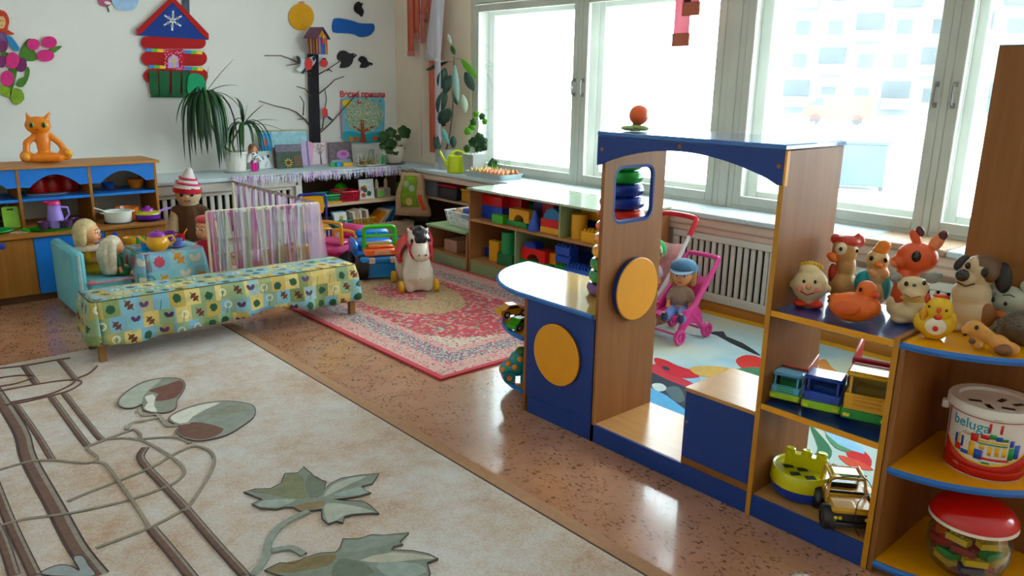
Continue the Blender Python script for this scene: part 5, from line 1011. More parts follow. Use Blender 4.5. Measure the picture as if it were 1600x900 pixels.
for i in range(16): B().ell((.0, .15+i*.088, RZ-.008), (.014, .032, .014), 8, 6).build('ribbon_knot', M(['#b9a5a0', '#c99aa8', '#a9b4b8', '#bfae9a'][i % 4], .7, .15), r)
# doll bed with a brown plush seen through the ribbons
r = thing('doll_bed', 'tan wicker doll bed behind the ribbon screen', 'doll bed', (2.53, 5.52, .0112)); WK = M('#c49a6a', .8, .2, scale=60, bump=.5)
B().box(-.2, .18, -.18, .3, .05, .2, .03).build('body', WK, r); B().box(-.2, .18, -.2, -.17, .05, .34, .02).build('headboard', WK, r); B().box(-.18, .16, -.165, .28, .2, .25, .02).build('mattress', cloth('#d9c9d0'), r)
for x in (-.18, .16):
    for y in (-.16, .28): B().box(x-.015, x+.015, y-.015, y+.015, 0.0005, .06).build('leg', WK, r)
# ============================================================ toys
def facecam(p, off=0.0): return math.atan2(-p[0], p[1])+off
class Toy:
    """a toy standing at pixel (px,py) on a surface of height z; its parts are laid out in photo-pixel units (right, up, towards the back)"""
    def __init__(s, name, label, cat, px, py, z, back=0.0, group=None, off=0.0, sc=1.0, loc=None):
        p = Z(px, py, z) if loc is None else Vector(loc); d = Vector((p.x, p.y, 0)).normalized(); p = p+d*back; p.z = z+.0008
        fw = ROT @ Vector((0, 0, -1)); s.s = sc*(p-EYE).dot(fw)/FPX; s.r = thing(name, label, cat, p, facecam(p, off), group); s.k = 1.06
    def V(s, x, z, y=0.0): return (x*s.s, y*s.s, z*s.s*s.k)
    def blob(s, nm, ells, mat, vox=2.2, caps=(), par=None, lab=None):
        b = B()
        for e in ells:
            x, z, rx, rz = e[:4]; ry = e[4] if len(e) > 4 else rx; dy = e[5] if len(e) > 5 else 0; t = e[6] if len(e) > 6 else 0
            b.ell(s.V(x, z, dy), (rx*s.s, ry*s.s, rz*s.s*s.k), 14, 10, ('Y', t) if t else None)
        for c in caps: b.cap(s.V(*c[0]), s.V(*c[1]), c[2]*s.s, (c[3] if len(c) > 3 else c[2])*s.s)
        o = b.build(nm, mat, par or s.r, vox=vox*s.s if vox else 0)
        if lab: tag(o, lab)
        return o
    def e(s, nm, x, z, rx, rz, mat, dy=0.0, ry=None, t=0, par=None, lab=None): return s.blob(nm, [(x, z, rx, rz, ry if ry is not None else min(rx, rz), dy, t)], mat, 0, (), par, lab)
    def eyes(s, pts, dy, r=2.2, mat=None):
        for x, z in pts: s.e('eye', x, z, r, r*1.2, mat or M('#15120f', .2, 0, coat=.5), dy)
    def add(s, b, nm, mat, par=None, **k): return b.build(nm, mat, par or s.r, **k)
CREAM = rubber('#d8c4a0'); SKIN = M('#d9a07c', .45, .06, scale=20)
# ---- squeaky toys on the upper partition shelf
t = Toy('gnome_toy', 'round-headed rubber gnome with golden crown tuft and red shoes on the shelf', 'toy', 1261, 482, .80, .02)
t.blob('body', [(0, 34, 27, 26, 22), (-24, 32, 7, 6, 6), (25, 30, 7, 6, 6), (0, 14, 14, 14, 12), (-3, 56, 16, 8, 14)], rubber('#dcc8a4')); t.blob('shoes', [(-10, 6, 12, 6.5, 13, -3), (12, 6, 12, 6.5, 13, -3)], rubber('#cf4a28')); t.e('nose', -2, 35, 4, 4, rubber('#d68a78'), -23)
for x in (-14, 11): t.e('cheek', x, 31, 5, 4, rubber('#d98c80'), -19, 3)
t.eyes([(-9, 42), (7, 43)], -20); t.add(B().tube([t.V(-12, 27, -20), t.V(-3, 23, -22), t.V(8, 27, -21)], 1.3*t.s, 6), 'mouth', rubber('#b8433a'))
for i in range(7): t.e('crown_tuft', -14+i*4.5, 62+3*sin(i*.6), 3.4, 4, rubber('#cfae5a'), 2)
t.e('collar', 0, 16, 13, 4, rubber('#d8b84a'), -4, 10)
t = Toy('goose_toy', 'tan rubber goose with red headscarf and orange beak behind the orange duck', 'toy', 1309, 478, .80, .10)
t.blob('body', [(2, 22, 20, 24, 18), (4, 50, 15, 22, 14), (0, 72, 19, 20, 17), (18, 22, 10, 14, 8)], rubber('#c59a6c')); t.blob('beak', [(-17, 66, 9, 5, 8, -12), (-14, 61, 8, 5, 8, -12)], rubber('#dd7a2c')); t.e('face_patch', -5, 77, 9, 10, rubber('#e3d5bb'), -12, 7); t.eyes([(-6, 78)], -19, 2.6); t.e('eye', 17, 76, 2, 3, M('#15120f', .2), -11)
t.blob('headscarf', [(4, 87, 17, 9, 15), (-15, 88, 8, 8, 5, 4), (19, 88, 8, 10, 5, 4), (16, 96, 4, 5, 3)], rubber('#bb4a44')); t.e('wing', -14, 40, 6, 14, rubber('#b3483a'), -6); t.blob('feet', [(-8, 3, 10, 4, 12, -6), (12, 3, 10, 4, 12, -6)], rubber('#cf6a28'))
t = Toy('duckling_toy', 'rubber duckling with orange cap and teal coat between goose and fawn', 'toy', 1360, 486, .80, .085)
t.blob('body', [(0, 20, 22, 22, 18), (2, 46, 17, 20, 15), (0, 68, 17, 16, 15)], rubber('#d2b184')); t.blob('teal_coat', [(-16, 34, 13, 18, 12, -4), (-6, 28, 16, 16, 15, -3)], rubber('#3f98a0')); t.e('coat_side', 16, 30, 9, 20, rubber('#4d9c98'), -4); t.blob('cap', [(2, 82, 12, 7, 11), (6, 90, 11, 8, 9)], rubber('#d9894a')); t.blob('beak', [(2, 64, 7, 4, 8, -14), (2, 61, 6, 3, 6, -14)], rubber('#dd7f3a')); t.eyes([(-9, 72), (11, 71)], -13, 3); t.blob('hands', [(-4, 50, 7, 7, 7, -12), (12, 50, 8, 8, 7, -10)], rubber('#dcae80'))
t = Toy('rubber_duck', 'orange rubber duck at the front of the upper shelf', 'toy', 1331, 511, .80, .05)
t.blob('body', [(-2, 24, 36, 22, 26), (22, 26, 16, 16, 18), (-28, 34, 10, 8, 10), (13, 42, 13, 12, 12), (14, 52, 15, 14, 14)], rubber('#d9701c')); t.e('wing', -10, 26, 20, 11, rubber('#cf6416'), -23, 6); t.eyes([(5, 54)], -13, 2.8); t.blob('beak', [(25, 47, 8, 4, 7, -6), (28, 45, 6, 3, 6, -6)], rubber('#cc4f16'))
t = Toy('fawn_toy', 'tall orange-red rubber fawn with dark ear tips and big black eye', 'toy', 1413, 502, .80, .115)
t.blob('body', [(0, 26, 26, 28, 20), (-6, 50, 18, 24, 16), (4, 84, 30, 23, 22), (-20, 76, 12, 10, 12, -6), (-8, 62, 12, 12, 12), (30, 14, 10, 14, 9)], rubber('#d4664a'), 2.4)
t.blob('muzzle', [(-24, 74, 8, 7, 8, -9)], rubber('#e0906c'), 0); t.blob('ear', [(-2, 112, 7, 13, 5, 0, -.5)], rubber('#d4664a'), 0); t.blob('ear', [(27, 108, 9, 17, 5, 0, .45)], rubber('#d98a6a'), 0); t.e('ear_tip', 3, 122, 6, 8, rubber('#5a2320'), 0, 4.5, -.5); t.e('ear_tip', 33, 118, 7, 9, rubber('#5a2a2c'), 0, 4.8, .45); t.eyes([(3, 88)], -18, 7); t.blob('hand', [(-16, 48, 8, 8, 8, -12)], rubber('#dd7a5c'), 0)
t = Toy('puppy_toy', 'cream rubber puppy with grey ears and yellow collar in front of the fawn', 'toy', 1415, 511, .80, .05)
t.blob('body', [(0, 16, 28, 15, 20), (10, 30, 19, 17, 17), (2, 56, 23, 15, 18), (4, 48, 18, 11, 20, -6), (-26, 24, 6, 14, 6), (-10, 6, 14, 6, 12, -8), (20, 10, 12, 9, 10, -6)], CREAM); t.e('ear', -24, 66, 9, 8, rubber('#8f9088'), 0, 5, .4); t.e('ear', 28, 72, 12, 8, rubber('#8a8b86'), 0, 5, -.5); t.e('collar', 6, 38, 20, 4, rubber('#d0b23a'), -2, 17); t.eyes([(-8, 62), (16, 66)], -16, 3); t.e('nose', 3, 62, 3, 2.4, M('#1a1614', .3), -21); t.add(B().tube([t.V(-8, 48, -23), t.V(2, 44, -26), t.V(14, 48, -23)], 1*t.s, 5), 'mouth', rubber('#a5543f')); t.e('paw', 20, 22, 6, 7, rubber('#8f9088'), -16)
# ---- toys on the corner unit
t = Toy('chick_toy', 'yellow rubber chick with red comb and white bib on the corner shelf', 'toy', 1457, 533, .80, .035)
t.blob('body', [(0, 20, 25, 20, 20), (2, 44, 20, 20, 18), (-22, 22, 9, 14, 9), (22, 28, 7, 15, 8), (0, 4, 16, 5, 14)], rubber('#dcb43c')); t.blob('comb', [(-16, 58, 4, 8, 4), (2, 64, 12, 3, 5)], rubber('#c04034'), 0); t.e('bib', 1, 22, 15, 13, rubber('#e8dcc8'), -17, 5); t.e('red_button', 1, 20, 4, 4, rubber('#c4302c'), -22.5, 2); t.eyes([(-12, 50), (12, 47)], -16, 1.8); t.blob('beak', [(2, 47, 3.5, 4.5, 6, -19)], rubber('#c05a24'), 0); t.e('red_bow', 2, 36, 6, 4, rubber('#cc4a38'), -18); t.e('wing', -18, 36, 6, 10, rubber('#d39a34'), -9)
t = Toy('dog_toy', 'large brown and white rubber puppy with black muzzle against the back board', 'toy', 1512, 522, .80, .035); CRM = rubber('#c9b396')
t.blob('body', [(0, 28, 32, 30, 24), (-4, 56, 28, 26, 22), (2, 92, 27, 22, 23), (-14, 82, 17, 14, 15, -10), (24, 12, 13, 14, 14), (-16, 8, 16, 10, 16, -6)], CRM, 2.4)
t.blob('brown_mask', [(6, 102, 25, 13, 22, 1), (12, 92, 17, 16, 17, -6)], rubber('#5f432f'), 2.4); t.e('blaze', -8, 103, 7, 12, CRM, -19, 6); t.e('ear', -24, 100, 9, 14, M('#241f20', .4, .1), 0, 8, .5); t.e('ear', 33, 86, 12, 23, M('#1f1c1f', .4, .1), -2, 9, -.15)
t.e('nose', -20, 86, 10, 9, M('#141214', .25, .05, coat=.3), -22, 8); t.eyes([(-15, 101), (7, 93)], -22, 4.2); t.e('eye_ring', 8, 93, 8, 8, M('#231a18', .4), -19, 4); t.e('brown_patch', 20, 30, 13, 18, rubber('#8a5a3c'), -13, 9); t.add(B().tube([t.V(-26, 75, -21), t.V(-14, 71, -24), t.V(-2, 76, -22)], 1.2*t.s, 6), 'mouth', M('#3a2420', .5))
t = Toy('hedgehog_toy', 'grey-brown prickly rubber hedgehog at the back of the corner shelf', 'toy', 1586, 530, .80, loc=(2.69, .635, .8))
t.blob('body', [(0, 24, 38, 26, 26), (-34, 12, 12, 10, 12)], rubber('#5a4c40'), 2.4); rn = random.Random(31); b = B()
for i in range(260):
    a, c = rn.uniform(-pi, pi), rn.uniform(.1, 1.45); n_ = Vector((cos(a)*cos(c)*38, sin(a)*cos(c)*26, sin(c)*26)); q = Vector((n_.x, n_.y, n_.z+24)); q2 = q+n_.normalized()*4
    b.tube([tuple(v*t.s*(t.k if False else 1) for v in q), tuple(v*t.s for v in q2)], [1.3*t.s, .3*t.s], 4)
tag(t.add(b, 'prickles', rubber('#7a7468')), kind='stuff'); t.eyes([(-40, 16)], -8, 1.6); t.e('nose', -46, 11, 3, 3, M('#15120f', .3), -4)
t = Toy('raccoon_toy', 'pale grey rubber bear cub with orange scarf above the hedgehog', 'toy', 1588, 515, .80, loc=(2.778, .722, .8), sc=.95)
t.blob('body', [(0, 20, 24, 22, 20), (0, 52, 30, 22, 22), (-24, 46, 12, 9, 11, -8)], rubber('#aeb0a0'), 2.4); t.e('ear', -22, 76, 9, 10, rubber('#b9bba8'), 0, 6); t.e('ear', 22, 76, 9, 10, rubber('#b9bba8'), 0, 6); t.eyes([(-20, 53), (-2, 50)], -19, 3.4); t.e('nose', -22, 45, 4, 3, M('#15120f', .3), -20); t.e('scarf', -12, 30, 20, 8, rubber('#c8703c'), -8, 16); t.add(B().tube([t.V(-8, 62, -19), t.V(2, 64, -19), t.V(9, 61, -18)], .9*t.s, 5), 'brow', M('#2a2622', .5))
t = Toy('squirrel_toy', 'pale orange rubber lizard-like squirrel lying at the front of the corner shelf', 'toy', 1545, 553, .80, .02, off=.0)
t.blob('body', [(-24, 32, 15, 12, 12, 0), (-34, 28, 9, 7, 9, -3), (-8, 24, 14, 10, 11, 0, .4), (10, 16, 18, 12, 12, 0, .3), (26, 10, 14, 10, 11), (-22, 16, 8, 12, 8), (-14, 8, 7, 6, 8, -3)], rubber('#c9925c'), 2.0); t.e('haunch', 18, 9, 13, 9, rubber('#7a5038'), -8, 8); t.add(B().tube([t.V(-30, 42, 0), t.V(-12, 36, 0), t.V(6, 24, 0), t.V(26, 18, 2)], [1.5*t.s, 3*t.s, 3*t.s, 1.5*t.s], 6), 'back_ridge', rubber('#d8ae7c')); t.eyes([(-22, 36)], -11, 3); t.e('mouth', -36, 22, 3, 2, M('#2a1614', .4), -9); t.e('paw', -25, 14, 5, 4, rubber('#5a3a30'), -9)
# ---- toy trucks on the middle shelf
def truck(label, px, py, w_, cab, bumper, bed, grille, wheel, off, back, has_bed=True, tall=1.0):
    t = Toy('toy_truck', label, 'toy truck', px, py, .45, back, 'toy trucks on the middle shelf', off); S = t.s*w_; r = t.r
    def bx(nm, x0, x1, y0, y1, z0, z1, m, bev=.03, par=None): return B().box(x0*S, x1*S, y0*S, y1*S, z0*S, z1*S, bev*S).build(nm, m, par or r)
    C_, Bm, Bd = plastic(cab), plastic(bumper), plastic(bed); h = tall
    bx('chassis', -.36, .36, .02, 1.9, .2, .34, Bm); bx('bumper', -.5, .5, -.06, .75, .14, .36, Bm)
    # cab as frame: front wall, pillars, roof
    bx('cab_front', -.47, .47, -.02, .1, .34, .62*h, C_); bx('cab_side', -.47, -.40, .05, .7, .34, .62*h, C_); bx('cab_side', .40, .47, .05, .7, .34, .62*h, C_); bx('cab_back', -.47, .47, .62, .7, .34, .98*h, C_)
    for sx in (-1, 1): bx('pillar', sx*.40-.06*(sx > 0)-.0*(sx < 0), sx*.40+.06*(sx < 0)+.0, .02, .12, .6*h, .98*h, C_, .01)
    bx('roof', -.48, .48, -.02, .74, .95*h, 1.06*h, C_, .05); bx('seat', -.3, .3, .3, .6, .34, .7*h, plastic(grille))
    bx('windscreen_glass', -.36, .36, .05, .06, .62*h, .94*h, glass('toy_glass', '#e8f4f4', .02, .1), 0)
    for i in range(3): bx('grille_bar', -.28, .28, -.035, -.015, (.40+i*.08)*h, (.44+i*.08)*h, plastic(grille), .005)
    for sx in (-1, 1): bx('headlight', sx*.38-.07, sx*.38+.07, -.075, -.055, .2, .28, plastic('#e6d66a'), .01); bx('door_window', sx*.472-.004, sx*.472+.004, .15, .5, .64*h, .9*h, M('#2c3a3c', .3), 0)
    for y in (.38, 1.35, 1.62):
        for sx in (-1, 1): wr = B().cyl((sx*.34*S, y*S, .19*S), (sx*.5*S, y*S, .19*S), .19*S, n=18).build('wheel', plastic(wheel, .5), r); B().cyl((sx*.5*S, y*S, .19*S), (sx*.515*S, y*S, .19*S), .09*S, n=12).build('hub', plastic(grille), wr)
    if has_bed:
        side = [(.80*S, .45*S), (1.95*S, .45*S), (2.1*S, 1.25*h*S), (1.2*S, 1.15*h*S), (.76*S, 1.1*h*S)]
        b = B(); b.prism(side, -.5*S, -.45*S, 'x'); b.prism(side, .45*S, .5*S, 'x'); b.box(-.46*S, .46*S, .80*S, 1.95*S, .44*S, .5*S); b.box(-.46*S, .46*S, .78*S, .84*S, .5*S, 1.10*h*S); b.build('tipper_bed', Bd, r)
        B().tube([(-.475*S, 2.1*S, 1.26*h*S), (-.475*S, 1.2*S, 1.16*h*S), (-.475*S, .74*S, 1.12*h*S), (.475*S, .74*S, 1.12*h*S), (.475*S, 1.2*S, 1.16*h*S), (.475*S, 2.1*S, 1.26*h*S)], .035*S, 6).build('bed_rim', Bd, r)
    else:
        bx('flat_bed', -.44, .44, .8, 1.95, .36, .44, plastic('#2f9a4a'))
        for sx in (-1, 1): bx('bed_side', sx*.44-.03, sx*.44+.03, .8, 1.95, .44, .6, plastic('#2f9a4a'))
    return t
truck('small pale blue toy tipper truck with orange bed', 1224, 634, 46, '#6ba6c4', '#a9c72e', '#cf5a2a', '#3f8f4a', '#d06a24', -.25, .02)
truck('blue-cabbed toy truck with lime bumper between the other two trucks', 1280, 652, 58, '#1f3f9a', '#9cc52c', '#b84a34', '#2f55b0', '#1c1c20', -.15, .02, False)
truck('largest toy tipper truck, yellow cab and red bed', 1349, 672, 72, '#d9a51e', '#178a45', '#c01f3c', '#c98f14', '#1c1c20', -.1, .02, tall=1.15)
# ---- sorter drum and jeep on the deck
t = Toy('shape_sorter', 'yellow and blue round shape-sorter toy on the bottom deck', 'toy', 1249, 786, .086, .085); S = t.s*.93
t.add(B().lathe([(0, 0), (40*S, 0), (48*S, 8*S), (51*S, 22*S), (0, 22*S)], n=32), 'base', plastic('#1e3f9c')); t.add(B().lathe([(51*S, 22*S), (52*S, 24*S), (51*S, 44*S), (49*S, 48*S), (46*S, 46*S), (44*S, 38*S), (0, 38*S)], n=32), 'bowl', plastic('#cdc81e'))
t.add(B().lathe([(0, 39*S), (43*S, 39*S), (43*S, 40*S), (0, 40*S)], n=28), 'lid_plate', plastic('#d6d64a'))
for x, y in ((-24, 6), (-12, -18), (12, -22), (-2, 2)): t.add(B().box((x-8)*S, (x+8)*S, (y-6)*S, (y+6)*S, 40*S, 40.6*S).rot(0, .4, 'Z', (x*S, y*S, 0)), 'shape_hole', M('#1a2030', .5))
t.add(B().prism(rrect(-34*S, 34*S, 8*S, 22*S, 6*S), 40*S, 62*S).rot(0, -.15), 'handle_bridge', plastic('#d9d21e'))
for x in (-24, 2, 26): t.add(B().lathe([(0, 62*S), (9*S, 62*S), (9*S, 69*S), (6*S, 71*S), (0, 70*S)], (x*S, 15*S, 0), 14), 'button', plastic('#e0da2a'))
t = Toy('toy_jeep', 'yellow toy jeep with open roof and big black wheels on the bottom deck', 'toy car', 1316, 828, .086, .07, off=.3); S = t.s*.95; YJ = plastic('#cf9f18', .5)
def bx(nm, x0, x1, y0, y1, z0, z1, m, bev=1.5, par=None): return B().box(x0*S, x1*S, y0*S, y1*S, z0*S, z1*S, bev*S).build(nm, m, par or t.r)
BLK = plastic('#17171a', .45)
bx('chassis', -30, 30, -42, 52, 16, 26, BLK); bx('hood', -32, 32, -44, 0, 32, 44, YJ, 4); bx('body_tub', -32, 32, -2, 52, 26, 46, YJ, 3); bx('front_grille', -31, 31, -46, -43, 22, 36, BLK); bx('bumper', -36, 36, -50, -45, 14, 22, BLK)
for sx in (-1, 1):
    for k in (0, 1): t.add(B().cyl((sx*(20+k*7)*S, -47*S, 29*S), (sx*(20+k*7)*S, -46*S, 29*S), 3*S, n=10), 'headlight', plastic('#e8d23a'))
    t.add(B().tube([(sx*30*S, 0, 44*S), (sx*26*S, 8*S, 72*S), (sx*26*S, 46*S, 74*S), (sx*30*S, 50*S, 46*S)], 2.4*S, 6), 'roof_pillar', YJ)
    for y in (-28, 36):
        w_ = t.add(B().lathe([(8*S, -10*S), (19*S, -9*S), (21*S, -5*S), (21*S, 5*S), (19*S, 9*S), (8*S, 10*S)], n=20).rot(0, pi/2, 'Y').xf(0, Matrix.Translation((sx*34*S, y*S, 20*S))), 'wheel', BLK); t.add(B().cyl((sx*26*S, y*S, 20*S), (sx*43*S, y*S, 20*S), 8*S, n=12), 'hub', plastic('#3a3a3e'), w_)
bx('windscreen_bar', -28, 28, 6, 10, 68, 73, YJ); bx('windscreen_bar', -28, 28, -2, 2, 43, 47, YJ); bx('roof_bar', -28, 28, 42, 46, 71, 75, YJ); bx('roof_panel', -20, 20, 14, 40, 73, 75, plastic('#d8b04a')); bx('seat', -22, 22, 24, 40, 40, 54, BLK); bx('dashboard', -28, 28, 3, 8, 44, 50, BLK)
p_ = [(-38, -30, 34), (-42, -20, 62), (-24, -10, 78), (20, 0, 80), (34, -10, 60), (4, -46, 60), (2, -50, 24), (10, -52, 3)]
t.add(B().tube([tuple(v*S for v in q) for q in smooth_poly(p_, 4, False)], .8*S, 5), 'control_wire', BLK)
# ---- bucket of wooden blocks
p = Vector((2.655, .675, .3862)); r = thing('block_bucket', 'white toy bucket with beluga label and castle picture on the yellow shelf', 'bucket', p, facecam(p)); BR, BH = .118, .222; WH_ = plastic('#e4ddd6', .4)
def rad(z): return BR*(.94+.06*z/BH)
B().lathe([(0, 0), (BR*.93, 0), (BR*.94, .003), (BR, BH), (BR-.004, BH), (0, BH-.004)], n=48).build('body', WH_, r)
B().lathe([(0, BH+.001), (BR-.022, BH+.001), (BR-.018, BH+.010), (BR+.006, BH+.012), (BR+.010, BH+.006), (BR+.010, BH-.014), (BR+.002, BH-.016), (BR+.002, BH), (0, BH-.001)], n=48).build('lid', WH_, r)
def cpatch(nm, a0, a1, z0, z1, col, k=1, par=None, sk=0.0):
    n = max(2, int(abs(a1-a0)*20)); b = B(); 
    for i in range(n+1):
        a = a0+(a1-a0)*i/n
        for z in (z0, z1): q = rad(z)+.0004*k; b.v.append((q*sin(a), -q*cos(a), z))
    for i in range(n): b.face(2*i, 2*i+2, 2*i+3, 2*i+1)
    return b.build(nm, M(col, .4, .03), par or r, ang=60, solid=.0006)
cpatch('red_base_band', -pi, pi, .004, .045, '#b81f2c'); 
b = B(); n = 24
for i in range(n+1):
    a = -1.25+2.5*i/n; zb = .04+.055*abs(i/n*2-1)**2.2
    for z in (.03, zb+.008): q = rad(z)+.001; b.v.append((q*sin(a), -q*cos(a), z))
for i in range(n): b.face(2*i, 2*i+2, 2*i+3, 2*i+1)
b.build('red_swoosh', M('#b81f2c', .4), r, solid=.0006)
b = B()
for i in range(n+1):
    a = -1.2+2.4*i/n; zb = .048+.055*abs(i/n*2-1)**2.2
    for z in (zb, zb+.006): q = rad(z)+.0014; b.v.append((q*sin(a), -q*cos(a), z))
for i in range(n): b.face(2*i, 2*i+2, 2*i+3, 2*i+1)
b.build('yellow_swoosh', M('#e6b82a', .4), r, solid=.0006)
cpatch('red_top_line', -1.22, 2.6, BH-.026, BH-.0235, '#b02a4a'); cpatch('red_side_line', -1.24, -1.17, .06, BH-.0235, '#b02a4a')
def wrap_text(txt, size, a0, z0, mat, nm, k=1.6):
    o = text_mesh(txt, size, mat, nm, r, Matrix.Identity(4), .0003, 'LEFT', .0004)
    for v in o.data.vertices: z = z0+v.co.y; a = a0+v.co.x/BR; q = rad(z)+.0004*k+v.co.z; v.co = (q*sin(a), -q*cos(a), z)
    return o
wrap_text('beluga', .046, -.95, BH-.052, M('#1f9ab0', .4), 'lettering'); wrap_text('classics', .019, -.62, BH-.082, M('#b9a58a', .4), 'lettering')
wrap_text('> 2 J.', .010, -.78, .028, M('#e0a8a0', .4), 'lettering', 3.2)
rn = random.Random(17); CC = ['#c1272d', '#1f4fa8', '#e2b32a', '#2c8a4a']
def blk(x0, x1, z0, z1, c): cpatch('printed_block', x0, x1, z0, z1, c, 2.2)
for i, (x0, x1, z0, z1, c) in enumerate(((-.8, -.62, .075, .10, 0), (-.72, -.66, .10, .135, 2), (-.82, -.74, .095, .13, 1), (-.62, -.56, .09, .13, 1), (-.9, -.78, .062, .078, 3), (-.6, -.4, .07, .085, 1), (-.4, -.25, .07, .12, 2), (-.38, -.2, .12, .15, 0), (-.25, -.05, .065, .10, 1), (-.2, .5, .118, .126, 3), (-.15, -.03, .10, .118, 2), (.05, .15, .085, .118, 2), (.22, .32, .085, .118, 2), (.4, .5, .085, .118, 2), (-.2, .5, .126, .136, 2), (-.15, .05, .136, .155, 0), (.05, .2, .14, .16, 3), (.2, .35, .136, .155, 1), (.35, .5, .136, .15, 3), (.0, .06, .16, .195, 0), (.26, .32, .16, .195, 0), (.0, .32, .195, .203, 2), (.08, .24, .203, .212, 1), (-.1, .6, .068, .078, 0), (.55, .7, .075, .12, 3), (.55, .66, .12, .145, 1), (-.05, .15, .05, .062, 3), (.25, .45, .05, .062, 2), (.7, .85, .08, .13, 1))): blk(x0, x1, z0, z1*.97, CC[c])
cpatch('gold_badge', .92, 1.18, .145, .185, '#e0a81e', 2)
for x, y, a in ((-.05, -.03, .3), (.02, .02, 1.2), (.04, -.045, .1), (-.01, -.06, 2), (.065, .01, .8)): B().box(-.018, .018, -.008, .008, 0, .0008).rot(0, a).xf(0, Matrix.Translation((x, y, BH+.0012))).build('shape_hole', M('#171417', .5), r)
for sx in (-1, 1): B().box(sx*BR, sx*(BR+.022), -.014, .014, BH-.05, BH-.022, .004).build('handle_lug', WH_, r)
# ---- mushroom jar full of bricks
q = Z(1484, 892, .045); p = Vector((2.585, .655, .0456)); r = thing('mushroom_jar', 'clear toy jar with red mushroom-cap lid on the bottom shelf', 'jar', p, facecam(p)); CL = glass('clear_jar_plastic', '#f6faf8', .03, .09)
B().lathe([(0, .002), (.07, .002), (.105, .03), (.122, .08), (.12, .13), (.10, .17), (.095, .185), (.093, .185), (.098, .168), (.117, .128), (.119, .08), (.102, .033), (.068, .006), (0, .006)], n=36).build('jar', CL, r)
B().lathe([(0, .262), (.05, .258), (.10, .24), (.125, .21), (.126, .197), (.118, .188), (.0, .188)], n=36).build('lid', plastic('#bb1f20', .22), r); B().lathe([(.128, .186), (.124, .196), (.10, .188), (.096, .18), (.10, .178)], n=36).build('lid_rim', plastic('#e2d6c4'), r)
rn = random.Random(23); BCOL = [('red', '#b82426'), ('yellow', '#d9ae22'), ('green', '#1f7a3a'), ('navy', '#22305a'), ('orange', '#cf6a26'), ('dark red', '#8a2026')]
protos = {}
for nm_, c_ in BCOL:
    b = B().box(-.034, .034, -.016, .016, 0, .021, .001)
    for i in range(4): b.cyl((-.025+i*.0167, 0, .021), (-.025+i*.0167, 0, .026), .005, n=6)
    protos[nm_] = b.build('toy_brick', plastic(c_))
first = set(); k = 0
for lay in range(5):
    for i in range((5, 7, 8, 8, 7)[lay]):
        nm_ = ('red', 'yellow', 'green', 'red', 'navy', 'yellow', 'dark red')[(k*3+lay) % 7] if lay < 4 else ('yellow' if i % 3 else 'orange'); o = protos[nm_]
        if nm_ in first: o = o.copy(); COL.objects.link(o)
        first.add(nm_); N_ = (4, 6, 7, 7, 6)[lay]; R_ = (.042, .076, .087, .088, .082)[lay] if i < N_ else 0; a = 2*pi*i/N_+lay*.5; o.location = (p.x+R_*cos(a), p.y+R_*sin(a), p.z+.012+lay*.030)
        o.rotation_euler = (rn.uniform(-.12, .12), rn.uniform(-.12, .12), a+pi/2+rn.uniform(-.15, .15)); tag(o, '%s plastic brick inside the mushroom-lid jar' % nm_, 'brick', 'bricks in the mushroom jar'); k += 1
for nm_, o in list(protos.items()):
    if nm_ not in first: bpy.data.objects.remove(o)
# ---- flower toy on top of the partition
t = Toy('flower_toy', 'orange ball flower toy with pale green leaves on the partition top', 'toy', 992, 205, 1.371); S = t.s
t.add(B().lathe([(0, 0), (9*S, 0), (8*S, 3*S), (4*S, 5*S), (4*S, 12*S), (0, 12*S)], n=16), 'stem', plastic('#7a8a62')); t.e('orange_ball', 5, 23, 15.5, 14.5, plastic('#df6a1e', .35), 0, 15.5); t.blob('leaves', [(-10, 4, 12, 4, 8), (12, 4, 10, 4, 8), (2, 6, 10, 4, 8)], plastic('#a9bd84'), 0)
# ---- ring tower behind the upright panel
p = Vector((2.748, 2.312, .5945)); r = thing('ring_tower', 'tall stacking ring tower on the counter behind the wooden panel', 'toy', p); z = 0
B().lathe([(0, 0), (.02, 0), (.02, .64), (0, .645)], n=12).build('rod', plastic('#d8d4cc'), r)
for i, c_ in enumerate(('#6b4a86', '#1c8a4e', '#1c8a4e', '#dfa028', '#dd8a24', '#d86a22', '#d4472c', '#1d3a8c', '#1d3a8c', '#149a50', '#149a50')):
    R_ = .148-.0062*i; h = .058; b = B().lathe([(R_-.03+.03*cos(a), h/2+h/2*sin(a)) for a in [2*pi*j/12 for j in range(12)]]+[(R_, h/2)], (0, 0, z), 32); b.build('ring', plastic(c_, .2), r); z += h+.0005
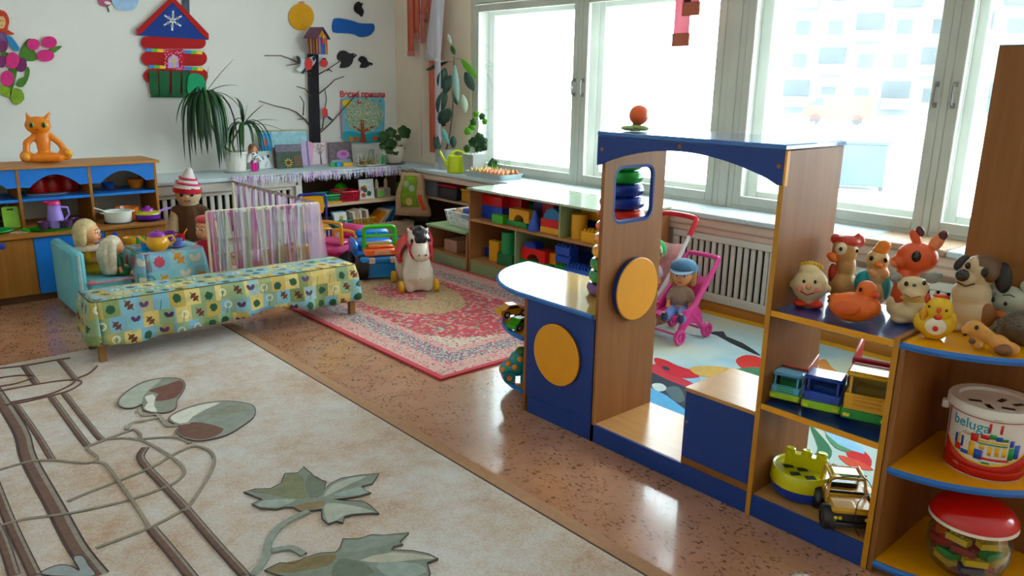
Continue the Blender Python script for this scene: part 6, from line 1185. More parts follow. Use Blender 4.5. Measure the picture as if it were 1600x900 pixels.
# ---- cars on the round shelves
def car(label, px, py, z, L, col, roofc, off, back, wheelc='#1a1a1c'):
    t = Toy('toy_car', label, 'toy car', px, py, z, back, 'toy cars on the round shelves', off); S = t.s; r = t.r; c_ = plastic(col, .2); w_ = L*.42
    po = [(-.5, .12), (.5, .12), (.52, .24), (.45, .32), (.24, .36), (.1, .5), (-.22, .5), (-.36, .36), (-.5, .32)]
    B().prism([(a*L*S, b_*L*S*.8) for a, b_ in po], -w_/2*S, w_/2*S, 'y').build('body', c_, r); B().prism([(-.30*L*S, .3*L*S), (.17*L*S, .3*L*S), (.07*L*S, .385*L*S), (-.2*L*S, .385*L*S)], -(w_/2+.4)*S, (w_/2+.4)*S, 'y').build('windows', M('#20282c', .15), r); B().box(-.2*L*S, .08*L*S, -w_*.4*S, w_*.4*S, .4*L*S, .42*L*S, .004*L*S).build('roof', plastic(roofc, .2), r)
    for x in (-.3, .3):
        for sy in (-1, 1): wv = B().cyl((x*L*S, sy*(w_/2-3)*S, .12*L*S), (x*L*S, sy*(w_/2+1)*S, .12*L*S), .12*L*S, n=14).build('wheel', plastic(wheelc, .4), r); B().cyl((x*L*S, sy*(w_/2+1)*S, .12*L*S), (x*L*S, sy*(w_/2+1.5)*S, .12*L*S), .06*L*S, n=10).build('hub', plastic('#b9bcc0'), wv)
car('yellow toy car with white roof on the middle round shelf', 800, 505, .375, 48, '#d8a41c', '#e9e4d4', .5, .13); car('green toy car on the middle round shelf', 812, 518, .375, 44, '#4a9a2c', '#5cae38', .9, .05)
t = Toy('dotted_toy_car', 'rounded teal toy car with orange spots on the lowest round shelf', 'toy car', 806, 600, .105, .06); S = t.s; TL = plastic('#2f8a86')
t.blob('body', [(0, 20, 24, 14, 16), (4, 32, 15, 14, 13), (-18, 16, 9, 9, 12)], TL, 1.6); t.e('roof_dome', 8, 44, 10, 7, plastic('#2f6a3a'), 0, 10)
for x, z, y in ((-12, 28, -11), (6, 36, -12.5), (-20, 18, -9), (16, 26, -12), (-2, 24, -15.5)): t.e('orange_spot', x, z, 4.5, 4.5, plastic('#dd8a2c'), y, 2.5)
for x, y in ((-10, -17), (16, -17), (-10, 17), (16, 17)): wv = t.add(B().cyl(t.V(x, 9, y-3), t.V(x, 9, y+3), 9.5*S, n=18), 'wheel', plastic('#23707a')); t.add(B().cyl(t.V(x, 9, y-4), t.V(x, 9, y+4), 4*S, n=12), 'hub', plastic('#d9762c'), wv)
q = Z(817, 484, .375); tag(B().box(-.012, .012, -.03, .03, 0, .075, .004).build('toy_brick', plastic('#2a4aa0'), loc=(2.72, 2.64, .3755)), 'narrow blue plastic brick standing behind the yellow toy car', 'brick')
# ============================================================ dolls
def doll(label, loc, rz, S, dress, hair, pose='sit', hat=None, longhair=False, trousers=None, arms='down', skin=SKIN, name='doll', shirt=None, leg_dir=1.0, sleeve=True):
    """S = doll height in metres; front is local -y"""
    r = thing(name, label, 'doll', loc, rz); b = B(); V = lambda x, y, z: (x*S, y*S, z*S)
    hz = .80 if pose == 'stand' else .46; sh = hz-.17; hip = sh-.24
    b.ell(V(0, 0, hz), (.115*S, .115*S, .125*S), 16, 12).ell(V(0, -.07*1, hz-.05), (.085*S, .05*S, .07*S), 12, 8).cap(V(0, 0, sh-.02), V(0, 0, hz-.08), .045*S).cap(V(0, 0, hip+.03), V(0, 0, sh-.05), .085*S, .08*S).cap(V(-.05, 0, sh-.02), V(.05, 0, sh-.02), .055*S)
    hands = {'down': (.13, -.05, sh-.2), 'fwd': (.10, -.2, sh-.12)}[arms]
    for sx in (-1, 1):
        el = V(sx*.125, -.03, sh-.11); hd = V(sx*hands[0], hands[1], hands[2]); b.cap(V(sx*.085, 0, sh-.03), el, .036*S, .03*S).cap(el, hd, .03*S, .024*S).ell(hd, (.03*S, .03*S, .03*S), 10, 8)
        for f in range(4): q = Vector(hd)+Vector((sx*(.012-.008*f)*S, -.03*S, (-.018+.003*f)*S)); b.cap(hd, tuple(q), .008*S, .007*S, 6)
        b.cap(hd, V(sx*(hands[0]-.03), hands[1]-.02, hands[2]+.012), .009*S, .007*S, 6)
        if pose == 'stand': b.cap(V(sx*.05, 0, hip), V(sx*.055, 0, .06), .055*S, .035*S).cap(V(sx*.055, .01, .035), V(sx*.055, -.06, .03), .032*S, .03*S)
        else: kn = V(sx*.075, -.19*leg_dir, hip-.0); ft = V(sx*.085, -.37*leg_dir, hip-.02); b.cap(V(sx*.05, 0, hip), kn, .055*S, .045*S).cap(kn, ft, .043*S, .033*S).cap(ft, V(sx*.09, -.385*leg_dir, hip+.05), .033*S, .028*S)
    b.build('body', skin, r, vox=.014*S, smooth_it=3)
    for sx in (-1, 1): B().ell(V(sx*.042, -.108, hz+.005), (.02*S, .01*S, .017*S), 10, 8).build('eye', M('#efe8e0', .2), r); B().ell(V(sx*.042, -.116, hz+.004), (.011*S, .006*S, .013*S), 8, 6).build('iris', M('#2a3a4a', .2), r); B().tube([V(sx*.02, -.112, hz+.035), V(sx*.045, -.112, hz+.042), V(sx*.068, -.1, hz+.034)], .004*S, 5).build('eyebrow', M('#7a5a40', .6), r); B().ell(V(sx*.12, 0, hz-.01), (.018*S, .02*S, .03*S), 8, 6).build('ear', skin, r)
    B().ell(V(0, -.122, hz-.03), (.014*S, .014*S, .014*S), 8, 6).build('nose', skin, r); B().tube([V(-.025, -.116, hz-.068), V(0, -.122, hz-.075), V(.025, -.116, hz-.068)], .006*S, 6).build('mouth', M('#b5483f', .4), r)
    if hair:
        h = B().ell(V(0, .025, hz+.035), (.128*S, .122*S, .118*S), 16, 10)
        for sx in (-1, 1): h.cap(V(sx*.1, .02, hz+.04), V(sx*.112, .02, hz-.10), .05*S, .04*S)
        h.cap(V(0, .09, hz+.02), V(0, .09, hz-.12), .08*S, .07*S)
        if longhair:
            for i in range(7): a = pi*(i/6); h.cap(V(.12*cos(a), .03+.10*sin(a), hz+.05), V(.17*cos(a), .05+.14*sin(a), hz-.12), .06*S, .07*S).cap(V(.17*cos(a), .05+.14*sin(a), hz-.12), V(.14*cos(a), .05+.12*sin(a), hz-.36), .07*S, .055*S)
        h.build('hair', hair, r, vox=.014*S, smooth_it=2)
    dm = dress
    if dm:
        d = B().cap(V(0, 0, sh-.13), V(0, 0, sh-.03), .10*S, .085*S).cap(V(-.055, 0, sh-.025), V(.055, 0, sh-.025), .062*S)
        if sleeve:
            for sx in (-1, 1): d.cap(V(sx*.085, 0, sh-.03), V(sx*.122, -.025, sh-.10), .05*S, .047*S)
        if not trousers:
            if pose == 'stand': d.lathe([(.085*S, (sh-.12)*S), (.11*S, (hip)*S), (.17*S, (hip-.2)*S), (.16*S, (hip-.2)*S), (.02*S, hip*S), (.02*S, (sh-.12)*S), (.085*S, (sh-.12)*S)], n=18)
            else: d.ell(V(0, -.07, hip+.01), (.155*S, .17*S, .085*S), 14, 8)
        d.build('dress' if not trousers else 'shirt', dm, r, vox=.014*S, smooth_it=2)
    if trousers:
        d = B().cap(V(-.04, 0, hip+.02), V(.04, 0, hip+.02), .085*S)
        for sx in (-1, 1):
            if pose == 'stand': d.cap(V(sx*.05, 0, hip), V(sx*.055, 0, .09), .066*S, .05*S)
            else: d.cap(V(sx*.05, 0, hip), V(sx*.075, -.19*leg_dir, hip), .068*S, .058*S).cap(V(sx*.075, -.19*leg_dir, hip), V(sx*.083, -.33*leg_dir, hip-.015), .056*S, .05*S)
        d.build('trousers', trousers, r, vox=.014*S, smooth_it=2)
    return r
BLOND = M('#cbb791', .55, .22, scale=40, bump=.5); PLAT = M('#d6cbb4', .5, .2, scale=40, bump=.6)
d1 = doll('blond doll in a yellow dress sitting on the turquoise doll armchair', (1.31, 5.78, .243), radians(55), .62, cloth('#d8a91c'), BLOND, arms='fwd')
B().lathe([(.05, .2), (.095, .185), (.10, .17), (.05, .175)], n=16).build('lace_collar', cloth('#e6d6c8'), d1)
d2 = doll('doll with long platinum hair and green dress seen from behind', (1.42, 5.60, .243), radians(75), .46, cloth('#1c5a3a'), PLAT, longhair=True)
d3 = doll('red-haired doll in a red dress beside the ribbon screen', (2.08, 5.72, .0005), radians(-60), .60, cloth('#b5243c'), M('#c9a58a', .5, .15, scale=40), pose='stand')
B().ell((0, .005, .545), (.075, .072, .035)).build('red_cap', cloth('#c9545a'), d3)
r = thing('knitted_doll', 'big knitted doll in red and white pointed hat and brown vest against the radiator', 'doll', (2.31, 6.69, .0005), radians(-25)); KN = cloth('#d3c4a6', .1)
b = B().ell((0, 0, .60), (.105, .10, .095), 16, 12).cap((0, 0, .2), (0, 0, .46), .10, .09).cap((0, 0, .46), (0, 0, .55), .06)
for sx in (-1, 1): b.cap((sx*.1, 0, .46), (sx*.15, -.05, .26), .05, .045).cap((sx*.06, 0, .2), (sx*.07, -.02, .05), .065, .055).cap((sx*.07, -.02, .045), (sx*.07, -.10, .045), .044)
b.build('body', KN, r, vox=.011); b = B().cap((0, 0, .24), (0, 0, .44), .112, .105).cap((-.09, 0, .46), (.09, 0, .46), .06); b.cap((.1, 0, .45), (.17, -.02, .34), .062, .06).build('brown_vest', cloth('#5c422c', .15), r, vox=.011)
B().lathe([(.0, .83), (.02, .825), (.05, .76), (.085, .70), (.108, .66), (.112, .645), (.09, .64), (0, .65)], n=20).rot(0, .18, 'Y', (0, 0, .66)).build('hat', cloth('#ddd6d4', .08), r); B().lathe([(.113, .66), (.116, .648), (.114, .62), (.108, .618), (.106, .655)], n=20).rot(0, .1, 'Y', (0, 0, .65)).build('red_band', cloth('#b01f38'), r)
for z, R_ in ((.69, .098), (.73, .074)): B().lathe([(R_, z), (R_+.004, z+.008), (R_-.004, z+.018), (R_-.01, z+.01)], n=20).rot(0, .18, 'Y', (0, 0, .66)).build('hat_stripe', cloth('#c4506a'), r)
for sx in (-1, 1): B().ell((sx*.04, -.092, .615), (.016, .01, .022)).build('eye', M('#22303a', .3), r); B().tube([(sx*.02, -.094, .648), (sx*.045, -.093, .658), (sx*.07, -.08, .648)], .006, 5).build('eyebrow', M('#2a1c16', .7), r)
B().tube([(-.025, -.098, .565), (0, -.104, .558), (.025, -.098, .565)], .005, 5).build('mouth', cloth('#b04a44'), r); B().ell((0, -.1, .592), (.014, .014, .012)).build('nose', cloth('#d8a98c'), r); B().lathe([(.05, .5), (.075, .49), (.07, .46), (.05, .47)], n=16).build('scarf', cloth('#d8d2c8'), r)
# ---- toy crockery
def cup(label, p, R_, h, col, name='toy_cup', handle=True, rz=0.0, spoon=None, group='toy crockery', saucer=None, cat='cup'):
    r = thing(name, label, cat, p, rz, group); o = .006 if saucer else 0; m = plastic(col)
    if saucer: B().lathe([(0, 0), (R_*1.0, 0), (R_*1.75, .010), (R_*1.75, .013), (R_*.9, .005), (0, .005)], n=24).build('saucer', plastic(saucer), r)
    B().lathe([(0, o), (R_*.7, o), (R_*.86, o+h*.3), (R_, o+h), (R_*.92, o+h), (R_*.78, o+h*.3), (0, o+h*.12)], n=22).build('bowl' if not handle else 'cup_body', m, r)
    if handle: B().tube([(R_*.9, 0, o+h*.8), (R_*1.45, 0, o+h*.75), (R_*1.45, 0, o+h*.35), (R_*.82, 0, o+h*.25)], .005, 6).build('handle', m, r)
    if spoon: B().tube([(0, 0, o+h*.3), (-R_*.9, 0, o+h*1.2), (-R_*1.6, 0, o+h*1.75)], [.007, .004, .006], 6).build('spoon', plastic(spoon), r)
    return r
TZ = .4095
def tp(px, py): q = Z(px, py, TZ); q.x = min(max(q.x, 1.58), 1.89); q.y = min(max(q.y, 5.46), 5.80); return q
r = thing('toy_teapot', 'yellow toy teapot with purple lid on the doll table', 'teapot', tp(247, 391), radians(-10)); YT = plastic('#d9a41e')
B().lathe([(0, 0), (.045, 0), (.07, .025), (.078, .055), (.066, .09), (.052, .1), (0, .1)], n=26).build('body', YT, r); B().lathe([(.056, .1), (.05, .115), (.03, .128), (.012, .132), (.012, .14), (0, .143)], n=22).build('lid', plastic('#8a3f9a'), r); B().tube([(-.06, 0, .05), (-.09, 0, .075), (-.115, 0, .105)], [.02, .014, .010], 8).build('spout', YT, r); B().tube([(.06, 0, .09), (.10, 0, .095), (.112, 0, .06), (.075, 0, .03)], .009, 7).build('handle', YT, r)
cup('blue toy cup with spoon and saucer at the front of the doll table', tp(229, 392), .036, .055, '#1f7fc0', saucer='#3f9fd0', spoon='#2a8fd0'); cup('lilac toy cup with pink spoon on the doll table', tp(277, 385), .038, .048, '#6f7fc0', saucer='#8a9fd8', spoon='#d0246a', rz=.6)
cup('green toy bowl behind the yellow one on the doll table', tp(199, 372), .05, .045, '#5fb85a', handle=False, name='toy_bowl', cat='bowl'); cup('yellow toy bowl on the doll table next to the blond dolls', tp(193, 381), .05, .05, '#e0a81c', handle=False, name='toy_bowl', cat='bowl'); cup('purple toy pot at the back of the doll table', Vector((1.84, 5.80, TZ)), .045, .06, '#6a2f92'); cup('small red toy cup with yellow spoon at the table edge', Vector((1.90, 5.71, TZ)), .026, .05, '#c4243a', spoon='#e0a020', rz=2.6)
KZ, K2 = .4845, .6925
r = thing('toy_tray', 'green oval toy tray on the kitchen worktop', 'tray', (1.245, 6.29, KZ)); B().lathe([(0, 0), (.17, 0), (.205, .016), (.21, .016), (.175, -.0002), (0, .004)], n=32, flat=.5).build('dish', plastic('#3fae2c'), r); 
for sx in (-1, 1): B().tube([(sx*.2, -.05, .014), (sx*.235, 0, .018), (sx*.2, .05, .014)], .008, 6).build('handle', plastic('#3fae2c'), r)
r = thing('toy_jug', 'lilac toy jug with pink lid standing on the green tray', 'jug', (1.235, 6.33, KZ+.005), radians(0)); LJ = M('#9a86cf', .35, .04)
B().lathe([(0, 0), (.056, 0), (.06, .02), (.05, .09), (.04, .15), (.042, .165), (.0, .165)], n=24).build('body', LJ, r); B().lathe([(.044, .165), (.045, .18), (.036, .195), (0, .198)], n=20).build('lid', plastic('#b8326a'), r); B().box(-.065, -.03, -.014, .014, .178, .196, .006).build('lid_spout', plastic('#b8326a'), r); B().tube([(.04, 0, .145), (.085, 0, .14), (.092, 0, .09), (.055, 0, .045)], .008, 7).build('handle', LJ, r)
for lab, x, y in (('dark purple toy cup on the tray, left of the jug', 1.145, 6.285), ('dark purple toy cup on the tray, right in front of the jug', 1.285, 6.255), ('dark purple toy cup at the right end of the green tray', 1.365, 6.31)): cup(lab, (x, y, KZ+.008), .04, .055, '#4f2a52', group='purple cups on the tray', rz=.5)
r = thing('toy_pot', 'white toy saucepan on the black hotplate', 'saucepan', (1.655, 6.33, KZ+.0045)); WP = M('#dfe3dc', .3, .03); B().lathe([(0, 0), (.085, 0), (.094, .012), (.096, .075), (.102, .08), (.099, .084), (.09, .08), (.088, .014), (0, .008)], n=30).build('body', WP, r)
for sx in (-1, 1): B().tube([(sx*.094, -.02, .07), (sx*.118, 0, .074), (sx*.094, .02, .07)], .006, 6).build('handle', WP, r)
B().tube([(-.05, 0, .04), (-.09, 0, .088), (-.16, 0, .118)], .005, 6).build('ladle', POTW, r)
o = B().lathe([(0, .0), (.105, 0), (.108, .002), (.106, .0038), (0, .0038)], (1.655-.10, 6.33-6.17, .4842), 28).build('hotplate', M('#17171a', .4), bpy.data.objects['toy_kitchen']); o = B().lathe([(0, .0), (.1, 0), (.1, .0035), (0, .0038)], (1.86-.10, 6.30-6.17, .4842), 28).build('hotplate', M('#17171a', .4), bpy.data.objects['toy_kitchen'])
r = thing('toy_frying_pan', 'purple toy pan with yellow-green lid and lilac handle', 'pan', (1.86, 6.30, KZ+.0045)); B().lathe([(0, 0), (.075, 0), (.088, .012), (.09, .045), (0, .045)], n=28).build('body', plastic('#5a2484'), r); B().lathe([(.092, .045), (.09, .054), (.06, .066), (0, .07)], n=28).build('lid', plastic('#b9b53a'), r); B().lathe([(.045, .068), (.04, .085), (.018, .095), (.016, .105), (0, .107)], n=20).build('lid_knob', plastic('#8a2f98'), r); B().tube([(.08, .02, .05), (.14, .04, .062), (.19, .05, .066)], .009, 6).build('handle', plastic('#9a7ac8'), r)
cup('orange toy basin behind the purple pan', (1.77, 6.50, KZ), .085, .085, '#d9791e', handle=False, name='toy_basin', cat='basin')
for lab, px in (('left red toy canister on the kitchen shelf', 62), ('middle red toy canister on the kitchen shelf', 83), ('right red toy canister on the kitchen shelf', 110)):
    q = Y(px, 297, 6.72); r = thing('toy_canister', lab, 'canister', (q.x, 6.74, K2+(.0 if px > 100 else .007)), 0, 'red canisters on the kitchen shelf'); B().lathe([(0, 0), (.058, 0), (.062, .01), (.062, .1), (.056, .112), (0, .112)], n=24).build('body', plastic('#b8241c'), r); B().lathe([(.064, .112), (.064, .128), (.05, .134), (0, .134)], n=24).build('lid', plastic('#c02c22'), r)
r = thing('silver_tray', 'thin silver tray under the red canisters', 'tray', (Y(73, 300, 6.68).x, 6.70, K2)); B().prism(rrect(-.13, .13, -.1, .11, .03), 0, .006).build('dish', M('#b9bcc4', .3, .03, metal=.7), r); B().tube([(-.14, -.1, .008), (.14, -.1, .008)], .006, 6).build('rim', M('#c4c8ce', .25, .03, metal=.8), r)
q = Y(169, 293, 6.70); cup('blue toy bowl on a red saucer in the right kitchen arch', (q.x, 6.70, K2), .05, .045, '#2052a0', handle=False, saucer='#8a3a4a', name='toy_bowl', cat='bowl'); q = Y(213, 292, 6.68); cup('orange toy bowl in the right kitchen arch', (q.x, 6.68, K2), .066, .07, '#d98a30', handle=False, name='toy_bowl', cat='bowl')
q = Z(22, 358, KZ); r = thing('cutting_board', 'lime green toy cutting board leaning in the kitchen dresser', 'cutting board', (q.x, 6.50, KZ), 0)
ob = B(); ob.prism(rrect(-.052, .052, 0, .155, .012), -.006, .006, 'y'); ob.rot(0, -.12, 'X').build('board', plastic('#8fc01f'), r); B().box(-.022, .022, -.0075, .0075, .128, .142, .003).rot(0, -.12, 'X').build('grip_hole', M('#20300c', .6), r)
q = Z(-2, 365, KZ); r = thing('toy_plate', 'green toy plate at the left end of the kitchen worktop', 'plate', (q.x, 6.36, KZ)); B().lathe([(0, 0), (.06, 0), (.095, .016), (.097, .02), (.058, .005), (0, .005)], n=28).build('dish', plastic('#1f9a5a'), r); B().lathe([(.095, .016), (.099, .018), (.097, .022), (.093, .019)], n=28).build('rim', plastic('#27ab66'), r)
q = Z(36, 362, KZ); r = thing('lace_napkin', 'small pinkish lace napkin on the kitchen worktop', 'napkin', (q.x-.005, 6.30, KZ)); B().prism([((.07+.008*cos(9*t))*cos(t)*1.1, (.07+.008*cos(9*t))*sin(t)*.8) for t in [2*pi*i/72 for i in range(72)]], 0, .003).build('cloth', cloth('#cfae94', .2), r)
r = thing('picture_sheet', 'picture of a small bear leaning inside the left kitchen compartment', 'picture', (.90, 6.84, KZ)); B().box(-.14, .14, -.004, .004, 0, .16, .001).build('sheet', M('#8fae9a', .7, .25, scale=14), r)
for nm_, c_, pts in (('bear_body', '#8a7a52', ov(.09, .06, .03, .05)), ('bear_head', '#a08a5a', ov(.09, .125, .028, .028)), ('pink_flower', '#c8a0a8', ov(.03, .07, .02, .02)), ('dark_leaf', '#3f5a4a', ov(.05, .03, .035, .02))): B().prism(pts, -.0052, -.004, 'y').build(nm_, M(c_, .7, .15), r)
# ---- orange cat on the kitchen
t = Toy('cat_toy', 'orange rubber cat sitting on top of the toy kitchen', 'toy', 74, 255, .925, .03); OC = rubber('#e08a2e')
t.blob('body', [(-2, 30, 10, 26, 9), (-6, 54, 18, 13, 14), (0, 8, 22, 8, 16), (-26, 10, 10, 9, 9, -4), (26, 12, 10, 9, 9, -4)], OC, 1.8, caps=(((-10, 40, 0), (-24, 30, -3), 5), ((-24, 30, -3), (-26, 16, -6), 5), ((8, 40, 0), (20, 28, -2), 5), ((20, 28, -2), (28, 14, -5), 5), ((-18, 8, -8), (18, 8, -8), 7), ((-16, 60, 0), (-19, 72, 0), 5, 1.5), ((6, 62, 0), (12, 73, 0), 5, 1.5)))
for x in (-14, 2): t.e('eye', x, 55, 4.2, 4.5, rubber('#8a8a3a'), -12, 3); t.e('pupil', x, 55, 1.8, 3, M('#1a1a10', .3), -14.6, 1.5)
t.e('nose', -7, 49, 2, 1.6, rubber('#b5561c'), -14.5); t.e('paw', -27, 10, 6, 6, rubber('#e8a860'), -11, 5); t.e('paw', 30, 14, 6, 6, rubber('#e8a860'), -10, 5)
# ============================================================ building blocks in the shelf
def block(label, kind, c, px0, px1, py0, py1, xf=4.10, dep=.1, z=None, name=None):
    a = X(px0, (py0+py1)/2, xf); b_ = X(px1, (py0+py1)/2, xf); yl, yr = a.y, b_.y; ym = (yl+yr)/2; z0 = X((px0+px1)/2, py1, xf).z if z is None else z; z1 = X((px0+px1)/2, py0, xf).z; w_ = (yl-yr)*.92; h = max(.02, z1-z0); m = plastic(c, .35)
    nm = {'box': 'toy_block', 'lego': 'studded_brick', 'cyl': 'cylinder_block', 'arch': 'arch_block', 'cone': 'cone_block', 'half': 'half_round_block'}[kind]; loc = (xf+dep/2, ym, z0+.0005)
    b = B()
    if kind == 'box': b.box(-dep/2, dep/2, -w_/2, w_/2, 0, h, .004)
    elif kind == 'cyl': R_ = min(w_/2, .06); b.lathe([(0, 0), (R_-.003, 0), (R_, .003), (R_, h-.003), (R_-.003, h), (0, h)], n=24)
    elif kind == 'cone': R_ = w_/2; b.lathe([(0, 0), (R_, 0), (R_, .006), (.01, h), (0, h)], n=24)
    elif kind == 'arch': n = 10; b.prism([(-w_/2, 0), (-w_/4, 0)]+[(-w_/4*cos(pi*i/n), .58*h*sin(pi*i/n)) for i in range(1, n)]+[(w_/4, 0), (w_/2, 0), (w_/2, h), (-w_/2, h)], -dep/2, dep/2, 'x')
    elif kind == 'half': n = 12; b.prism([(w_/2*cos(pi*i/n), h*sin(pi*i/n)) for i in range(n+1)], -dep/2, dep/2, 'x')
    else:
        hb = h*.82; b.box(-dep/2, dep/2, -w_/2, w_/2, 0, hb, .003); k = max(2, round(w_/.035))
        for i in range(k):
            for j in (-1, 1): b.cyl((j*dep/4, -w_/2+(i+.5)*w_/k, hb), (j*dep/4, -w_/2+(i+.5)*w_/k, h), min(.012, w_/k*.3), n=10)
    return tag(b.build(nm, m, loc=loc), label, 'block', 'plastic building blocks in the shelf'), z0+h
U, L_ = .4585, .1185; RD, BL, YE, GN, NV, TE = '#c0262e', '#1f4fb0', '#d9a41a', '#1f8a4a', '#16245a', '#2a6f9a'
_, z = block('lowest of the blue bricks in the upper left compartment', 'box', BL, 747, 786, 334, 346, 4.13, .12, U); _, z = block('second blue brick, under the red studded one', 'box', BL, 747, 786, 322, 334, 4.13, .12, z); block('red studded brick on two blue ones', 'lego', RD, 746, 786, 303, 322, 4.13, .12, z)
block('light green cube at the front of the upper left compartment', 'box', '#5fae3c', 767, 786, 336, 351, 4.03, .07, U)
_, z = block('green brick under the yellow arch', 'box', GN, 790, 824, 346, 360, 4.06, .09, U); block('yellow arch on a green brick', 'arch', YE, 794, 828, 328, 347, 4.06, .08, z); block('red upright brick behind the yellow arch', 'box', RD, 793, 815, 306, 350, 4.22, .1, U)
block('dark green upright brick behind the yellow arch', 'box', '#1a6a44', 815, 833, 318, 352, 4.3, .1, U); block('blue cone standing beside the yellow arch', 'cone', '#2556b4', 821, 839, 330, 361, 4.04, .08, U); block('navy brick behind the blue cone', 'box', NV, 832, 852, 314, 356, 4.24, .1, U)
_, z = block('yellow brick under the red brick and the teal half-round', 'box', YE, 842, 877, 356, 371, 4.05, .1, U); _, z = block('red brick between the yellow one and the teal half-round', 'box', RD, 843, 877, 343, 357, 4.05, .1, z); block('teal half-round block on the red brick', 'half', TE, 848, 878, 326, 344, 4.05, .1, z); block('red upright brick behind the teal half-round', 'box', '#b02a3a', 846, 866, 318, 360, 4.2, .08, U)
block('yellow cylinder in the upper right compartment', 'cyl', YE, 887, 909, 335, 376, 4.06, .1, U); _, z = block('yellow studded brick at the front of the upper right compartment', 'lego', '#e0ae1c', 906, 938, 360, 381, 4.04, .1, U); _, z = block('navy studded brick under a yellow one', 'lego', NV, 908, 942, 344, 372, 4.2, .1, U); block('yellow studded brick on the navy one', 'lego', YE, 906, 940, 326, 346, 4.2, .1, z)
block('small blue brick at the left of the lower compartment', 'box', '#1c3f94', 752, 765, 386, 408, 4.16, .07, L_); block('tall yellow brick in the lower left compartment', 'box', YE, 763, 779, 377, 411, 4.08, .06, L_); _, z = block('dark green brick under the green cylinder', 'box', '#14603c', 775, 801, 397, 419, 4.05, .12, L_); block('green cylinder on the dark green brick', 'cyl', '#1f8a5a', 778, 798, 363, 398, 4.05, .1, z)
_, z = block('flat green brick under the red arch', 'box', GN, 810, 862, 409, 420, 4.05, .1, L_); _, z = block('red arch in the lower right compartment', 'arch', '#c93a34', 813, 853, 389, 411, 4.05, .1, z); block('blue half-round on the red arch', 'half', '#1f3f94', 817, 839, 378, 390, 4.05, .09, z); block('orange brick between red arch and blue bricks', 'box', '#d9901e', 856, 869, 396, 418, 4.1, .07, L_)
_, z = block('green studded brick under the blue stack', 'lego', GN, 866, 892, 411, 427, 4.05, .1, L_); _, z = block('blue studded brick in the middle of the stack', 'lego', BL, 866, 891, 399, 413, 4.05, .1, z); block('blue studded brick on top of the stack', 'lego', BL, 866, 891, 383, 400, 4.05, .1, z); block('navy block at the back of the lower right compartment', 'lego', NV, 885, 930, 383, 430, 4.22, .12, L_); block('long blue studded brick at the front of the lower right compartment', 'lego', '#2454b0', 880, 926, 416, 436, 4.02, .1, L_)
# ============================================================ ride-on toys
r = thing('rocking_horse', 'white ride-on toy horse with black mane, red saddle and yellow wheels', 'ride-on toy', (3.29, 4.74, .0112), radians(-24)); HW = M('#ddd3c6', .35, .05, coat=.2); RDS = plastic('#c92c36')
b = B().cap((0, 0, .12), (0, -.01, .27), .122, .088).cap((0, -.02, .28), (0, -.05, .37), .085, .075).ell((0, -.06, .405), (.088, .085, .078)).cap((0, -.09, .385), (0, -.15, .325), .068, .06).ell((0, -.150, .308), (.066, .046, .05)).cap((0, .08, .23), (0, .27, .23), .11, .112)
for sx in (-1, 1): b.cap((sx*.06, -.01, .16), (sx*.065, -.03, .04), .058, .048).cap((sx*.07, .27, .2), (sx*.07, .30, .05), .065, .045).cap((sx*.062, -.03, .455), (sx*.078, -.025, .488), .02, .009)
b.build('body', HW, r, vox=.011); b = B()
for i in range(8): t_ = i/7; b.ell((0, -.128+.19*t_, .43+.075*sin(pi*min(1, t_*1.15)*.62)-.16*t_*t_*t_), (.047, .034, .036))
b.ell((0, -.145, .425), (.05, .024, .045)).ell((-.03, -.1, .475), (.03, .04, .03)).ell((.03, -.1, .475), (.03, .04, .03)).cap((0, -.11, .49), (0, -.135, .52), .022, .008).build('mane', M('#17191f', .3, .05, coat=.3), r, vox=.009)
B().surf(lambda u, v: (.126*sin((u-.5)*pi*1.25), .05+.22*v, .235+.122*cos((u-.5)*pi*1.25)+.03*(2*v-1)**2), 14, 6).build('saddle', RDS, r, solid=.012)
for z_, y_, R_ in ((.345, -.128, .083), ): B().tube([(R_*cos(a), y_+.02*sin(a)-.008, z_+R_*sin(a)*.95) for a in [2*pi*i/16 for i in range(16)]], .008, 6, closed=True).build('noseband', M('#b0304a', .4), r)
for sx in (-1, 1): B().tube([(sx*.082, -.122, .355), (sx*.096, -.08, .405), (sx*.09, -.03, .45), (sx*.04, .0, .49)], .008, 6).build('bridle_strap', M('#b0304a', .4), r); B().ell((sx*.062, -.122, .412), (.012, .010, .015)).build('eye', M('#1a1a22', .2), r); B().ell((sx*.026, -.206, .318), (.007, .005, .007)).build('nostril', M('#6a4a44', .5), r)
for sx in (-1, 1):
    for y_ in (-.04, .30): B().lathe([(0, -.02), (.036, -.02), (.046, -.012), (.046, .012), (.036, .02), (0, .02)], n=18).rot(0, pi/2, 'Y').xf(0, Matrix.Translation((sx*.135, y_, .046))).build('wheel', plastic('#d9ab1c'), r)
for y_ in (-.04, .30): B().tube([(-.135, y_, .046), (.135, y_, .046)], .008, 8).build('axle', plastic('#c9c2b4'), r)
B().lathe([(0, 0), (.008, 0), (.008, .004), (0, .004)], n=10).rot(0, pi/2, 'X').xf(0, Matrix.Translation((0, -.118, .12))).build('chest_mark', M('#b8a48e', .5), r)
r = thing('ride_on_truck', 'blue plastic ride-on truck with green handle and orange front', 'ride-on toy', (3.262, 5.19, .0112), radians(-22)); TB = plastic('#2a7fc4', .35); TG = plastic('#4fa83c'); TO = plastic('#e0702c')
B().box(-.185, .185, -.02, .5, .13, .19, .02).build('deck', TB, r); B().prism([(-.13, .02), (.13, .02), (.16, .13), (-.16, .13)], .0, .06, 'y').build('front_skirt', TB, r); B().box(-.135, .135, .0, .16, .19, .25, .012).build('front_panel', TO, r); B().box(-.10, .10, .02, .2, .25, .275, .008).build('dashboard', TO, r)
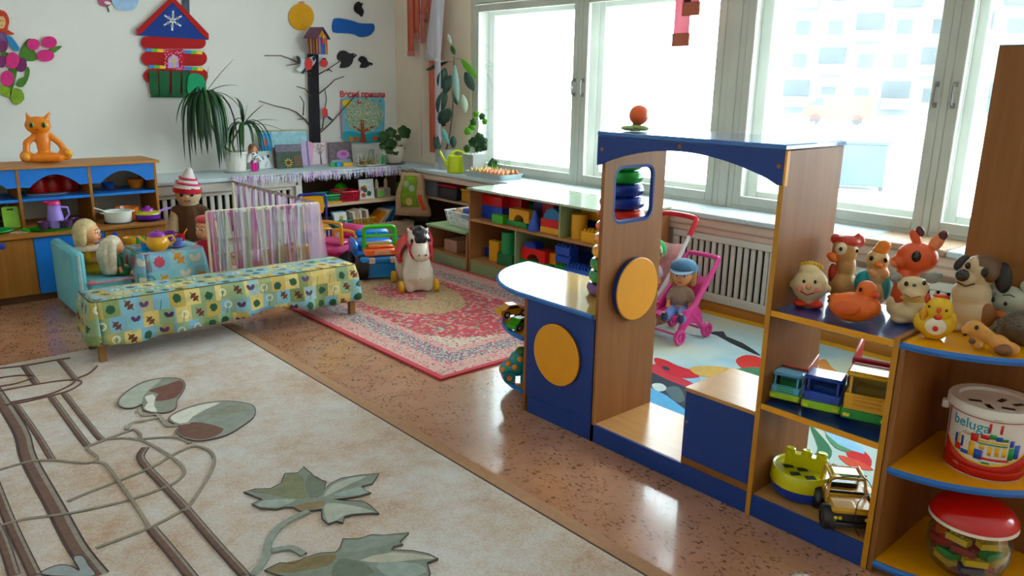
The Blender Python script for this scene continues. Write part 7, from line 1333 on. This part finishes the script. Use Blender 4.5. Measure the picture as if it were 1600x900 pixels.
for sx in (-1, 1): B().box(sx*.185-.022, sx*.185+.022, .15, .42, .17, .29, .02).build('side_fender', TB, r); B().box(sx*.085-.025, sx*.085+.025, -.035, .0, .14, .185, .006).build('headlamp', plastic('#c9b4a4'), r)
B().box(-.06, .07, -.012, .001, .205, .235).build('front_sticker', M('#e8a890', .5, .2, scale=50), r)
B().tube(smooth_poly([(-.125, .1, .22), (-.122, .1, .38), (-.095, .1, .412), (0, .1, .415), (.095, .1, .412), (.122, .1, .38), (.125, .1, .22)], 4, False), .018, 10).build('handle_frame', TG, r); B().tube([(-.12, .1, .34), (.12, .1, .34)], .014, 8).build('handle_bar', TG, r); B().tube([(-.12, .11, .27), (.12, .11, .27)], .012, 8).build('handle_bar', TG, r); B().ell((-.03, .095, .36), (.01, .01, .016)).build('horn_button', TG, r)
B().box(-.15, .15, .24, .5, .2, .27, .03).build('seat', TB, r); B().box(-.14, .14, .42, .5, .27, .33, .02).build('seat_back', TB, r)
for sx in (-1, 1):
    for y_ in (.06, .42): w_ = B().lathe([(.0, -.045), (.085, -.045), (.098, -.035), (.098, .035), (.085, .045), (0, .045)], n=24).rot(0, pi/2, 'Y').xf(0, Matrix.Translation((sx*.155, y_, .099))).build('wheel', M('#15161a', .5, .08), r); B().cyl((sx*.2, y_, .099), (sx*.205, y_, .099), .04, n=14).build('hub', plastic('#4a4f58'), w_)
r = thing('pink_ride_on_car', 'pink plastic ride-on car with yellow handles behind the ribbon screen', 'ride-on toy', (3.36, 6.0, .0112), radians(-70)); PKC = plastic('#d0568c')
B().box(-.16, .16, -.2, .22, .07, .17, .04).build('body', PKC, r); B().box(-.13, .13, -.18, .0, .17, .21, .03).build('hood', PKC, r); B().box(-.13, .13, .12, .22, .17, .30, .03).build('seat_back', PKC, r)
for y_, zt_ in ((-.14, .36), (.04, .26)): B().tube(smooth_poly([(-.12, y_, .17), (-.12, y_, zt_-.03), (-.09, y_, zt_), (.09, y_, zt_), (.12, y_, zt_-.03), (.12, y_, .17)], 3, False), .016, 8).build('yellow_handle', plastic('#e0a41c'), r)
for sx in (-1, 1):
    for y_ in (-.12, .14): B().cyl((sx*.12, y_, .066), (sx*.175, y_, .066), .066, n=18).build('wheel', M('#1a1a1e', .5), r)
r = thing('play_chair', 'small child chair with yellow back and blue tube frame before the bookshelf', 'chair', (3.29, 6.34, .0112), radians(-20)); CT = plastic('#27308a'); CY = plastic('#dca41c')
B().box(-.13, .13, -.12, .13, .245, .265, .008).build('seat', CY, r); B().prism(rrect(-.10, .10, .36, .52, .03), .118, .130, 'y').build('backrest', CY, r); B().tube(smooth_poly([(-.12, .125, .26), (-.12, .125, .50), (-.09, .125, .535), (.09, .125, .535), (.12, .125, .50), (.12, .125, .26)], 3, False), .012, 8).build('back_frame', CT, r)
for x in (-.12, .12):
    for y_ in (-.11, .12): B().tube([(x, y_, 0), (x, y_, .25)], .011, 8).build('leg', CT, r)
# ============================================================ strollers
def stroller(label, loc, rz, c_plastic, c_tube, c_handle, S, seat_cloth=None, hk=1.0):
    r = thing('doll_stroller', label, 'stroller', loc, rz, 'doll strollers by the radiator'); m = c_plastic; V = lambda x, y, z: (x*S, y*S, (z if z < .2 else .2+(z-.2)*hk)*S)
    for sx in (-1, 1):
        if not c_tube: B().prism([((-.14)*S, .10*S), ((-.02)*S, .14*S), ((.12)*S, .10*S), ((.06)*S, .24*S), ((-.10)*S, .24*S)], (sx*.125)*S, (sx*.155)*S, 'x').build('side_shell', m, r)
        B().tube([V(sx*.14, -.1, .17), V(sx*.14, .06, .34), V(sx*.14, .20, .55)], .013*S if c_tube else .02*S, 8).build('side_tube', c_tube or m, r)
        B().tube([V(sx*.14, .02, .27), V(sx*.14, -.14, .06)], .012*S if c_tube else .022*S, 8).build('front_leg', c_tube or m, r); B().tube([V(sx*.14, -.04, .23), V(sx*.14, .15, .06)], .012*S if c_tube else .022*S, 8).build('rear_leg', c_tube or m, r)
        for y in (-.15, .16): w_ = B().lathe([(.035*S, -.012*S), (.052*S, -.014*S), (.058*S, 0), (.052*S, .014*S), (.035*S, .012*S), (.030*S, 0), (.035*S, -.012*S)], n=20).rot(0, pi/2, 'Y').xf(0, Matrix.Translation(V(sx*.155, y, .058))).build('wheel', m, r); B().cyl(V(sx*.145, y, .058), V(sx*.165, y, .058), .02*S, n=10).tube([V(sx*.155, y-.04, .058), V(sx*.155, y+.04, .058)], .008*S, 5).tube([V(sx*.155, y, .02), V(sx*.155, y, .098)], .008*S, 5).build('hub', m, w_)
    B().tube(smooth_poly([V(-.14, .20, .55), V(-.14, .25, .625), V(-.11, .27, .655), V(.11, .27, .655), V(.14, .25, .625), V(.14, .20, .55)], 4, False), .017*S, 8).build('handle', c_handle, r)
    B().tube([V(-.14, -.13, .06), V(.14, -.13, .06)], .009*S, 6).build('axle', m, r); B().tube([V(-.14, .15, .06), V(.14, .15, .06)], .009*S, 6).build('axle', m, r)
    sc = seat_cloth or m; B().surf(lambda u, v: V(-.13+.26*u, [-.16, -.06, .04, .09, .14, .19][int(v*5+.01)], [.20, .19, .20, .30, .40, .5][int(v*5+.01)]-.02*sin(pi*u)), 6, 5).build('seat', sc, r, solid=.008)
    return r
p = Vector((3.93, 2.81, .0112)); stroller('pink plastic doll stroller with a capped doll', p, radians(-92), plastic('#cf4f8c'), None, plastic('#d0508c'), .87, None, .82)
d = doll('boy doll in denim cap and blue trousers sitting in the pink stroller', (3.965, 2.81, .15), radians(-66), .57, cloth('#9a8676', .15), M('#b08a5c', .6, .2, scale=40), trousers=cloth('#6f83b8'), arms='down'); S = .50
B().ell((0, .016, .302), (.088, .092, .058)).cap((-.055, .05, .28), (.055, .05, .28), .04).build('denim_cap', cloth('#4a6a86', .15), d, vox=.008); B().prism([(.07*cos(t), -.04-.08*sin(t)) for t in [pi*i/10 for i in range(11)]], .290, .297).rot(0, .15, 'X', (0, -.04, .293)).build('cap_visor', cloth('#8195a6', .1), d)
for sx in (-1, 1): B().ell((sx*.05, -.215, .035), (.023, .028, .034)).build('shoe', cloth('#2a3050'), d)
p = Vector((4.05, 3.145, .0112)); stroller('white-tubed doll stroller with red handle and pink cloth seat', p, radians(-92), plastic('#c9c2c8'), M('#d8d4d6', .35), M('#c0343e', .4), 1.06, cloth('#d99aa0', .2))
d = doll('baby doll in a green knitted bonnet in the white-tubed stroller', (4.09, 3.145, .235), radians(-80), .52, cloth('#d8d0dc', .1), None, trousers=cloth('#c9a0a8')); B().ell((0, .02, .262), (.078, .075, .072)).build('green_bonnet', cloth('#3f9a5a', .12), d); B().tube([(.078*cos(a), -.035, .255+.075*sin(a)) for a in [pi*i/12 for i in range(13)]], .007, 6).build('white_edging', cloth('#e6e6e0'), d)
# ============================================================ corner shelves: baskets, books, bag
def basket(label, x0, x1, y0, y1, z, h, col, pitch=.02, group='plastic baskets on the corner shelves'):
    cx, cy = (x0+x1)/2, (y0+y1)/2; r = thing('plastic_basket', label, 'basket', (cx, cy, z+.0005), 0, group); a, c = (x1-x0)/2, (y1-y0)/2; m = plastic(col, .4); B().box(-a*.86, a*.86, -c*.86, c*.86, 0, .006).build('bottom', m, r)
    B().tube([(-a, -c, h), (a, -c, h), (a, c, h), (-a, c, h)], .007, 6, closed=True).build('rim', m, r); b = B()
    for side in range(4):
        ln = 2*a if side % 2 == 0 else 2*c; n = max(4, int(ln/pitch))
        for i in range(n+1):
            t = -1+2*i/n; P = {0: (t*a, -c), 1: (a, t*c), 2: (t*a, c), 3: (-a, t*c)}[side]; b.tube([(P[0]*.86, P[1]*.86, .003), (P[0], P[1], h)], .0032, 4)
    for k in (.3, .62): b.tube([(-a*(.86+.14*k), -c*(.86+.14*k), h*k), (a*(.86+.14*k), -c*(.86+.14*k), h*k), (a*(.86+.14*k), c*(.86+.14*k), h*k), (-a*(.86+.14*k), c*(.86+.14*k), h*k)], .0035, 4, closed=True)
    b.build('lattice', m, r); return r
def book(label, x, y, z, w_, d_, h, col, rz=0.0, lean=0.0, leany=0.0, name='book', pages=True, print_=None):
    r = thing(name, label, 'book', (x, y, z+.0008), rz, 'books and boxes on the corner shelves'); R_ = lambda b: b.rot(0, leany, 'Y').rot(0, lean, 'X')
    R_(B().box(0, w_, 0, d_, 0, h, .001)).build('cover', M(col, .5, .12, scale=18), r); R_(B().box(.002, w_-.002, .002, d_+.001, .003, h-.003)).build('pages', M('#e4dfd0', .8, .06), r)
    if print_:
        rn = random.Random(sum(map(ord, label)))
        for i, c_ in enumerate(print_): u, v = rn.uniform(.2, .7)*w_, rn.uniform(.2, .75)*h; R_(B().prism([(u+.16*w_*cos(t), v+.12*h*sin(t)) for t in [2*pi*k/10 for k in range(10)]], -.0012, 0, 'y')).build('printed_shape', M(c_, .5, .1), r)
    return r
N1, N2 = .383, .149
def nx(px, y=6.9): return Y(px, 310, y).x
basket('green plastic basket on the upper corner shelf', nx(498, 6.95), nx(525, 6.95), 6.86, 7.1, N1, .075, '#4fb07a'); basket('red plastic basket beside the green ball', nx(528, 6.92), nx(556, 6.92), 6.83, 7.06, N1, .10, '#c22f48')
q = Y(532, 287, 7.2); tag(B().ell((0, 0, .07), .07, 20, 14).build('ball', plastic('#2fae3a'), loc=(q.x, 7.2, N1+.0008)), 'green ball between the green and red baskets', 'ball')
book('flat yellow book lying at the left of the upper corner shelf', nx(508, 6.85), 6.805, N1, .16, .04, .018, '#dba52c'); book('white illustrated book standing upright on the upper corner shelf', nx(563, 6.9), 6.9, N1, .17, .02, .2, '#d8dcdc', print_=('#3f5f6a', '#b5584a', '#6a8a5a', '#2f4450', '#8a5a48', '#c9a03a'), lean=-.1)
r = thing('bunny_box', 'grey craft box with rabbit ears and a green patch', 'craft box', (nx(600, 6.9), 6.95, N1+.0008), 0); B().box(-.08, .08, -.05, .05, 0, .095, .004).build('box', M('#b9a58e', .7, .15), r); B().box(-.075, .0, -.054, -.05, .01, .07).build('green_patch', M('#7fb56a', .7, .15), r); B().box(.005, .078, -.054, -.05, .02, .09).build('card_patch', M('#9a9486', .7, .3, scale=60), r)
for x in (-.055, .055): B().prism([(x-.018, .095), (x+.018, .095), (x+.02, .15), (x+.006, .19), (x-.012, .185), (x-.02, .15)], -.006, .006, 'y').build('ear', M('#b3a48c', .7, .1), r)
for i, (px, c_, ln, lab) in enumerate(((617, '#6f9a2c', .16, 'lime green binder leaning on the upper corner shelf'), (612, '#6a5a4a', .08, 'brown folder behind the lime binder'), (624, '#3f4f3a', .20, 'dark green folder right of the lime binder'), (628, '#4a3a3a', .22, 'dark brown folder at the end of the upper corner shelf'))): book(lab, nx(px, 7.0), 6.92+.03*(i % 2), N1, .016, .2, .21, c_, leany=ln)
basket('teal plastic basket of booklets on the lower corner shelf', nx(517, 6.78)+.0, nx(543, 6.78), 6.70, 6.88, N2, .075, '#128a7a'); basket('yellow plastic basket of booklets on the lower corner shelf', nx(545, 6.8), nx(579, 6.8), 6.72, 6.92, N2, .07, '#c49a2c')
for i, (c_, pr) in enumerate((('#d8dfe0', ('#3f8a5a', '#c9a03a', '#b5484a')), ('#9ab4c0', ('#c4523a',)), ('#3f6a8a', ()))): book(('front', 'middle', 'rear')[i]+' booklet in the teal basket', nx(519, 6.78)+.012*i, 6.735+.05*i, N2+.012, .14, .008, .14, c_, lean=-.25, print_=pr)
for i, c_ in enumerate(('#dcd8cc', '#c9b8a0', '#d5d0d0', '#8a6a5a', '#e0dcd2')): book(('first', 'second', 'third', 'fourth', 'last')[i]+' upright booklet from the left in the yellow basket', nx(547, 6.8)+.038*i, 6.74, N2+.012, .03, .14, .13+.008*(i % 3), c_, leany=-.12)
for i, (px, c_, ln, h) in enumerate(((583, '#c9803a', .75, .2), (588, '#d8cfc4', .72, .22), (592, '#b5a488', .70, .22), (598, '#3f6a9a', .62, .23), (604, '#2f5a8a', .55, .23), (611, '#6a4434', .42, .2), (616, '#4a2f2a', .36, .2), (622, '#5a3a34', .3, .2))): book(('orange', 'white', 'beige', 'bright blue', 'steel blue', 'brown', 'darkest brown', 'reddish brown')[i]+' book leaning in the row at the right of the lower corner shelf', nx(px, 6.82), 6.76+.012*(i % 2), N2, .018, .2, h*.75, c_, leany=ln)
# hanging bag at the corner
r = thing('hanging_bag', 'beige bag with a green printed front hanging at the shelf corner', 'bag', (4.53, 6.60, .66), radians(-52))
def bagf(u, v): return ((u-.5)*(.22+.16*v)+.012*sin(v*9), -.03-.02*sin(pi*u)-.02*sin(v*3), .0-.44*v)
bc = B().surf(bagf, 8, 10).surf(lambda u, v: tuple(Vector(bagf(u, v))+Vector((0, .05+.03*sin(pi*u)*sin(pi*v), 0))), 8, 10); bc.build('bag', cloth('#b59a7e', .15), r, solid=.003)
B().surf(lambda u, v: tuple(Vector(bagf(.22+.56*u, .06+.72*v))+Vector((-.01, -.006, 0))), 6, 8).build('green_print', M('#7d9a35', .7, .25, scale=22), r, solid=.001)
for u0, v0, c_, s_ in ((.5, .66, '#c9a878', .035), (.35, .25, '#9ab08a', .03), (.6, .35, '#a9bcae', .03)): q = Vector(bagf(u0, v0)); B().ell(tuple(q+Vector((-.01, -.009, 0))), (s_, .003, s_*1.2), 10, 6).build('printed_patch', M(c_, .7, .15), r)
B().surf(lambda u, v: tuple(Vector(bagf(.80+.12*u, .5+.35*v))+Vector((0, -.008, 0))), 3, 5).build('red_print', M('#d2532a', .7, .15), r, solid=.001)
for x in (-.07, .07): B().tube([(x, -.01, -.01), (x*.6, .0, .015), (0, .02, .03)], .006, 6).build('strap', cloth('#8a5a5a'), r)
# white basket and its toys on the low stand
SB = .3365
r = basket('white lattice basket of small toys on the green-topped stand', 4.09, 4.36, 5.04, 5.46, SB, .125, '#dadbd8', .022)
for lab, x, y, s_, c_ in (('blue toy piece heaped in the white basket', 4.2, 5.28, .06, '#1f3f8a'), ('bright green toy piece at the right of the white basket', 4.2, 5.13, .07, '#4fae3c'), ('beige toy piece at the left of the white basket', 4.2, 5.38, .055, '#c9a888'), ('pale orange toy piece low in the white basket', 4.29, 5.22, .05, '#d9a070')):
    tag(B().ell((0, 0, 0), (s_, s_*.9, s_*.8), 10, 8).box(-s_*.5, s_*.5, -s_*.6, s_*.6, s_*.3, s_*1.0, .008).build('toy_piece', plastic(c_), loc=(x, y, SB+.06+s_*.5)), lab, 'toy', 'toys in the white basket')
R2 = .4205
for lab, nm_, y0, y1, x0, h, c_, c2_ in (('dark storage box with red lid in the niche under the window sill', 'storage_box', 6.05, 6.35, 4.67, .12, '#2a2a34', '#b0303a'), ('grey storage box at the far end of the niche under the sill', 'storage_box', 6.40, 6.62, 4.69, .15, '#6f7a84', '#8a96a0'), ('yellow-brown toy box in the niche under the window sill', 'storage_box', 5.75, 5.98, 4.68, .11, '#b58a34', '#c9a03a')):
    r = thing(nm_, lab, 'box', (x0, (y0+y1)/2, R2), 0, 'boxes in the sill niche'); h2 = (y1-y0)/2; B().box(0, .18, -h2, h2, 0, h, .008).build('body', plastic(c_), r); B().box(-.006, .186, -h2-.006, h2+.006, h, h+.025, .006).build('lid', plastic(c2_), r)
r = thing('toy_giraffe', 'bright yellow plastic toy leaning in the sill niche', 'toy', (4.72, 5.35, R2)); B().cap((0, 0, .03), (-.01, .08, .10), .03, .02).cap((-.01, .08, .10), (-.02, .10, .16), .018, .016).ell((-.02, .085, .175), (.02, .03, .018)).cap((0, 0, .03), (.0, -.1, .05), .028, .022).build('body', plastic('#dcb01c'), r, vox=.007); B().ell((-.038, .07, .18), .005, 6, 5).build('eye', M('#1a1a1a', .3), r)
tag(B().box(4.70, 4.85, 5.5, 5.72, R2, R2+.05, .006).build('wooden_board', WORN), 'flat wooden board lying in the niche under the window sill', 'board')
